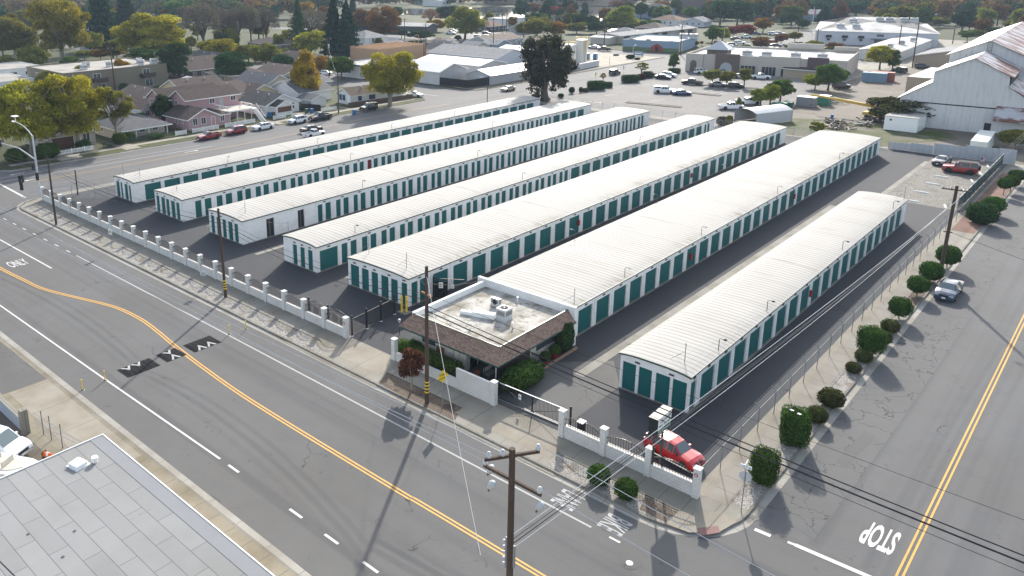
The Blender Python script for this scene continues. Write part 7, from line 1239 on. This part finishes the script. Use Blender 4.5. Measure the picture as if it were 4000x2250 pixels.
TREES = """
0 0 330 1560 770 760 wide yellow big yellow green sycamore at the far left street corner
0 0 30 1440 1010 330 wide olive sycamore crown cut by the left edge above the traffic signal
0 0 810 1500 655 620 wide yellow tall sycamore with a thick pale trunk on the parkway
0 0 1180 1445 815 520 sparse olive thin half bare street tree in front of the grey porch
0 0 1640 1240 930 230 tall dark slim dark young tree between the porch house and the pink house
0 0 560 700 640 330 broad dark dark green tree at the end of the white flat roof
0 0 350 720 450 330 broad olive bushy olive tree behind the white flat roof
0 0 60 740 540 260 broad olive olive tree at the left edge behind the white flat roof
0 0 700 700 560 190 small green green shrub tree left of the apartment parapet
0 0 640 640 -60 640 wide yellow huge yellow green sycamore rising to the top edge
0 0 160 600 100 460 wide olive broad olive sycamore left of the huge one
0 0 30 560 330 330 wide olive shadowy sycamore at the left edge behind the rooftops
0 0 20 330 60 200 broad dark dark tree at the top left edge
0 0 1050 520 -230 360 conifer conifer tall dark conifer behind the grey gable end
0 0 1290 400 -120 300 conifer conifer second dark conifer right of the tallest one
0 0 890 330 60 160 broad dark dark shrubby tree beside the first conifer
0 0 1540 620 85 760 wide yellow wide golden sycamore in the middle of the left woods
0 0 1430 690 460 330 broad green green tree behind the apartment roof
0 0 1770 830 405 380 wide dark round dark green tree right of the apartments
0 0 1590 780 640 150 small orange small golden tree tucked against the apartment coolers
0 0 2190 640 365 420 broad yellow golden tree above the dark blue roof
0 0 2340 830 500 390 wide dark round dark green tree right of the big brown gable
0 0 2500 640 430 260 broad olive olive tree behind the round dark one
0 0 1230 860 600 290 tall orange golden orange tree in front of the apartments
0 0 1010 610 490 230 small orange low orange tree below the grey gable end
0 0 1180 600 480 220 small yellow low yellow tree right of the grey gable end
0 0 850 600 500 200 small olive low olive tree left of the grey gable end
0 0 2050 500 20 380 bare grey large bare tree with many upright limbs
0 0 2260 470 80 230 bare grey bare tree second from the large one
0 0 2400 480 60 230 bare grey bare forked tree third from the large one
0 0 2530 470 40 200 bare grey bare tree at the end of the leafless row
0 0 1830 230 -30 330 broad green bluish green tree behind the golden sycamore
0 0 1570 160 10 200 broad rust brown orange tree above the golden sycamore
0 0 1330 840 760 150 small dark dark bush at the apartment ground floor
0 0 480 960 700 240 tall olive olive tree in front of the white flat walls
0 0 850 900 650 260 tall yellow yellow tree left of the leaning apartment pole
0 1 435 480 -20 190 conifer dark tall shaggy conifer behind the bare trees
0 1 560 420 90 430 bare grey wide grey half leafless tree beside the shaggy conifer
0 1 110 440 80 260 bare grey grey leafless tree left of the lake glimpse
0 1 30 430 120 220 broad olive dim olive tree among the leafless row
0 1 695 380 225 60 cypress conifer small pointed cypress by the white house
0 1 790 590 -60 250 conifer conifer left one of the two tallest dark redwoods
0 1 920 600 10 290 conifer conifer right one of the two tallest dark redwoods
0 1 975 240 -60 120 conifer conifer dark conifer tip behind the two redwoods
0 1 560 570 285 340 broad yellow bright yellow tree behind the brown roofs
0 1 410 520 420 160 small yellow low yellow shrub left of the bright yellow tree
0 1 500 1010 470 300 tall orange tall orange and yellow tree among the back houses
0 1 660 730 550 170 broad orange small orange brown tree right of the tall orange one
0 1 860 800 560 310 broad green fresh green tree before the redwoods
0 1 100 690 415 320 broad olive olive tree behind the cream gable
0 1 280 740 530 240 broad dark dark shrubby tree beside the olive one
0 1 270 560 485 150 small lime lime green garden tree by the lawn
0 1 250 490 420 220 broad dark low dark hedge tree below the brown roofed house
0 1 1345 1062 470 600 wide yellow big sycamore standing by the back street kerb
0 1 1110 790 650 170 sparse olive thin tree in front of the white and blue shop
0 1 460 1010 780 190 tall olive lower yellow green tree before the orange one
0 1 1290 420 25 360 wide rust tall rusty brown sycamore before the lake
0 1 1070 340 80 260 broad rust orange brown tree right of the redwoods
0 1 690 250 45 170 broad rust rust red tree behind the grey half leafless one
0 1 500 210 0 200 broad orange pale orange tree behind the shaggy conifer
0 1 1420 200 60 130 broad green green tip beside the rusty sycamore
0 1 1755 260 85 170 bare rust reddish brown thin tree at the lake edge
0 1 1930 230 40 260 broad dark dark spreading tree right of the lake
0 1 2100 390 55 430 tall olive large round yellow green tree by the car park
0 1 1655 410 300 320 broad dark low dark tree before the long lakeside building
0 1 1465 390 285 150 small dark dark bush left of the lakeside building
0 1 1810 320 190 220 broad orange orange brown tree below the dark spreading one
0 1 1120 420 325 160 small yellow small yellow tree beside the tall white house
0 1 2030 500 455 120 small dark dark round garden bush before the white cottage
0 1 2030 410 350 90 tall dark slim dark tree behind the white cottage
0 1 60 620 470 200 broad olive dull olive tree above the brown roofs
0 1 1320 430 370 160 sparse grey leafless shrub in the park by the plywood building
0 2 335 1020 275 600 gum gum large drooping dark eucalyptus at the end of the storage rows
0 2 250 400 150 330 broad olive yellowish tree behind the eucalyptus crown
0 2 420 390 190 260 broad orange golden brown tree touching the eucalyptus top
0 2 120 380 215 200 broad olive olive orange tree left of the eucalyptus top
0 2 420 175 55 220 broad red dull red tree near the lake
0 2 200 150 20 180 broad rust orange tree left of the dull red one
0 2 250 260 120 240 broad green green tree above the white van
0 2 90 180 -20 200 tall dark dark tree mass left of the orange tree
0 2 380 130 -30 160 tall dark tall dark tree behind the dull red one
0 2 560 160 -30 220 tall dark tall dark tree right of the dull red one
0 2 450 330 130 130 palm palm pale fan palm by the lake houses
0 2 650 340 215 240 broad olive olive tree with an orange tip before the lake
0 2 780 300 150 170 broad dark dark tree below the lake water
0 2 620 240 130 200 broad dark dark tree left of the lake water
0 2 850 340 200 220 broad dark dark tree by the tall lakeside pole
0 2 730 110 20 80 tall dark single slim tree on the far lake shore
0 2 1100 300 40 340 tall lime large yellow green tree beside the lakeside houses
0 2 1090 310 200 340 broad olive low olive crown beneath the large yellow green tree
0 2 1230 300 230 200 broad rust brownish tree above the long garage roof
0 2 1380 290 190 260 broad green loose green tree above the long garage roof
0 2 1100 100 0 260 broad rust brown orange tree beyond the lake
0 2 1530 200 90 150 broad green green tree between the blue houses
0 2 1500 120 0 250 broad rust dull orange tree left of the church
0 2 1640 180 -10 170 tall green tall green tree left of the church
0 2 1800 210 60 170 broad green grey green tree before the church
0 2 1950 240 100 170 tall dark upright dark tree right of the church
0 2 2090 250 -20 280 broad dark big dark tree with a pole in front
0 2 2260 260 0 300 broad dark second big dark tree right of the pole
0 2 2330 240 110 200 broad green greyish green tree below the big dark ones
0 2 2450 200 20 240 broad dark dark tree near the right of the big dark ones
0 2 2010 425 255 180 tall green round green tree by the slim white pole
0 2 2110 425 265 180 broad lime yellow green half of the round tree pair
0 2 2230 370 250 170 broad red red leaved tree left of the blue pickup
0 2 2350 370 240 180 broad red red leaved tree nearer the blue pickup
0 2 2520 330 165 190 broad orange golden tree beside the tree lined street
0 2 2500 500 360 200 broad rust rusty tree behind the shop parapet
0 2 2350 530 440 120 small green small green tree behind the pointed tower
0 2 1200 500 385 100 small bronze dark round tree left on the mural wall
0 2 1370 500 390 95 small bronze dark round tree in the middle of the mural wall
0 2 1565 520 405 125 small rust reddish round tree right of the painted barn
0 2 1775 470 415 90 small red small red tree at the mural building end
0 2 1850 470 410 80 small rust small orange red tree at the mural building end
0 2 1905 460 410 50 small red bright red little tree by the end wall
0 2 2045 455 405 45 small red bright red little tree below the round green pair
0 2 1300 755 610 165 sparse lime thin yellow green street tree by the hedge
0 2 1625 700 530 120 tall green neat green street tree left of the shop arch
0 2 915 822 722 95 sparse orange small sparse street tree before the dark hedge
0 2 2010 862 688 210 small olive spreading lot tree on the left of the island
0 2 2155 878 705 170 small olive spreading lot tree in the middle of the island
0 2 2330 880 675 165 small olive spreading lot tree on the right of the island
0 2 2500 1060 870 230 broad lime bright yellow green tree beside the carport
0 2 2275 1095 975 65 tall olive thin young tree by the carport mouth
0 3 120 1020 780 300 broad green green tree above the green dumpsters
0 3 20 1060 835 180 broad lime yellow green tree left of the green dumpsters
0 3 600 910 630 290 broad green green yard tree in front of the tan shed
0 3 470 900 730 240 broad lime lighter green tree in front of the tan shed
0 3 730 880 690 140 small green small green tree by the black trailer
0 3 1120 700 450 290 broad yellow yellow green tree before the white workshop
0 3 1250 700 490 160 tall green darker green tree against the white workshop
0 3 485 1380 1215 160 small lime bright yellow green sapling in the weeds
0 3 2480 1500 1300 340 broad olive olive bush by the pale container at the right edge
0 3 130 440 330 150 broad rust rusty tree at the left of the works car park
0 3 30 440 400 140 broad red red leaved tree at the left of the works car park
0 3 270 420 315 150 broad olive olive rust tree in the works car park
0 3 200 540 450 130 small green small green tree in front of the silver cars
0 3 310 540 410 150 broad dark dark green tree behind the shop roof
0 3 450 540 400 200 broad olive pale olive tree behind the shop roof
0 3 660 540 415 170 broad rust rust topped tree behind the shop parapets
0 3 620 550 470 140 small green fresh green tree behind the shop parapets
0 3 160 270 140 140 broad dark dark round tree by the crossing sign
0 3 230 260 40 230 broad green bluish green park tree with a yellow crest
0 3 130 230 30 160 broad rust rust crested park tree
0 3 340 300 190 150 broad dark dark green tree beside the flagpole
0 3 560 230 60 180 conifer conifer dim blue conifer in the park
0 3 700 200 0 200 conifer conifer dim blue conifer behind the park shelter
0 3 480 190 0 230 broad dark hazy dark park tree near the grey house
0 3 880 170 0 260 broad dark hazy dark park tree behind the shelter
0 3 1090 180 50 210 broad orange golden orange park tree behind the works
0 3 1330 220 70 230 broad green green tree above the works roof units
0 3 1540 240 100 240 broad green light green tree above the works roof units
0 3 1720 270 160 200 broad olive olive tree at the end of the works roof
0 3 1980 100 -40 150 palm palm shaggy palm in the right hand woods
0 3 2090 220 60 180 broad green green tree right of the shaggy palm
0 3 2020 310 170 200 broad rust rusty tree before the right hand woods
0 3 2000 420 300 190 small green green bush tree behind the tan workshop
0 3 2110 400 290 190 small olive olive bush tree behind the tan workshop
0 3 2260 400 260 210 broad dark dark tree left of the rusty ridge
0 3 2440 300 195 200 broad olive olive tree above the rusty ridge
0 3 2540 260 120 180 broad green green tree at the right edge above the rusty ridge
"""
for ln in TREES.strip().split('\n'):
    a = ln.split(' ', 8); r_, c_, x, y, yt, wp = map(int, a[:6]); lb = a[8]; lb = lb if lb.split()[0] in ('left', 'right') else lb
    tree(r_, c_, x, y, yt, wp, a[6], a[7], ('the ' + lb) if len(lb.split()) < 4 else lb, BARKP if 'sycamore' in lb or 'half bare' in lb else None)
X, Y = T(0, 3, 1320, 1235); spt = tree_at('broad', 'bronze', X, Y, height_at(X, Y, 955 / 2.574), 15.5, 'wide low bronze green tree spreading over the white box shed')
tree_at('small', 'maroon', -39.0, 40.5, 3.6, 2.6, 'small dark red leaved tree in the brown planting strip', None, BARKP)
# belts of hazy trees toward the horizon
rb = random.Random(21)
BELT = []
def in_lake(x, y):
    poly = [(-325, 330), (-265, 440), (-225, 520), (-275, 640), (-395, 600), (-465, 490), (-420, 300), (-362, 262)]; c = False
    for i in range(len(poly)):
        (x1, y1), (x2, y2) = poly[i], poly[i - 1]
        if (y1 > y) != (y2 > y) and x < (x2 - x1) * (y - y1) / (y2 - y1) + x1: c = not c
    return c
KN = {'yellow': 'yellow green', 'dark': 'dark green', 'green': 'green', 'olive': 'olive', 'rust': 'rusty brown', 'orange': 'golden', 'grey': 'grey leafless'}
def belt(n, u0, u1, v0, v1, mats, hmin, hmax, where):
    k = 0; tries = 0
    while k < n and tries < n * 12:
        tries += 1; u, v = rb.uniform(u0, u1), rb.uniform(v0, v1); x, y = gp(u, v)
        if in_lake(x, y) or any((x - a) ** 2 + (y - b) ** 2 < 60 for a, b in BELT): continue
        BELT.append((x, y)); k += 1; mt = rb.choice(mats); h = rb.uniform(hmin, hmax); kd = 'bare' if mt == 'grey' else rb.choice(('broad', 'tall', 'broad'))
        tree_at(kd, mt, x, y, h, h * rb.uniform(.75, 1.05), '%s tree among the hazy trees %s' % (KN[mt], where), '%s trees %s' % (KN[mt], where))
belt(26, -60, 1000, 150, 235, ['yellow', 'olive', 'green', 'dark', 'olive', 'yellow'], 6, 10, 'in the back gardens of the left houses')
belt(16, 900, 1500, 110, 200, ['olive', 'green', 'dark', 'orange', 'yellow'], 5, 8, 'in the gardens below the redwoods')
belt(12, -60, 600, 95, 150, ['yellow', 'olive', 'dark', 'olive'], 10, 15, 'in the left woods')
belt(12, 600, 1330, 75, 110, ['dark', 'rust', 'olive', 'grey'], 9, 14, 'around the bare trees')
belt(12, 2000, 2720, 60, 92, ['dark', 'green', 'rust', 'olive', 'dark'], 8, 12, 'around the church')
belt(12, 2800, 3420, 60, 84, ['dark', 'dark', 'green', 'rust'], 11, 15, 'in the park behind the works')
belt(20, 3400, 4080, 70, 150, ['dark', 'olive', 'rust', 'olive', 'orange', 'green'], 9, 14, 'in the upper right woods')
belt(10, 2180, 2480, 85, 118, ['dark', 'green', 'olive', 'dark'], 6, 9, 'behind the white tanks')
belt(6, 1900, 2180, 100, 140, ['dark', 'olive', 'orange', 'green'], 6, 9, 'left of the eucalyptus')
# one far wood along the horizon, too many crowns to count
fw = MB(); rs = np.random.RandomState(4); PP = []; NN = []; TT = []
for i in range(2300):
    u, v = rs.uniform(-300, 4200), -22 + 102 * rs.uniform(0, 1) ** 1.2; x, y = gp(u, v)
    if in_lake(x, y) or (1330 < u < 2500 and v > 34) or (2500 < u < 2760 and v > 60) or (3080 < u < 3400 and v > 66): continue
    h = rs.uniform(9, 16); w = h * rs.uniform(.4, .6); n = 60; d = unit(rs.normal(size=(n, 3))); d[:, 2] = np.abs(d[:, 2]) - .15; PP.append(np.array([x, y, h * .45]) + d * np.array([w, w, h * .55]) * rs.uniform(.75, 1.05, (n, 1))); NN.append(unit(d + rs.normal(size=(n, 3)) * .6)); TT.append(np.stack([np.full(n, rs.uniform(.6, 1.3)) * rs.uniform(.8, 1.2, n), np.full(n, rs.uniform(0, 1) ** 2.2), np.zeros(n)], 1))
me = leaf_mesh('far_wood', np.vstack(PP), np.vstack(NN), 1.15, np.vstack(TT), rs); o = link('far_wood', me); o['kind'] = 'stuff'; paint(o, leaf('leaves_far_wood', (.04, .075, .03), (.22, .135, .04), .3)); tag(o, 'continuous hazy wood along the horizon at the top of the picture', 'wood')
# clipped shrubs and hedges
def shrub_mesh(kind, seed, n, size):
    rs = np.random.RandomState(seed); d = unit(rs.normal(size=(n, 3)))
    p = 2.3 if kind == 'round' else 12.; q = (np.abs(d) ** p).sum(1) ** (-1 / p); P = d * q[:, None] * .5; jit = 1 + (.07 if kind == 'round' else .025) * np.sin(d[:, 0] * 9 + seed) * np.sin(d[:, 1] * 8 + 2 * seed) + (.05 if kind == 'round' else .015) * np.sin(d[:, 2] * 11); P *= (jit * rs.uniform(.93, 1.05, n))[:, None]; P[:, 2] += .5
    fl = np.abs(P - np.array([0, 0, .5])); dn = d if kind == 'round' else np.sign(P - np.array([0, 0, .5])) * (fl / fl.max(1)[:, None]) ** 6; Nn = unit(dn + rs.normal(size=(n, 3)) * .5); tint = np.stack([rs.uniform(.6, 1.35, n) * (1 + .15 * np.sin(d[:, 0] * 6 + seed)), np.clip(rs.uniform(-.2, 1, n), 0, 1), np.zeros(n)], 1)
    ev = []; ef = []; U, V_ = 14, 9
    for j in range(V_ + 1):
        for i in range(U): th, ph = pi * j / V_, 2 * pi * i / U; e = np.array([sin(th) * cos(ph), sin(th) * sin(ph), cos(th)]); e = e * (np.abs(e) ** p).sum() ** (-1 / p) * .45; ev.append((e[0], e[1], e[2] + .5))
    for j in range(V_):
        for i in range(U): ef.append((j * U + i, (j + 1) * U + i, (j + 1) * U + (i + 1) % U, j * U + (i + 1) % U))
    return leaf_mesh('foliage', P, Nn, size, tint, rs, (ev, ef, (.55, .1, 0)))
SHM = {('round', k): shrub_mesh('round', k + 1, 3600, .026) for k in range(3)}; SHM.update({('box', k): shrub_mesh('box', k + 5, 5200, .022) for k in range(2)})
STM = MB(); STM.tube([(0, 0, 0), (.02, 0, .5), (0, 0, 1)], [.06, .05, .05], 7); STM = STM.mesh('stem', BARK)
def shrub(x, y, w, d, h, kind, label, mat='shrub', lift=0., v=0, rz=0., group=None, cat='shrub', name='clipped_shrub'):
    r = thing(name, label, cat, (x, y, 0), rz, group); f = link('foliage', SHM[kind, v], r, (0, 0, lift), 0, (w, d, h)); paint(f, LEAF[mat]); link('stem', STM, r, (0, 0, 0), 0, (1, 1, lift + h * .3)); return r
for i, (x, y, w, h, kd, mt, lift, lb) in enumerate(((-14.5, 47.6, 1.5, 2.0, 'box', 'shrub', .1, 'nearest boxy green shrub behind the stop sign'), (-14.6, 53.4, 1.75, 2.3, 'box', 'shrub', .1, 'tall square green shrub with white litter on its top'), (-14.3, 57.3, 1.35, 1.1, 'round', 'bronze', 0, 'low bronze shrub at the foot of the tall square shrub'), (-14.25, 60.3, 1.75, 1.25, 'round', 'bronze', 0, 'broad low bronze shrub alone on the pale gravel'), (-14.55, 67.0, 1.15, .8, 'round', 'bronze', 0, 'small low shrub nearest the long bare gravel stretch'), (-14.5, 69.6, 1.3, 1.0, 'round', 'bronze', 0, 'low brown shrub below the large clipped globe'), (-14.4, 71.0, 1.7, 1.95, 'box', 'shrub', .5, 'large clipped green globe halfway along the gravel bed'), (-14.2, 74.4, 1.3, 1.05, 'round', 'bronze', 0, 'low bronze shrub right behind the large globe'), (-14.4, 77.4, 1.5, 1.05, 'round', 'bronze', 0, 'second low bronze shrub behind the large globe'), (-14.5, 81.0, 1.9, 1.7, 'round', 'shrub', .35, 'dark clipped globe on a stem nearer the parked sedan'), (-14.6, 88.3, 1.9, 1.6, 'round', 'shrub', .4, 'clipped globe on a stem just left of the parked sedan'), (-14.5, 93.4, 2.1, 1.8, 'round', 'shrub', .3, 'round green shrub at the foot of the utility pole'), (-14.1, 99.3, 2.3, 1.9, 'round', 'shrub', .5, 'wide clipped shrub just beyond the utility pole'), (-14.3, 120.3, 3.3, 2.6, 'round', 'dark', 0, 'biggest round dark bush beside the brick path'), (-13.9, 126.0, 2.6, 1.9, 'round', 'shrub', .4, 'round bush right behind the biggest bush'), (-14.4, 137.8, 1.8, 1.5, 'round', 'shrub', 1.0, 'small round topiary on a stem, nearest of the far three'), (-14.0, 140.8, 2.0, 1.5, 'round', 'shrub', .8, 'middle of the three far topiaries by the brick path'), (-14.0, 146.0, 2.2, 1.5, 'round', 'shrub', .7, 'farthest topiary at the end of the brick path'), (-22.1, 40.2, 1.4, 1.15, 'round', 'shrub', 0, 'left low green shrub in the front gravel bed'), (-20.1, 40.1, 1.35, 1.2, 'round', 'shrub', 0, 'right low green shrub in the front gravel bed'))):
    o = shrub(x, y, w, w, h, kd, lb, mt, lift, i % 2 if kd == 'box' else i % 3, .4 * i)
    if 'litter' in lb:
        for dx, dy in ((-.3, -.2), (.25, -.35)): m = MB(); m.poly([(-.14, -.07, 0), (.12, -.09, .03), (.16, .07, .01), (-.1, .08, .05)]); tag(m.build('litter_paper', M['whitem'], None, False, (x + dx, y + dy, lift + h + .05)), 'scrap of white paper lying on the tall square shrub', 'litter', 'paper scraps on the square shrub')
for x, y, w, d, h, lb in ((-42.2, 44.35, 4.2, 1.2, 1.25, 'long clipped green hedge behind the low office wall'), (-38.8, 44.3, 2.9, 1.25, 1.25, 'shorter clipped hedge section nearer the porch'), (-43.2, 45.2, 1.3, .9, 1.0, 'small rounded hedge at the office corner by the entry pier')): shrub(x, y, w, d, h, 'box', lb, 'green', 0, 0, .02, None, 'hedge', 'hedge')
shrub(-33.1, 47.0, 2.3, 4.6, 1.7, 'round', 'sprawling green bush beside the sliding gate', 'shrub', 0, 1); shrub(-33.9, 54.3, 1.3, 2.0, 2.6, 'round', 'tall leafy climber against the white end wall', 'dark', 0, 2)
for p_ in POTS: f = link('plant', SHM['round', 0], p_, (0, 0, .35), 0, (.9, .9, .8)); paint(f, LEAF['green'])
for i, (c_, x, y, wp, hp, mt, lb) in enumerate(((2, 600, 935, 60, 60, 'dark', 'dark clipped shrub beneath the eucalyptus on the right'), (2, 690, 930, 38, 55, 'dark', 'upright small shrub along the car park kerb'), (2, 735, 925, 60, 38, 'bronze', 'low bushy shrub left of the long hedge block'), (2, 845, 900, 165, 85, 'dark', 'long dark hedge block along the car park'), (2, 965, 880, 80, 55, 'dark', 'short hedge right of the long hedge block'), (2, 1190, 825, 165, 70, 'dark', 'bushy hedge beneath the white speed sign'), (2, 1300, 795, 70, 50, 'maroon', 'reddish shrub in the middle of the street hedge'), (2, 1360, 780, 100, 60, 'dark', 'dark hedge by the thin yellow green street tree'), (2, 1425, 775, 50, 35, 'dark', 'hedge end by the black coupe'), (2, 1630, 735, 110, 48, 'dark', 'clipped hedge under the neat green street tree'), (2, 1190, 590, 90, 40, 'dark', 'dark shrubs on the concrete yard island'), (2, 1045, 560, 60, 15, 'dark', 'low shrubs at the far kerb of the concrete yard'), (2, 1260, 600, 60, 22, 'bronze', 'low shrubs beneath the grey blue sign'), (2, 330, 1020, 110, 40, 'dark', 'shrubs at the foot of the eucalyptus'), (2, 490, 985, 60, 45, 'dark', 'shrub right of the eucalyptus trunk'), (2, 225, 970, 60, 25, 'bronze', 'low shrub left of the eucalyptus trunk'), (2, 2110, 1260, 110, 90, 'gum', 'wild shrub in front of the carport'), (2, 2180, 1270, 80, 110, 'olive', 'taller wild shrub at the carport corner'))):
    X, Y = T(0, c_, x, y); k = depth(X, Y) / FPX / 2.574; shrub(X, Y, wp * k, wp * k * .6, hp * k, 'box' if 'hedge' in lb else 'round', lb, mt, 0, i % 2, .9, None, 'hedge' if 'hedge' in lb else 'shrub', 'hedge' if 'hedge' in lb else 'shrub')
for x, y, w, h, lb in ((-144.5, 62.5, 2.6, 1.8, 'dark garden bush left of the thick sycamore trunk'), (-143.6, 69.2, 2.6, 2.2, 'leafy bush at the foot of the thin street tree'), (-145.0, 72.0, 2.0, 1.6, 'garden bush by the grey porch steps'), (-143.8, 76.5, 3.0, .9, 'low green bush in front of the grey porch'), (-158.5, 81.6, 3.0, 2.6, 'shadowy bush between the two front houses'), (-142.3, 55.0, 4.0, 2.6, 'dense bush under the street corner sycamore'), (-143.0, 50.0, 3.5, 2.4, 'bush beside the corner kerb of the back street'), (-208.0, 103.0, 2.4, 2.2, 'dark bush on the apartment lawn'), (-193.5, 119.5, 3.6, 3.0, 'dark bush by the grey shed')): shrub(x, y, w, w, h, 'round', lb, 'dark' if 'dark' in lb else 'green', 0, int(w) % 3, w)
# ================================================================ haze
hz_ = MB(); hz_.box(-1900, 700, -700, 2200, -1.3, 46); ho = hz_.build('haze', None); ho.data.materials.clear(); hm = bpy.data.materials.new('haze'); hm.use_nodes = True; hn = hm.node_tree; hn.nodes.clear(); out_ = hn.nodes.new('ShaderNodeOutputMaterial'); pv = hn.nodes.new('ShaderNodeVolumePrincipled'); pv.inputs['Color'].default_value = (.62, .78, 1., 1); pv.inputs['Density'].default_value = .00013; pv.inputs['Anisotropy'].default_value = 0; hn.links.new(pv.outputs[0], out_.inputs['Volume']); ho.data.materials.append(hm); ho['kind'] = 'stuff'; tag(ho, 'thin bluish haze in the air over the whole scene', 'haze')
